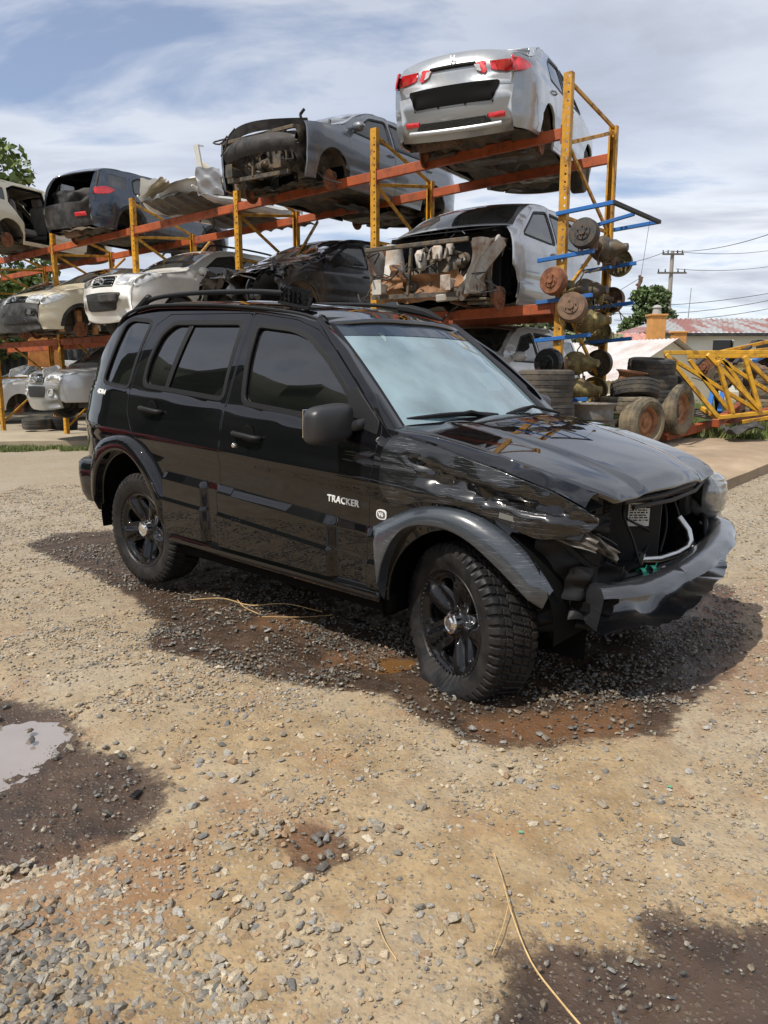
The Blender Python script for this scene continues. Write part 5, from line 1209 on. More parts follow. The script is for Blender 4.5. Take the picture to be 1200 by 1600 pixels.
def upright(s, d, top, front=True):
    p = rk(s, d); z0 = float(terr(p[0], p[1])) - .02; w, dp, pitch_ = .10, .075, .085; V = []; F = []
    n = int((top - z0) / pitch_); ph = (top - z0) / n; hs = .011
    mb = MB(); fy = -dp / 2 if front else dp / 2
    for k in range(n):                                  # punched face: one cell per hole
        za, zb_ = z0 + k * ph, z0 + (k + 1) * ph; zc_ = (za + zb_) / 2; cx = -.018
        o = [(-w / 2, za), (w / 2, za), (w / 2, zb_), (-w / 2, zb_)]; i_ = [(cx - hs, zc_ - hs), (cx + hs, zc_ - hs), (cx + hs, zc_ + hs), (cx - hs, zc_ + hs)]
        Vv = [(a, fy, b) for a, b in o + i_]; mb.add(np.array(Vv) @ ROT.T + [p[0], p[1], 0], [(0, 1, 5, 4), (1, 2, 6, 5), (2, 3, 7, 6), (3, 0, 4, 7)])
    for sx in (-1, 1):
        mb.add(np.array([(sx * w / 2, -dp / 2, z0), (sx * w / 2, dp / 2, z0), (sx * w / 2, dp / 2, top), (sx * w / 2, -dp / 2, top)]) @ ROT.T + [p[0], p[1], 0], [(0, 1, 2, 3)])
        mb.box(np.array([sx * (w / 2 - .012), -fy, (z0 + top) / 2]) @ ROT.T + [p[0], p[1], 0], (.024, .003, top - z0), ROT)
    mb.box((p[0], p[1], z0 + .01), (.16, .14, .012), ROT)
    rparent(mb.build('upright', m_yel))
def rbar(nm, a, b, w, h, mat, bb=.004): mb = MB(); mb.bar(a, b, w, h, b=bb); o = mb.build(nm, mat); return rparent(o)
NB = 6
for i in range(NB):
    s = i * BAY; tf = TOPZ(s); tr = (4.42 if i == 0 else 4.25) - .03 * s
    upright(s, 0, tf, True); upright(s, DEP, tr, False)
    zs = [float(terr(*rk(s, .6)[:2])) + .25, 1.25, 2.25, 3.15, 3.95 - .02 * s, tr - .08]
    for k in range(len(zs) - 1):
        a, b = (rk(s, .03, zs[k]), rk(s, DEP - .03, zs[k + 1])) if k % 2 == 0 else (rk(s, DEP - .03, zs[k]), rk(s, .03, zs[k + 1]))
        rbar('diagonal_brace', a, b, .03, .045, m_yel)
    for z in (1.25, 3.15): rbar('horizontal_brace', rk(s, .03, z), rk(s, DEP - .03, z), .03, .04, m_yel)
    rbar('top_brace', rk(s, .0, tf - .08), rk(s, DEP, tr - .02), .03, .045, m_yel)
for i in range(NB - 1 + 1):
    s0, s1 = i * BAY + .052, (i + 1) * BAY - .052
    if i == NB - 1: s1 -= .6
    for d in (0, DEP):
        for zf_ in (UPZ, MIDZ):
            mb = MB(); o_ = -.01 if d == 0 else .01
            a, b = rk(s0, d + o_, zf_(s0)), rk(s1, d + o_, zf_(s1)); mb.bar(a, b, .05, .125, b=.008)
            for q, zz in ((a, zf_(s0)), (b, zf_(s1))): mb.box(q + [0, 0, -.01], (.012, .075, .20), ROT, .003)
            rparent(mb.build('beam', m_ora))
    for k in range(1):
        s = (s0 + s1) / 2 + .4
        if i in (1, 2, 3): rbar('support_bar', rk(s - .2, .0, MIDZ(s) + .9), rk(s + .5, DEP, UPZ(s) - .1), .035, .045, m_yel)

# ------------------------------------------------------------------ vehicles
def rloc(s, d, z): p = rk(s, d); return (p[0], p[1], z)
pt_silver = paint('dusty silver paint', (.42, .44, .46), .45, .6, 1, .35)
pt_silver2 = paint('grey silver paint', (.30, .32, .34), .4, .6, 1, .35)
pt_white = paint('dusty white paint', (.62, .61, .57), .5)
pt_cream = paint('cream paint', (.58, .52, .38), .5)
pt_blue = paint('dark blue metallic paint', (.022, .036, .062), .3, .3, 1, .3)
pt_grey = paint('blue grey metallic paint', (.13, .145, .165), .4, .4, 1, .35)
pt_black = paint('dusty black paint', (.010, .010, .012), .25)
pt_green = paint('grey green paint', (.23, .25, .24), .4, .4)
m_lampc = M('clear lamp lens', (.50, .51, .50), .15, .2, 1.0, var=.25, vs=14)
m_lampd = M('lamp reflector', (.7, .7, .68), .2, .8, 1.0, var=.3, vs=20)
m_redl = M('bright red lamp', (.55, .015, .02), .2, 0, 1.0, var=.3, vs=25)
m_mesh = M('black mesh', (.012, .012, .012), .5, bump=.6, bs=50)

# silver sedan, rear outwards
c = gcar('sedan', 'sedan_car', 'silver sedan with red tail lamps, rear outwards, on the top level at the rack end', pt_silver2, (1.70, 11.25, 3.92), R(65.5), pitch=R(-4), wheels=('w', 'n', 'h', 'h'), sc=(.97, .99, .98), skip=('mirror',))
SS, sat, Wh = c['SS'], c['sat'], c['Wh']
for sg in (-1, 1):
    patch('taillight', SS, rnd([(sat(13.2), sg * .64 * Wh), (sat(13.15), sg * .985 * Wh), (sat(13.55), sg * .985 * Wh), (sat(13.5), sg * .66 * Wh)], .03), m_redl, c['root'], h=.06, off=.012, fl=.02)
    patch('taillight_lens', SS, rnd([(sat(13.25), sg * .36 * Wh), (sat(13.18), sg * .57 * Wh), (sat(13.6), sg * .57 * Wh), (sat(13.52), sg * .45 * Wh)], .03), m_redl, c['root'], h=.06, off=.012, fl=.02)
    patch('reversing_lamp', SS, rnd([(sat(13.3), sg * .38 * Wh), (sat(13.27), sg * .46 * Wh), (sat(13.52), sg * .49 * Wh), (sat(13.5), sg * .44 * Wh)], .015), m_lampc, c['root'], h=.06, off=.020, fl=.008)
    S_ = c['SL'] if sg > 0 else c['SR']
    patch('taillight', S_, rnd([(-2.20, .80), (-2.20, .96), (-2.02, .94), (-1.88, .90), (-2.05, .83)], .03), m_redl, c['root'], h=.05, off=.012, fl=.02)
    patch('rear_reflector', SS, rnd([(sat(15.3), sg * .60 * Wh), (sat(15.3), sg * .86 * Wh), (sat(15.45), sg * .86 * Wh), (sat(15.42), sg * .60 * Wh)], .012), m_redl, c['root'], h=.06, off=.012, fl=.008)
    for y_ in (.25, .72): p = SS(np.array([[sat(14.9), sg * y_ * Wh]]))[0]; mb = MB(); mb.lathe([(0, .014), (.006, .012), (.006, 0)], 10, p, (-1, 0, 0)); mb.build('parking_sensor', m_trim, c['root'])
patch('boot_opening', SS, rnd([(sat(13.85), -.80 * Wh), (sat(13.85), .80 * Wh), (sat(14.85), .70 * Wh), (sat(14.85), -.70 * Wh)], .05), m_blackin, c['root'], h=.08, off=.012, fl=.03)
patch('bumper_mesh', SS, rnd([(sat(15.35), -.58 * Wh), (sat(15.35), .58 * Wh), (sat(15.6), .66 * Wh), (sat(15.6), -.66 * Wh)], .03), m_mesh, c['root'], h=.08, off=.010, fl=.02)
mb = MB(); P_ = SS(np.stack([np.full(21, sat(15.68)), np.linspace(-.80 * Wh, .80 * Wh, 21)], 1)); mb.tube(P_ + [-.012, 0, 0], .022, 8, flat=1.2); mb.build('bumper_lip', pt_silver, c['root'])
mb = MB(); P_ = SS(np.stack([np.full(15, sat(13.2)), np.linspace(-.42 * Wh, .42 * Wh, 15)], 1)); mb.tube(P_ + [-.012, 0, -.01], .018, 8); mb.build('plate_garnish', m_trim, c['root'])
p = SS(np.array([[sat(13.05), 0.]]))[0]; text('boot_emblem', 'H', .085, m_chrome, c['root'], Matrix.Translation(p + np.array([-.02, 0, .01])) @ Euler((R(72), 0, R(-90))).to_matrix().to_4x4(), .004, .003)

# blue grey stripped SUV
c = gcar('suv', 'stripped_suv', 'blue-grey SUV with stripped front end on the top rack level beside the silver sedan', pt_grey, (-.60, 12.9, 3.76), R(-125), cutx=1.88, skip=('front_bumper', 'hood'), wheels=('h', 'h', 'h', 'h'), sc=(.99, .95, .90), door_skip=(), glassm=glass('clear side glass', (.4, .42, .42), .1, (.4, .4, .4), 1.5))
engine_bay(c['root'], 1.30, 2.0, .76, .30, .86, 11, m_mech)
mb = MB(); mb.sheet(lambda u, v: (1.75 + .30 * math.sin(u * 3.14) + .05 * v, (u - .5) * 1.5, .84 + .12 * v), 14, 3); mb.sheet(lambda u, v: (1.92 + .16 * math.sin(u * 3.14) + .06 * math.sin(v * 3.14), (u - .5) * 1.35, .55 + .24 * v), 14, 6); mb.build('front_panel', m_trimg, c['root'])
mb = MB(); mb.bar((1.2, .62, .96), (1.14, .60, 1.12), .03, .03); mb.bar((1.15, .1, 1.16), (1.10, .02, 1.30), .03, .03); mb.bar((1.10, .02, 1.30), (1.10, .10, 1.36), .03, .03); mb.box((1.5, -.3, .92), (.5, .5, .04), eul(.1, .1, .3), .01); mb.bar((1.75, .3, .85), (1.75, .32, 1.02), .02, .04); mb.bar((1.75, .1, .85), (1.75, .12, 1.0), .02, .03); mb.build('broken_bracket', m_trim, c['root'])
mb = MB(); crump(mb, (-.4, .3, .18), (1.6, 0, -.1), (0, .6, -.1), .06, 10, 6); crump(mb, (-1.2, .5, .0), (.5, 0, -.5), (0, .3, .1), .05, 6, 2); mb.build('hanging_liner', m_trim, c['root'])

# white cut body wreck
wk = empty('car_shell', rloc(6.9, 1.0, UPZ(7) + .06), (0, 0, YF + R(4)), label='white cut-up car floor shell with jagged pillars on the top rack level', cat='car wreck')
mb = MB(); mb.sheet(lambda u, v: (-1.5 + 2.9 * u, (v - .5) * 1.45, .12 + .05 * abs(math.sin(v * 16)) + .05 * math.sin(u * 13) + (.25 * max(0, u - .8))), 40, 20, sm=False); mb.build('floor_pan', m_under, wk)
for sg in (-1, 1):
    mb = MB(); P_ = cv([(1.5, sg * .66, .30), (1.1, sg * .72, .16), (.5, sg * .74, .18), (-.3, sg * .74, .18), (-.9, sg * .72, .35), (-1.15, sg * .68, .75), (-1.2, sg * .62, 1.0)] if sg > 0 else [(1.5, sg * .66, .30), (1.1, sg * .72, .16), (.5, sg * .74, .18), (-.3, sg * .74, .18), (-.9, sg * .72, .3)], 24); mb.tube(P_, [.015, .05, .08, .085, .08, .06, .02], 8, flat=1.1); mb.build('sill', pt_white, wk)
    mb = MB(); crump(mb, (1.15, sg * .68, .42), (.55, 0, -.1), (0, -sg * .05, .42), .03, 9, 3 + sg); mb.build('torn_wing', pt_white, wk)
mb = MB(); crump(mb, (-.95, .68, .70), (.45, 0, .2), (-.15, -.08, .75), .025, 10, 8); mb.build('quarter_panel', pt_white, wk)
mb = MB(); mb.bar((-.1, -.72, .62), (.2, .70, .66), .16, .06, b=.01)
for k in range(9): mb.lathe([(0, .03), (.035, .03)], 8, (-.07 + .03 * k, -.6 + k * .15, .66), (0, 0, 1))
mb.build('crossmember', m_mech, wk)
mb = MB(); mb.bar((.1, .3, .45), (.5, -.2, .95), .14, .10, b=.03); mb.build('steering_column', pt_cream, wk)
mb = MB(); mb.bar((1.2, .60, .35), (1.28, .56, .95), .10, .03); mb.bar((1.28, .56, .95), (1.1, .5, .98), .06, .02); crump(mb, (1.0, .0, .40), (.5, 0, .1), (0, 1.2, 0), .09, 12, 5); mb.build('broken_pillar', pt_white, wk)
mb = MB(); mb.tube(cv([(-.6, -.1, .5), (-.65, -.12, .9), (-.72, -.2, 1.05), (-.70, -.2, 1.2)], 10), .012, 6); mb.build('bent_rod', m_mech, wk)
engine_bay(wk, -.3, .6, .6, .2, .5, 21, m_mech, False)
for k_, aa in enumerate((((.7, -.3, .42), (.5, .1, .1), (.1, .7, .15), .06, 9, 12), ((-.5, .35, .5), (.6, 0, .15), (0, .6, .2), .06, 9, 14), ((1.35, -.35, .40), (.3, .1, .0), (0, .5, .2), .04, 8, 16))): mb = MB(); crump(mb, *aa); mb.build('torn_sheet', (pt_white, m_white_p, pt_cream)[k_], wk)

# dark blue hatchback, rear outwards, tailgate gone
c = gcar('suv', 'hatchback_car', 'dark blue hatchback with missing tailgate and one red tail lamp on the top rack level', pt_blue, (-4.82, 16.25, 3.72), R(61), skip=('tailgate', 'rear_window', 'mirror'), wheels=('h', 'n', 'n', 'h'), sc=(.84, .90, .82), bumper_mat=m_trimg, trim_arch=m_trimg, glassm=glass('hazy side glass', (.3, .3, .3), .3, (.35, .36, .36), 1.5))
for sg in (-1,): patch('taillight', c['SR'], rnd([(-1.82, .76), (-1.80, .87), (-1.60, .92), (-1.42, .88), (-1.60, .79)], .03), m_redl, c['root'], h=.05, off=.014, fl=.02); patch('rear_reflector', c['SS'], rnd([(c['sat'](13.2), -.50 * c['Wh']), (c['sat'](13.2), -.86 * c['Wh']), (c['sat'](13.4), -.86 * c['Wh']), (c['sat'](13.4), -.50 * c['Wh'])], .01), m_redl, c['root'], h=.06, off=.012, fl=.01)
mb = MB(); crump(mb, (-1.62, .1, .75), (.1, 0, .4), (0, 1.1, 0), .05, 10, 3); mb.tube(cv([(-1.80, -.66, .65), (-1.74, -.66, .95), (-1.60, -.56, 1.20), (-1.57, 0, 1.24), (-1.60, .56, 1.20), (-1.74, .66, .95), (-1.80, .66, .65)], 30), .022, 8); mb.build('tailgate_opening', m_trimg, c['root'])

# cream wagon body, rear door missing
c = gcar('suv', 'wagon_car', 'cream wagon body with missing rear door at the far left of the top level', pt_cream, (-7.65, 17.2, 3.70), R(68), skip=('mirror', 'tailgate'), wheels=('n', 'n', 'h', 'n'), sc=(.89, .9, .87), door_skip=(('r', 1), ('r', 0, 'w')))
# ---- middle level
c = gcar('suv', 'stripped_wagon', 'silver wagon with bare rusty engine bay on the middle rack level behind the black estate', pt_silver, (1.47, 10.94, 1.96), R(-124), cutx=1.22, skip=('front_bumper', 'hood', 'mirror'), wheels=('n', 'h', 'w', 'w'), sc=(1.02, 1.0, .98))
m_rustwhite = M('rust stained white metal', (.42, .40, .36), .55, dust=(.17, .085, .035, .95), ds=4, dth=.5, var=.2)
engine_bay(c['root'], 1.25, 2.0, .78, .32, .92, 31, m_rustwhite)
mb = MB(); mb.box((1.22, 0, .75), (.05, 1.45, .66)); mb.sheet(lambda u, v: (1.26 + .22 * v, (u - .5) * 1.5, 1.12 - .05 * v), 10, 2); mb.build('bulkhead', m_trim, c['root'])
mb = MB(); mb.sheet(lambda u, v: (1.55 + .2 * math.cos(u * 5) * (1 - .35 * v), -.60 + .19 * math.sin(u * 5) * (1 - .4 * v), .55 + .42 * v), 16, 6); mb.box((1.72, -.08, .74), (.10, .13, .24), eul(.1, .2, .1), .04); mb.box((1.75, .16, .80), (.06, .12, .17), eul(0, 0, .2), .02); mb.lathe([(0, .03), (.1, .045), (.16, .03), (.17, 0)], 12, (1.7, .3, .78), (0, 0, 1)); mb.build('strut_tower', M('white cast tower', (.6, .58, .54), .5, dust=(.3, .2, .12, .7)), c['root'])
mb = MB(); mb.bar((1.35, .80, .95), (1.95, .55, .28), .05, .17, b=.015); mb.bar((1.95, .55, .28), (2.0, .3, .26), .05, .08, b=.01); mb.build('bent_wing_rail', M('bare grey wing rail', (.32, .31, .28), .5, dust=(.2, .12, .07, .7)), c['root'])
for s_ in (-1, 1): mb = MB(); mb.lathe([(-.05, .12), (.02, .14), (.06, .08), (.06, .05)], 18, (1.5, s_ * .62, .90), (0, 0, 1)); mb.build('strut_mount', m_rust, c['root'])
mb = MB(); crump(mb, (1.9, 0, .40), (.1, 1.2, 0), (.1, 0, .30), .08, 12, 7); crump(mb, (1.8, -.4, .55), (.3, .4, 0), (0, 0, .3), .06, 9, 2); mb.build('rusty_front_panel', M('rust brown sheet', (.20, .10, .045), .8, var=.5, vs=7), c['root'])

def dent3(q, sg, uv=None): x, z = q[:, 0], q[:, 1]; return -sstep(1.05, 1.9, x) * (.06 + .05 * wob(x * 3 + (uv[:, 1] * 2 if uv is not None else 0), z * 4, 0, 1, 2) + .02 * np.abs(np.sin(x * 9 + z * 6)))
c = gcar('sedan', 'sedan_car', 'black sedan with crumpled bonnet and front wing on the middle rack level', pt_black, (-.95, 13.25, 2.04), R(-131), dent=dent3, wheels=('w', 'n', 'w', 'w'), sc=(.99, 1.0, .99), h=.06, glassm=glass('pale grey glass', (.25, .28, .3), .12, (.5, .52, .5), 1.6), skip=('front_bumper',), roll=0)
for aa in (((2.0, .1, .55), (.25, .2, 0), (.1, 0, .5), .08, 8, 3), ((1.95, -.55, .6), (.35, .1, 0), (.0, .3, .4), .08, 8, 5), ((1.75, .80, .80), (.3, 0, .1), (.1, .05, -.18), .04, 7, 5)): mb = MB(); crump(mb, *aa); mb.build('crumpled_front', pt_black, c['root'])
mb = MB(); mb.box((.80, 1.02, .98), (.12, .20, .16), eul(.2, .3, .1), .03); mb.build('hanging_mirror', m_trim, c['root'])

c = gcar('suv', 'people_carrier', 'white people carrier with round clouded headlamps on the middle rack level', pt_white, (-3.39, 15.2, 1.97), R(-126), wheels=('w', 'w', 'w', 'w'), sc=(1.0, .98, 1.0), glassm=None)
grille(c, 2.1, 3.1, .42, 4, m_chrome, barr=.012); lamp(c, 'headlight', 2.35, 4.1, .50, .95, m_lampc, in_=m_lampd)
side_lamp(c, 'headlight', [(2.16, .80), (1.75, .98), (1.70, 1.02), (1.95, 1.02), (2.14, .92)], m_lampc)
patch('lower_grille', c['SS'], rnd([(c['sat'](.9), -.55 * c['Wh']), (c['sat'](.9), .55 * c['Wh']), (c['sat'](1.75), .72 * c['Wh']), (c['sat'](1.75), -.72 * c['Wh'])], .05), m_mesh, c['root'], h=.08, off=.02, fl=.03)
mb = MB(); mb.box((2.36, .25, .62), (.08, .5, .14), None, .02); mb.build('bumper_bracket', m_trimg, c['root'])
for sg in (-1, 1): mb = MB(); mb.tube(cv([(.5, sg * .62, 1.58), (.4, sg * .62, 1.66), (-.4, sg * .62, 1.69), (-1.2, sg * .62, 1.66), (-1.3, sg * .62, 1.60)], 16), .018, 8); mb.build('roof_rail', m_trim, c['root'])

c = gcar('hatch', 'hatchback_car', 'cream hatchback with grey bumper and missing front wheel on the middle rack level', pt_cream, (-5.49, 16.29, 1.91), R(-126.6), wheels=('h', 'h', 'w', 'w'), sc=(1.05, 1.02, 1.02), bumper_mat=m_trimg, trim_arch=m_trimg)
grille(c, 2.45, 3.15, .50, 4, m_chrome, barr=.007); lamp(c, 'headlight', 2.45, 3.6, .52, .96, m_lampc, in_=m_lampd)
side_lamp(c, 'headlight', [(2.05, .66), (1.72, .78), (1.62, .86), (1.80, .87), (2.03, .78)], m_lampc)
patch('lower_grille', c['SS'], rnd([(c['sat'](.7), -.62 * c['Wh']), (c['sat'](.7), .62 * c['Wh']), (c['sat'](1.25), .45 * c['Wh']), (c['sat'](1.25), -.45 * c['Wh'])], .04), m_mesh, c['root'], h=.08, off=.012, fl=.02)
for sg in (-1, 1): patch('fog_lamp_recess', c['SS'], rnd([(c['sat'](1.3), sg * .58 * c['Wh']), (c['sat'](1.2), sg * .9 * c['Wh']), (c['sat'](1.6), sg * .92 * c['Wh']), (c['sat'](1.75), sg * .6 * c['Wh'])], .03), m_mesh, c['root'], h=.08, off=.012, fl=.02)
mb = MB(); mb.sheet(lambda u, v: (1.34 + .36 * math.cos(R(200 - 220 * u)), .60 + .2 * v, .30 + .36 * math.sin(R(200 - 220 * u)) + .03 * math.sin(u * 20)), 20, 3); mb.box((1.3, .66, .42), (.10, .10, .4), None, .02); mb.build('rusty_wheel_liner', M('rust orange liner', (.38, .19, .07), .8, var=.5, vs=9, bump=.2, bs=30), c['root'])

c = gcar('hatch', 'hatchback_car', 'dark grey-green hatchback at the far left of the middle level behind the cream one', pt_green, rloc(13.3, 1.3, MIDZ(12.5) - .02), YF, wheels=('h', 'h', 'n', 'n'), sc=(1.05, 1, 1.0), hood_mat=pt_grey)
# ---- ground level
gl_ = lambda s, d: float(gz(*rk(s, d)[:2]))
c = gcar('pickup', 'pickup_truck', 'silver pickup truck with chrome grille parked on old tyres under the rack', pt_silver, (-5.0, 16.15, .48), R(-127), wheels=('w', 'n', 'w', 'w'), sc=(.86, .90, .86), under=True)
grille(c, 1.9, 2.95, .40, 5, m_chrome, barr=.014); lamp(c, 'headlight', 2.0, 3.2, .48, .95, m_lampc, in_=m_lampd)
side_lamp(c, 'headlight', [(2.50, .80), (2.15, .98), (2.2, 1.03), (2.48, .95)], m_lampc)
patch('lower_grille', c['SS'], rnd([(c['sat'](1.15), -.45 * c['Wh']), (c['sat'](1.15), .45 * c['Wh']), (c['sat'](1.75), .48 * c['Wh']), (c['sat'](1.75), -.48 * c['Wh'])], .03), m_mesh, c['root'], h=.08, off=.012, fl=.02)
for sg in (-1, 1): p = c['SS'](np.array([[c['sat'](1.4), sg * .74 * c['Wh']]]))[0]; mb = MB(); mb.lathe([(0, .07), (.02, .065), (.02, .05), (.0, .045), (.012, 0)], 16, p, (1, sg * .3, 0)); mb.build('fog_lamp', m_lampc, c['root'])
c = gcar('hatch', 'hatchback_car', 'white hatchback with rusty bare hub at the left edge of the ground row', pt_white, (-9.64, 22.55, .12), YF, wheels=('h', 'h', 'w', 'w'), sc=(1.08, 1.02, 1.05), bumper_mat=m_trimg, hood_mat=pt_silver)
c = gcar('suv', 'estate_car', 'light grey estate car parked on the ground under the right end of the rack', pt_white, (1.46, 11.65, .5), R(-123), sc=(.95, 1, .95), h=.06)
c = gcar('sedan', 'sedan_car', 'bright red car body seen low behind the rack at the left', paint('red car paint', (.50, .02, .015), .15), (-7.0, 26.5, .3), R(175), sc=(1, 1, 1.05), interior=False, under=False)

# ------------------------------------------------------------------ axles on blue brackets at the rack end
bracket_tops = []
def bracket(i, z, s_in, s_out, d0, d1, tilt=0.0, lab=''):
    e = empty('wall_bracket', tuple(rk(0, 0, z)), label=lab, cat='bracket'); bpy.context.view_layer.update(); iv = e.matrix_world.inverted()
    for d in (d0, d1):
        mb = MB(); mb.bar(rk(s_in, d, z - .02), rk(s_out, d, z + tilt), .045, .045, b=.004); o = mb.build('bracket_arm', m_blue); o.parent = e; o.matrix_parent_inverse = iv
    return e, iv
e, iv = bracket(0, 3.20, .06, -.62, -.06, DEP + .06, .02, 'blue open bracket frame above all the axles at the rack end')
mb = MB(); mb.bar(rk(-.62, -.08, 3.22), rk(-.62, DEP + .08, 3.22), .045, .045, b=.004); o = mb.build('end_bar', m_trimg); o.parent = e; o.matrix_parent_inverse = iv
mb = MB(); mb.bar(rk(.02, .6, 3.10), rk(-.60, .6, 3.20), .04, .04, b=.004); o = mb.build('middle_arm', m_blue); o.parent = e; o.matrix_parent_inverse = iv
for z, lb in ((2.70, 'blue bracket holding the uppermost axle'), (2.22, 'blue bracket holding the second axle from the top'), (1.78, 'blue bracket between the third axle and the black drums'), (1.05, 'lowest blue bracket just above the old tyres')):
    bracket(0, z, .28, -.42, -.06, DEP - .1, .03, lb)
m_drum = M('dark drum paint', (.03, .03, .03), .45, .3, dust=(.12, .08, .05, .6), ds=14)
m_brass = M('greasy yellow casting', (.20, .16, .06), .6, .2, var=.5, vs=16, dust=(.12, .08, .05, .8), ds=9)
def axle(label, pn, pf, r, mn, mf, mt, seed, cable=m_rust2):
    pn = np.array(pn); pf = np.array(pf); e = empty('rear_axle', tuple(pn)); tag(e, label, 'axle'); bpy.context.view_layer.update(); iv = e.matrix_world.inverted(); d = (pf - pn) / np.linalg.norm(pf - pn)
    def P(o): o.parent = e; o.matrix_parent_inverse = iv
    L_ = np.linalg.norm(pf - pn)
    for p, dd, m_ in ((pn, -d, mn), (pf, d, mf)):
        mb = MB(); mb.lathe([(-.07, r * 1.02), (-.05, r * 1.04), (-.045, r), (.02, r), (.035, r * .93), (.037, r * .55), (.05, r * .5), (.05, r * .25), (.07, r * .22), (.07, 0)], 36, p, dd)
        d_, a1, a2 = frame(dd)
        nbt = 4 + (seed * 2) % 3
        for k in range(nbt): a = .4 * seed + k * 6.2832 / nbt; c = p + (a1 * math.cos(a) + a2 * math.sin(a)) * r * .36; mb.tube([c + dd * .03, c + dd * .070], .009, 6)
        P(mb.build('brake_drum', m_))
    mb = MB(); mb.tube(np.linspace(pn + d * .05, pf - d * .05, 6), .042, 10); c = pn + d * L_ * .5; mb.lathe([(-.17, .04), (-.12, .10), (-.05, .145), (.05, .145), (.12, .10), (.17, .04)], 20, c, d); mb.lathe([(.08, .11), (.16, .10), (.24, .05), (.30, .045), (.30, 0)], 16, c, np.cross(d, (0, 0, 1))); P(mb.build('axle_casing', mt))
    rs = random.Random(seed); mb = MB()
    for k in range(7):
        q = [pn + d * L_ * rs.uniform(.1, .9) + np.array([rs.uniform(-.06, .06), rs.uniform(-.06, .06), rs.uniform(-.08, .08)])]
        for j in range(4): q.append(q[-1] + d * rs.uniform(-.15, .2) + np.array([rs.uniform(-.10, .10), rs.uniform(-.1, .1), rs.uniform(-.16, .12)]))
        mb.tube(cv(q, 12), rs.uniform(.006, .011), 5)
    for k in (.25, .75): mb.tube(cv([pn + d * L_ * k + (0, 0, -.1), pn + d * L_ * k + (.02, 0, .06)], 4), .05, 8)
    o = mb.build('brake_cables', cable); o['kind'] = 'stuff'; P(o)
axle('topmost axle with dark ribbed drum on the blue brackets', rk(-.30, -.10, 2.93), rk(-.18, 1.28, 2.75), .165, m_drum, m_brass, m_mech, 1)
axle('second axle from the top with a brown rusty drum', rk(.0, -.22, 2.42), rk(-.12, 1.28, 2.30), .155, m_rust, m_rust2, m_mech, 2, m_brass)
axle('third axle with rusty face drum and yellowish greasy casing', rk(-.24, -.20, 2.12), rk(.02, 1.20, 1.88), .165, M('rust brown drum', (.13, .075, .045), .75, var=.4, vs=12), m_brass, m_brass, 3, m_brass)
axle('axle with gloss black drum hanging upper of the two black ones', rk(-.02, -.30, 1.49), rk(-.05, 1.12, 1.50), .17, m_gblk, m_mech, m_brass, 4)
axle('lowest axle with matt black drum just above the rims', rk(-.16, -.32, 1.19), rk(-.02, 1.08, 1.16), .165, m_trim, m_brass, m_brass, 5)

# ------------------------------------------------------------------ old tyres and rims
m_rimrust = M('rusty rim', (.24, .11, .05), .8, var=.45, vs=10, bump=.2, bs=40)
m_rimgrey = M('grey steel rim', (.16, .16, .155), .55, .5, var=.3, dust=(.18, .12, .07, .7))
m_tan = M('mud caked tyre', (.06, .055, .045), .85, var=.25, dust=(.24, .19, .12, .8), ds=4, dth=.47, bump=.1, bs=60)
def old_tyre(label, loc, rot, r=.31, w=.10, mat=None, rim=None, group=None):
    e = empty('old_tyre' if rim is None else 'old_wheel', loc, rot); tag(e, label, 'tyre' if rim is None else 'wheel', group)
    me = small_tyre(r, w)
    if mat: me = me.copy(); me.materials.clear(); me.materials.append(mat)
    o = link('tyre', me, e)
    if rim: link('rim', steel_rim(r, w, rim, rim.name), e)
    return e
def rim_only(label, loc, rot, r=.30, w=.11, rim=None): e = empty('wheel_rim', loc, rot); tag(e, label, 'rim'); link('rim', steel_rim(r, w, rim, rim.name), e); return e
def gp(px, py, Y):                                       # point of the yard at depth Y (metres ahead of the viewpoint)
    c_, s_ = math.cos(math.atan(220 / 1200)), math.sin(math.atan(220 / 1200)); x = (px - 600) / 1200; u = -(py - 800) / 1200
    d = np.array([x, c_ + u * s_, -s_ + u * c_]); return np.array([0, 0, 1.4]) + d * (Y / d[1])
FL = R(90)
for k, (py, lb) in enumerate(((668, 'fourth tyre down in the flat stack behind the windscreen'), (645, 'third tyre down in the flat stack behind the windscreen'), (620, 'second tyre down in the flat stack behind the windscreen'), (594, 'top tyre of the flat stack left of the yellow post'))):
    p = gp(850 + (k % 2) * 3, py, 8.6); old_tyre(lb, p, (FL, 0, k * .7), .31, .105, m_rubold, group='flat tyre stack by the post')
for k, (px, py, lb) in enumerate(((922, 668, 'grey rim at the bottom beside the hood, under another rim'), (920, 645, 'grey rim lying flat under the lowest axle'))):
    rim_only(lb, gp(px, py, 9.0), (FL, 0, k), .50, .13, m_rimgrey)
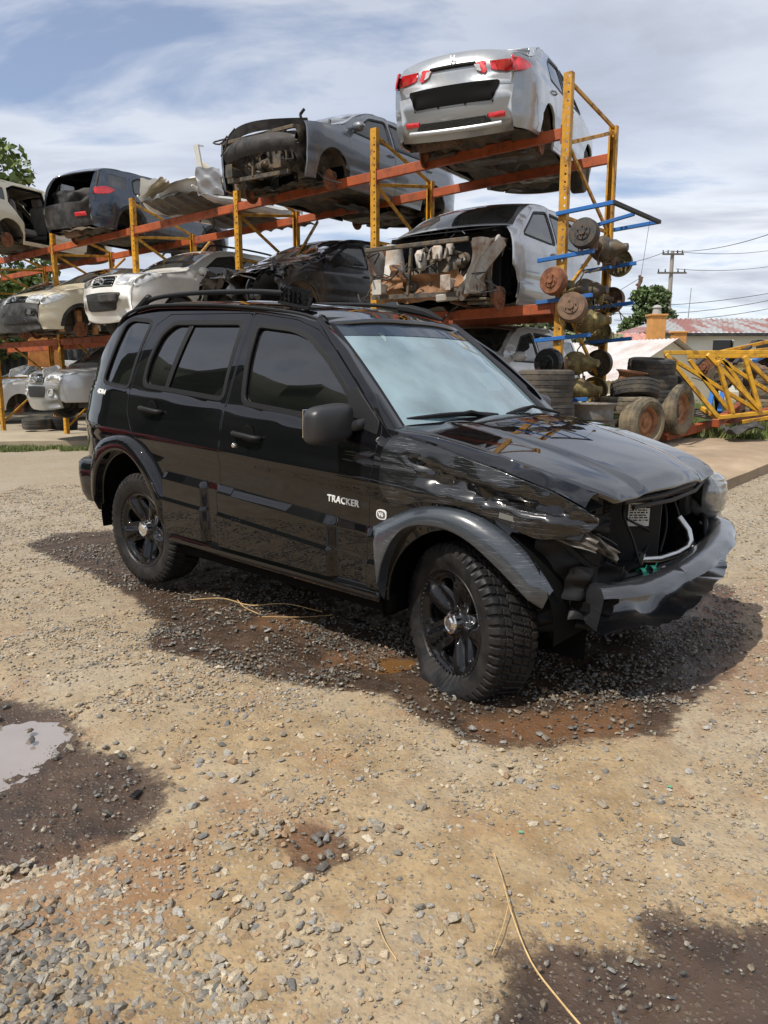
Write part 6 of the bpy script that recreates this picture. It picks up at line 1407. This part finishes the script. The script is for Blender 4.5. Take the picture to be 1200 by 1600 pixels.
for (px, py, Y, rot, r, w, mt, rm, lb) in (
    (985, 592, 9.7, (FL + .12, .1, 0), .29, .11, None, m_rimrust, 'rust orange rim on top of a black tyre under the far axle ends'),
    (992, 610, 9.75, (FL - .25, .15, .4), .30, .10, m_rubold, None, 'black tyre lying tilted under the rust orange rim'),
    (975, 633, 9.6, (FL, 0, .2), .30, .10, m_tan, None, 'mud caked tan tyre lying flat above the rusty wheel'),
    (955, 655, 9.8, (.2, 0, R(20)), .30, .10, m_rubold, None, 'worn tyre standing on edge next to the rusty wheel'),
    (1003, 660, 9.4, (0, 0, R(215)), .31, .12, m_tan, m_rimrust, 'wheel with big rusty rim standing in front of the tyre pile'),
    (1018, 573, 10.4, (FL + .1, 0, .3), .31, .10, m_rubold, m_rimgrey, 'grey rimmed wheel lying on top of the dark tyre column'),
    (1020, 598, 10.4, (FL, 0, .6), .31, .10, m_rubold, None, 'uppermost tyre of the dark column right of the tan tyre'),
    (1022, 620, 10.4, (FL, 0, .1), .31, .10, m_rubold, None, 'middle tyre of the dark column right of the tan tyre'),
    (1024, 642, 10.4, (FL, 0, .8), .31, .10, m_rubold, None, 'lowest tyre of the dark column right of the tan tyre'),
    (1040, 615, 11.0, (.1, 0, R(-40)), .34, .10, m_rubold, None, 'dark tyre leaning upright behind the column'),
    (1056, 640, 10.3, (0, 0, R(225)), .34, .12, m_tan, m_rimrust, 'large tan dusty tyre with rusty rim standing at the right of the pile')):
    p = gp(px, py, Y)
    if mt is None: rim_only(lb, p, rot, r, w, rm)
    else: old_tyre(lb, p, rot, r, w, mt, rm)
# under the ground row of cars
old_tyre('tyre lying flat on the slab beneath the silver pickup', gp(58, 662, 17.0), (FL, 0, 0), .31, .11, m_rubold)
old_tyre('black tyre lying under the pickup front corner', gp(95, 662, 17.4), (FL - .1, .1, 0), .36, .13, m_rubber)

# ------------------------------------------------------------------ yellow truss frames, beams and scrap on the right
def truss(label, Y0, segs, mat, Yd=.0, w=.055):
    e = empty('truss_frame', tuple(gp(1105, 645, Y0)), label=label, cat='metal frame'); bpy.context.view_layer.update(); iv = e.matrix_world.inverted()
    for (x0, y0, x1, y1, *q) in segs:
        q0, q1 = (q + [0, 0])[:2]; a = gp(940 + x0 / 4.615, 540 + y0 / 4.615, Y0 + q0); b = gp(940 + x1 / 4.615, 540 + y1 / 4.615, Y0 + q1)
        mb = MB(); mb.bar(a, b, w, w, b=.006); o = mb.build('chord' if y0 == y1 or abs(y1 - y0) < 60 else 'strut', mat); o.parent = e; o.matrix_parent_inverse = iv
truss('bright yellow triangulated truss frame lying in front at the right edge', 10.6, [(450, 52, 1700, 44, 0, .4), (830, 520, 1700, 430, 0, .4), (462, 62, 835, 512), (760, 62, 1140, 462, 0, .1), (1025, 80, 1420, 470, .1, .2), (1380, 60, 1650, 440), (720, 448, 835, 522, .35, 0), (835, 110, 945, 490, .0, .05), (1030, 80, 1140, 460, .1, .1), (1390, 60, 1420, 450)], m_yel2)
truss('second yellow truss frame lying just behind the front one', 11.3, [(500, 92, 1125, 470), (620, 80, 1700, 70), (630, 100, 935, 495), (830, 90, 1500, 520), (870, 95, 1130, 470), (1010, 552, 1700, 440, 0, .2), (1300, 90, 1350, 470)], m_yel2)
truss('third yellow frame resting on top, pointing up to the right', 12.2, [(850, 48, 1350, -60, 0, .2), (900, 60, 1350, 10)], m_yel)
for (x0, y0, x1, y1, Y, m_, nm, lb) in ((880, 100, 1050, 0, 12.0, m_blue, 'blue_bar', 'blue bar leaning up left in the pile behind the truss'), (960, 130, 1100, -30, 11.9, m_trimg, 'dark_bar', 'dark bar leaning up beside the blue bars'), (1000, 110, 1040, 20, 12.3, m_blue, 'blue_bar', 'short steep blue bar in the frame pile'), (1100, 110, 1200, 60, 11.6, m_blue, 'blue_bar', 'blue bar near the right edge of the pile'), (760, 520, 800, 330, 11.9, m_blue, 'blue_bar', 'blue bar standing in the grass under the truss, left one'), (850, 480, 875, 320, 12.1, m_blue, 'blue_bar', 'blue bar standing in the grass under the truss, right one'), (820, 300, 840, 480, 12.0, m_trim, 'dark_bar', 'black upright bar between the two standing blue bars'), (680, 140, 760, 70, 12.3, m_trimg, 'dark_bar', 'dark bar lying across the top rear of the pile')):
    mb = MB(); mb.bar(gp(940 + x0 / 4.615, 540 + y0 / 4.615, Y), gp(940 + x1 / 4.615, 540 + y1 / 4.615, Y + .5), .07, .05, b=.006); tag(mb.build(nm, m_), lb, 'metal bar')
for (x0, y0, x1, y1, Y, lb) in ((450, 655, 820, 560, 10.2, 'orange red beam lying on the ground from the tyres to the truss'), (820, 560, 1010, 430, 10.6, 'orange red beam sloping up under the yellow truss'), (900, 545, 1230, 470, 11.4, 'rusty red beam lying behind the truss foot')):
    a, b = gp(940 + x0 / 4.615, 540 + y0 / 4.615, Y), gp(940 + x1 / 4.615, 540 + y1 / 4.615, Y + .9); a[2] = max(a[2], float(gz(a[0], a[1])) + .06); mb = MB(); mb.bar(a, b, .10, .12, b=.01); tag(mb.build('steel_beam', m_ora), lb, 'beam')
e_ = gp(1073, 657, 10.8); mb = MB()
for k in range(5): mb.sheet(lambda u, v: e_ + np.array([-.35 + .75 * u + k * .01, k * .04 + .25 * v, .02 + k * .022 + .16 * (1 - u) * .8 + .012 * math.sin(v * 18)]), 3, 16)
tag(mb.build('sheet_offcuts', M('weathered metal sheet', (.20, .21, .21), .5, .4, var=.3, dust=(.2, .13, .08, .6))), 'stack of bent grey sheet metal offcuts between big tyre and truss', 'sheet metal')
mb = MB(); e2 = gp(1160, 678, 10.4); crump(mb, e2 + np.array([0, 0, .08]), (.55, .1, 0), (0, .3, .05), .05, 10, 3); tag(mb.build('plastic_scrap', m_trimg), 'broken dark plastic panel lying on the grass', 'scrap')
rs = random.Random(5)
for k, (px, py, Y, r, m_, lb) in enumerate(((1125, 590, 13.2, .22, m_mech, 'dark greasy axle lying inside the frame pile, left'), (1160, 585, 13.0, .2, m_brass, 'yellow brown axle inside the frame pile'), (1188, 600, 13.4, .24, m_rust2, 'rusty brown axle near the right edge'), (1100, 575, 13.6, .18, m_rust, 'small rusty axle half hidden behind the tyres'))):
    p = gp(px, py, Y); axle(lb, p, p + np.array([.8, .9, .1]), r, m_, m_mech, m_rust2, 40 + k)
for k, (px, py) in enumerate(((1188, 590), (1190, 612), (1185, 634))): old_tyre(('top', 'middle', 'bottom')[k] + ' tyre of the dusty stack behind the truss at the right edge', gp(px, py, 12.6), (FL, 0, k), .34, .12, m_tan)

# ------------------------------------------------------------------ pavement, slab, grass
def slab(name, poly, hgt, mat, **kk):
    poly = ccw(np.array(poly, float)); b_ = resample(poly, .25); G = np.stack(np.meshgrid(np.arange(b_[:, 0].min(), b_[:, 0].max(), .3), np.arange(b_[:, 1].min(), b_[:, 1].max(), .3)), -1).reshape(-1, 2)
    ins = inset(poly, .12); G = G[inside(G, ins)]; P = np.vstack([b_, G]); n = len(b_)
    r = geometry.delaunay_2d_cdt([Vector(q) for q in P], [(i, (i + 1) % n) for i in range(n)], [], 1, 1e-6); P2 = np.array([tuple(v) for v in r[0]])
    z = terr(P2[:, 0], P2[:, 1]) + (hgt * (1 - .85 * sstep(8.8, 10.4, P2[:, 1])) if name == 'pavement' else hgt) + .006 * wob(P2[:, 0] * 3, P2[:, 1] * 3); V = [(x, y, zz) for (x, y), zz in zip(P2, z)]; F = [tuple(f) for f in r[2]]
    mb = MB(); mb.add(V, F, 0, True)
    V2 = []; 
    for x, y in b_: zt = float(terr(x, y)); V2 += [(x, y, zt + (hgt * (1 - .85 * float(sstep(8.8, 10.4, y))) if name == 'pavement' else hgt) + .004 * wob(x * 7, y * 7)), (x, y, zt - .1)]
    mb.add(V2, [(2 * i, 2 * i + 1, 2 * ((i + 1) % n) + 1, 2 * ((i + 1) % n)) for i in range(n)]); return tag(mb.build(name, mat), **kk)
m_pave = M('worn earthy concrete', (.29, .22, .15), .85, var=.3, vs=1.6, dust=(.24, .17, .11, .6), ds=3, bump=.15, bs=40)
slab('pavement', [(2.3, 6.75), (3.73, 8.05), (6.6, 10.7), (13, 11.4), (13, 10.9), (6.8, 9.9)][:3] + [(6.6, 10.75), (1.5, 10.6), (1.2, 8.3)], .11, m_pave, kind='structure')
slab('concrete_slab', [(-9.5, 14.2), (-3.2, 14.9), (-3.6, 17.5), (-10, 17.0)], .10, M('grey brown concrete', (.33, .28, .20), .85, var=.2, vs=2, bump=.15, bs=30), kind='structure')
def grass(name, cx, cy, rx, ry, n, hgt, cols, seed=0, thr=.3):
    P = rng.uniform((cx - rx, cy - ry), (cx + rx, cy + ry), (n, 2)); w = wob(P[:, 0] * 2, P[:, 1] * 2, 0, 1, seed) * .5 + .5
    e_ = 1 - ((P[:, 0] - cx) / rx) ** 2 - ((P[:, 1] - cy) / ry) ** 2; P = P[(w + e_ * .6 > thr + .15) & (e_ > 0)]; n = len(P); z = gz(P[:, 0], P[:, 1])
    a = rng.uniform(0, 6.28, n); h_ = rng.uniform(.4, 1, n) * hgt; ln = rng.normal(0, .35, (n, 2)) * h_[:, None]; wd = rng.uniform(.004, .009, n) * (1 + hgt * 3)
    A = np.stack([P[:, 0] - np.cos(a) * wd, P[:, 1] - np.sin(a) * wd, z], 1); B = np.stack([P[:, 0] + np.cos(a) * wd, P[:, 1] + np.sin(a) * wd, z], 1); C = np.stack([P[:, 0] + ln[:, 0], P[:, 1] + ln[:, 1], z + h_], 1)
    V = np.stack([A, B, C], 1).reshape(-1, 3); me = fastmesh(name, V, np.arange(3 * n).reshape(-1, 3)); c = np.array(cols)[rng.integers(0, len(cols), n)] * rng.uniform(.7, 1.25, (n, 1))
    at = me.attributes.new('gc', 'FLOAT_COLOR', 'POINT'); at.data.foreach_set('color', np.repeat(np.hstack([c, np.ones((n, 1))]), 3, 0).astype(np.float32).ravel())
    me.materials.append(M('grass blades', (.1, .15, .04), .6, attr='gc')); return tag(link(name, me), kind='stuff', cat=None)
GC = [(.10, .15, .035), (.15, .20, .05), (.07, .11, .03), (.22, .21, .08)]
grass('grass', 7.2, 12.1, 4.6, 1.8, 90000, .17, GC, 1, -.2)
grass('grass', 7.5, 15.5, 5.5, 3.2, 30000, .28, GC, 4, .2)
grass('grass', -7.3, 13.9, 2.3, .5, 12000, .09, GC, 2, .45)
grass('grass', 2.0, 15.0, 4.0, 2.5, 9000, .22, GC, 5, .4)

# ------------------------------------------------------------------ trees
def leafcloud(C, n, size, cols, seed=0):
    """C: clump centres (x,y,z,r)"""
    C = np.array(C); r_ = np.random.default_rng(seed); k = r_.integers(0, len(C), n)
    d = r_.normal(0, 1, (n, 3)); d /= np.linalg.norm(d, axis=1)[:, None]; rad = C[k, 3] * r_.uniform(.25, 1, n) ** .45
    P = C[k, :3] + d * rad[:, None] * [1, 1, .75]; s = size * r_.uniform(.6, 1.4, n)
    a = r_.normal(0, 1, (n, 3)); a /= np.linalg.norm(a, axis=1)[:, None]; b = np.cross(a, r_.normal(0, 1, (n, 3))); b /= np.linalg.norm(b, axis=1)[:, None] + 1e-9
    V = np.stack([P - a * s[:, None], P + b * s[:, None] * .55, P + a * s[:, None], P - b * s[:, None] * .55], 1).reshape(-1, 3)
    c = np.array(cols)[r_.integers(0, len(cols), n)] * r_.uniform(.75, 1.25, (n, 1)) * (.85 + .3 * (k % 5) / 5)[:, None]
    me = fastmesh('leaves', V, np.arange(4 * n).reshape(-1, 4)); at = me.attributes.new('gc', 'FLOAT_COLOR', 'POINT'); at.data.foreach_set('color', np.repeat(np.hstack([c, np.ones((n, 1))]), 4, 0).astype(np.float32).ravel())
    me.materials.append(MATS.get('leaf') or leafmat()); return me
def leafmat():
    m = M('leaf', (.08, .13, .03), .55, attr='gc'); m.node_tree.nodes['Principled BSDF'].inputs['Subsurface Weight'].default_value = 0
    return m
LC = [(.055, .095, .025), (.085, .13, .035), (.04, .07, .02), (.12, .16, .045)]
def tree(name, label, x, y, h, cr, seed, n=9000, size=.10, base=.35, cols=LC, nclump=26, z0=None):
    rs = random.Random(seed); z0 = float(terr(x, y)) if z0 is None else z0; e = empty(name, (x, y, z0)); tag(e, label, 'tree')
    C = []; mb = MB(); mb.tube(cv([(0, 0, -.1), (.05 * h * .2, 0, h * .25), (-.1, .1, h * .55), (0, 0, h * .85)], 12), np.linspace(.035, .008, 12) * h, 8)
    for k in range(nclump):
        t_ = rs.uniform(base, 1); a = rs.uniform(0, 6.28); rr = cr * math.sin(min(1, (1.08 - t_) / (1.08 - base) * 1.0 + .12) * math.pi * .62) * rs.uniform(.35, 1); p = (rr * math.cos(a), rr * math.sin(a), h * t_ * .93)
        C.append((*p, cr * rs.uniform(.22, .40))); mb.tube(cv([(0, 0, p[2] * .6), (p[0] * .5, p[1] * .5, p[2] * .85), p], 6), np.linspace(.012, .003, 6) * h, 5)
    mb.build('trunk', M('bark', (.10, .075, .05), .9, var=.3, vs=10, bump=.3, bs=30), e)
    o = link('crown', leafcloud(C, n, size, cols, seed), e); return e
tree('leafy_tree', 'bright green tree at the left edge behind the rack', -13.4, 24, 9.4, 3.7, 1, 20000, .13, .25, [(.10, .15, .035), (.15, .20, .05), (.07, .11, .025)])
tree('round_tree', 'round dark green tree beyond the house roof, left of the utility pole', 16.2, 48, 6.2, 1.7, 2, 9000, .12, .3, [(.07, .11, .035), (.10, .15, .045), (.05, .08, .025)])
for k, (x, y, h, cr, lb) in enumerate(((4.5, 30, 3.9, 2.2, 'bushy tree seen low behind the yellow posts'), (7.9, 31, 3.8, 2.0, 'bushy tree left of the white annex roof'), (1.5, 33, 4.4, 2.6, 'bushy tree behind the silver wagon'), (-2.5, 36, 4.4, 3, 'bushy tree hidden mostly behind the black sedan'), (15.5, 25, 3.0, 1.6, 'dark bush at the right edge by the house'))):
    tree('bushy_tree', lb, x, y, h, cr, 10 + k, 6000, .13, .12, [(.16, .19, .09), (.11, .15, .06), (.20, .22, .12)] if k < 4 else LC)
C = []; rs = random.Random(9)
for k in range(260): x = rs.uniform(-150, 150); y = rs.uniform(95, 130); C.append((x, y, rs.uniform(.5, 3.6), rs.uniform(2, 3.5)))
tag(link('far_wood', leafcloud(C, 26000, .8, [(.07, .10, .045), (.05, .08, .03)], 9)), kind='stuff')

# hillside at the left of the yard, seen mirrored in the black paint and the windows
hv = []; NX, NY = 60, 24
for i in range(NX + 1):
    az = R(-60 - i * 2.6); hh = np.interp(-math.degrees(az), [60, 70, 84, 102, 125, 160, 215], [6, 20, 22, 14, 9, 7, 7])
    for j in range(NY + 1):
        t_ = j / NY; rr = 30 + 26 * t_; z = hh * (math.sin(min(t_ * 1.3, 1) * math.pi / 2)) * (1 + .05 * math.sin(az * 40) + .04 * math.sin(az * 91)) - 1.5 * (1 - t_)
        hv.append((rr * math.sin(az), rr * math.cos(az), z + .6 * math.sin(i * 2.1 + j) * t_))
mb = MB(); mb.add(hv, [(i * (NY + 1) + j, (i + 1) * (NY + 1) + j, (i + 1) * (NY + 1) + j + 1, i * (NY + 1) + j + 1) for i in range(NX) for j in range(NY)], 0, True)
tag(mb.build('hillside', M('wooded hillside', (.028, .042, .018), .9, var=.5, vs=.6, bump=.6, bs=.8)), kind='structure')
def copy_tree(o, parent=None):
    c = o.copy(); COL.objects.link(c)
    if parent is not None: c.parent = parent
    for ch in [q for q in o.children]: copy_tree(ch, c)
    return c
# ------------------------------------------------------------------ houses
hx0, hx1, hy0, hy1, hb, he, hr = 11.2, 24, 34, 41, .3, 3.05, 3.85
H = empty('house', (hx0, hy0, hb), label='low pale house with rust streaked metal hip roof and brown shuttered windows', cat='house'); bpy.context.view_layer.update(); HI = H.matrix_world.inverted()
def hp(o, e=None, iv=None): o.parent = e or H; o.matrix_parent_inverse = iv if iv is not None else HI; return o
m_wall = M('pale green wall', (.64, .65, .57), .85, var=.1, vs=1); m_wallc = M('cream wall', (.62, .58, .44), .85, var=.08, vs=1)
mr = M('rust streaked roof', (.36, .36, .35), .5, .3)
t = mr.node_tree; b = t.nodes['Principled BSDF']; tn = N(t, 'ShaderNodeTexCoord'); mpn = N(t, 'ShaderNodeMapping'); L(t, tn.outputs['Object'], mpn.inputs[0]); mpn.inputs['Scale'].default_value = (1.1, .18, .3)
nz = N(t, 'ShaderNodeTexNoise', i_Scale=1.2, i_Detail=4.0, i_Roughness=.6); L(t, mpn.outputs[0], nz.inputs[0]); L(t, mixc(t, ramp(t, nz.outputs[0], [(.47, 0), (.53, .85)]), (.36, .36, .35), (.27, .075, .05)), b.inputs['Base Color'])
mb = MB(); wins_h = [(14.4, 15.3), (16.3, 17.2), (19.0, 19.9)]; xs = [hx0 + .4]
def wall_strip(mb, x0, x1, z0, z1, y): mb.add([(x0, y, z0), (x1, y, z0), (x1, y, z1), (x0, y, z1)], [(0, 1, 2, 3)])
xc = hx0 + .4
for a, b_ in wins_h: wall_strip(mb, xc, a, hb, he, hy0 + .4); wall_strip(mb, a, b_, hb, 2.1, hy0 + .4); wall_strip(mb, a, b_, 2.75, he, hy0 + .4); xc = b_
wall_strip(mb, xc, hx1, hb, he, hy0 + .4)
mb.add([(hx0 + .4, hy0 + .4, hb), (hx0 + .4, hy1, hb), (hx0 + .4, hy1, he), (hx0 + .4, hy0 + .4, he)], [(0, 1, 2, 3)]); hp(mb.build('wall', m_wall))
for a, b_ in wins_h:
    mb = MB(); mb.box(((a + b_) / 2, hy0 + .55, 2.42), (b_ - a, .02, .66)); w_ = hp(mb.build('window', M('dark window', (.02, .02, .02), .1)))
    for sx, ww in ((a + .14, .26), (b_ - .12, .22)): mb = MB(); mb.box((sx, hy0 + .36, 2.42), (ww, .04, .62), None, .005); o = mb.build('shutter', M('brown shutter', (.28, .08, .05), .6)); o.parent = w_; o.matrix_parent_inverse = HI
mb = MB(); V = [(hx0, hy0, he), (hx1, hy0, he), (hx1, (hy0 + hy1) / 2, hr), (hx0 + 2.0, (hy0 + hy1) / 2, hr), (hx0, hy1, he)]
n_ = 110
mb.sheet(lambda u, v: ((hx0 + 2.0 * v) + (hx1 - hx0 - 2.0 * v) * u, hy0 + 3.5 * v, he + (hr - he) * v + .03 * math.sin((hx0 + 2 * v + (hx1 - hx0 - 2 * v) * u) * 26)), 400, 2); mb.add([V[0], V[3], V[4]], [(0, 1, 2)]); hp(mb.build('roof', mr))
mb = MB(); mb.box(((hx0 + hx1) / 2, hy0 + .02, he - .09), (hx1 - hx0, .04, .14)); hp(mb.build('fascia', m_trimg))
m_orc = M('orange plaster', (.50, .24, .07), .85, var=.15)
for (px, py, Y, w_, h_, lb) in ((1025, 512, 27, .50, .78, 'orange chimney block with pale pot before the rust streaked roof'), (1060, 527, 27.5, .42, .3, 'small orange block at the annex gable')):
    p = gp(px, py, Y); e = empty('chimney', tuple(p), label=lb, cat='chimney'); mb = MB(); mb.box((0, 0, -.35), (w_, w_, h_ + .7), None, .01); mb.build('stack', m_orc, e); mb = MB(); mb.box((0, 0, h_ / 2 + .02), (w_ + .1, w_ + .1, .06), None, .01); mb.build('cap', m_orc, e)
    if h_ > .5: mb = MB(); mb.lathe([(0, .16), (.2, .13), (.22, .17), (.30, .10), (.32, 0)], 14, (0, 0, h_ / 2 + .05), (0, 0, 1)); mb.build('chimney_pot', M('grey pot', (.3, .3, .28), .8), e)
# annex: gable towards the yard, ridge running back to the left
A0 = gp(1049, 529, 23); ab = .4
A = empty('annex_house', (A0[0], A0[1], ab), label='cream gabled annex with white corrugated roof in front of the pale house', cat='house'); A.rotation_euler = (0, 0, R(30))
zr = A0[2] - ab; hw2, ev = 2.5, zr - 1.2; Lr_ = 9
mb = MB(); mb.add([(-hw2 + .25, 0, 0), (hw2 - .25, 0, 0), (hw2 - .25, 0, ev + .1), (0, 0, zr - .06), (-hw2 + .25, 0, ev + .1)], [(0, 1, 2, 3, 4)]); mb.add([(-hw2 + .25, 0, 0), (-hw2 + .25, Lr_, 0), (-hw2 + .25, Lr_, ev + .1), (-hw2 + .25, 0, ev + .1)], [(0, 1, 2, 3)]); mb.add([(hw2 - .25, 0, 0), (hw2 - .25, Lr_, 0), (hw2 - .25, Lr_, ev + .1), (hw2 - .25, 0, ev + .1)], [(0, 1, 2, 3)]); mb.build('wall', m_wallc, A)
for sg, mt in ((-1, M('white corrugated roof', (.55, .55, .54), .5, .2, var=.12, vs=2, dust=(.30, .16, .12, .5), ds=1.2)), (1, m_wallc)):
    mb = MB(); mb.sheet(lambda u, v: (sg * hw2 * v, -.25 + (Lr_ + .5) * u, zr + (ev - zr) * v + .012 * math.sin(u * 9.5 * 40)), 400, 2); mb.build('roof', MATS['white corrugated roof'], A)
A2 = empty('red_roof_shed', tuple(gp(985, 540, 30)), label='low shed with faded pink red roof left of the annex', cat='shed'); mb = MB(); mb.sheet(lambda u, v: (-4 + 6 * u, 3 * v, -.4 + 1.0 * v + .03 * math.sin(u * 120)), 120, 1); mb.build('roof', M('faded red roof', (.42, .20, .16), .7, var=.2), A2); mb = MB(); mb.box((-1, .9, -1.1), (5.6, 1.2, 1.6)); mb.build('wall', m_wallc, A2)

# ------------------------------------------------------------------ utility pole, wires
pt = gp(1050, 392, 58); pb_ = .0
U = empty('utility_pole', (pt[0], pt[1], pb_), label='tall grey wooden utility pole with two crossarms beyond the houses', cat='utility pole')
mb = MB(); mb.tube([(0, 0, 0), (.05, 0, pt[2] - pb_)], [.22, .13], 10); mb.build('pole', M('grey pole wood', (.26, .24, .21), .85), U)
for z_, w_ in ((-.25, 1.1), (-1.55, 1.5)):
    mb = MB(); mb.box((.04, -.18, pt[2] + z_), (w_ * 1.4, .10, .12)); ca = mb.build('crossarm', M('dark crossarm', (.10, .09, .08), .8), U)
    mb = MB()
    for x_ in (-.45, -.22, .22, .45): mb.lathe([(0, .05), (.08, .06), (.10, .03), (.2, .05), (.22, 0)], 8, (x_ * w_ * 1.4, -.18, pt[2] + z_ + .06), (0, 0, 1))
    mb.build('insulators', m_trim, U)['kind'] = 'stuff'
m_wire = M('black cable', (.03, .03, .03), .6)
for k, (a, b_, sag, lb) in enumerate((((1044, 392, 58), (1290, 330, 40), .6, 'uppermost overhead wire rising right from the pole'), ((1056, 393, 58), (1290, 372, 70), .6, 'second overhead wire right of the pole top'), ((1056, 420, 58), (1290, 398, 60), .5, 'overhead wire from the lower crossarm'), ((1044, 392, 58), (880, 402, 90), 1.0, 'overhead wire running left from the pole'), ((960, 490, 50), (1290, 448, 45), .5, 'low overhead wire over the house roof, upper'), ((960, 500, 50), (1290, 462, 45), .5, 'low overhead wire over the house roof, lower'), ((960, 478, 50), (1290, 440, 47), .4, 'low overhead wire above the two roof wires'))):
    p, q = gp(*a), gp(*b_); T = np.linspace(0, 1, 24)[:, None]; P_ = p + (q - p) * T; P_[:, 2] -= sag * 4 * (T[:, 0] * (1 - T[:, 0])); mb = MB(); mb.tube(P_, .022, 4); tag(mb.build('overhead_wire', m_wire), lb, 'wire')
p = gp(1076, 450, 45); mb = MB(); mb.tube([(p[0], p[1], 2.0), (p[0] + .15, p[1], p[2])], [.04, .02], 6); tag(mb.build('antenna_mast', M('grey mast', (.25, .25, .25), .5)), 'thin antenna mast above the rust streaked roof', 'mast')
p = gp(1001, 440, 9.0); mb = MB(); mb.tube(cv([p + (-.02, 0, .07), p + (0, 0, .02), p + (-.03, .0, -.08)], 6), [.012, .028, .012], 6); mb.tube(cv([p + (-.05, 0, -.04), p, p + (.02, 0, .05)], 5), .012, 5); tag(mb.build('hanging_rag', m_rust2), 'small brown rag hanging beside the drums against the sky', 'rag')
mb = MB(); mb.tube([rk(-.60, DEP - .2, 3.2), gp(1001, 434, 9.0), rk(-.2, .9, 2.3)], .003, 4); tag(mb.build('hanging_wire', m_wire), 'thin wire tied between bracket and rag', 'wire')

# ------------------------------------------------------------------ clutter behind the rack at the left
e = empty('shipping_container', (-12.5, 27, 0), (0, 0, 0), label='dark grey corrugated container standing behind the rack at the left', cat='container')
mb = MB(); mb.sheet(lambda u, v: (-3 + 6 * u, .04 * (1 if (u * 24) % 1 < .5 else -1), 2.2 * v), 96, 1, sm=False); mb.build('side_wall', M('dark grey container', (.07, .075, .075), .6, var=.2), e); mb = MB(); mb.box((0, 1.1, 1.1), (6, 2.1, 2.2)); mb.build('box', M('dark grey container', (.07, .075, .075), .6), e)
mb = MB(); a = gp(72, 548, 21.5); mb.box(a, (.9, .15, .9), eul(.1, .1, .2), .02); tag(mb.build('orange_panel', M('rust orange panel', (.40, .16, .04), .7, var=.3)), 'rust orange metal panel standing behind the wheel hub of the cream car', 'panel')
# reflected row at the left of the yard (outside the frame)
roots = {o.get('label', ''): o for o in COL.objects if o.parent is None and o.type == 'EMPTY' and o.get('label')}
def far_copy(key, loc, yaw, lb):
    src = next(o for l_, o in roots.items() if key in l_); c = copy_tree(src); c.location = loc; c.rotation_euler = (0, 0, yaw); c['label'] = lb; return c
far_copy('bright red car', (-8.6, 6.0, 0), R(20), 'bright red car parked outside the frame at the left')
far_copy('white hatchback with rusty', (-8.8, 1.6, 0), R(8), 'white hatchback parked outside the frame at the left')
far_copy('light grey estate', (-9.2, -1.6, 0), R(-5), 'light grey estate parked outside the frame at the left')
far_copy('silver pickup truck', (-9.5, -4.8, 0), R(4), 'silver pickup truck parked outside the frame at the left')
far_copy('white people carrier', (-9.6, 9.6, 0), R(14), 'white people carrier parked outside the frame at the left')
# ------------------------------------------------------------------ small litter on the ground
for (x, y, s_, m_, nm, lb) in ((-.98, 3.72, .018, m_white, 'plastic_chip', 'white plastic chip on the gravel left of the wet patch'), (.55, 2.62 - .2, .012, m_blackin, 'stone', None), (-.83, 2.36, .05, m_trim, 'plastic_strip', 'thin blue-black plastic strip lying in the left mud'), (-.14, 4.15, .07, m_trim, 'plastic_piece', 'flat black plastic piece on gravel below the front door'), (.42, 2.14, .014, M('green glass', (.1, .35, .22), .2), 'glass_chip', 'tiny green glass chip on the tan ground, lower'), (.98, 2.42, .016, M('green glass', (.1, .35, .22), .2), 'glass_chip', 'tiny green glass chip on the tan ground at right')):
    if lb: mb = MB(); mb.box((x, y, float(gz(x, y)) + .006), (s_, s_ * .45, .006), eul(.1, .1, rs.uniform(0, 3)), .001); tag(mb.build(nm, m_), lb, 'litter')
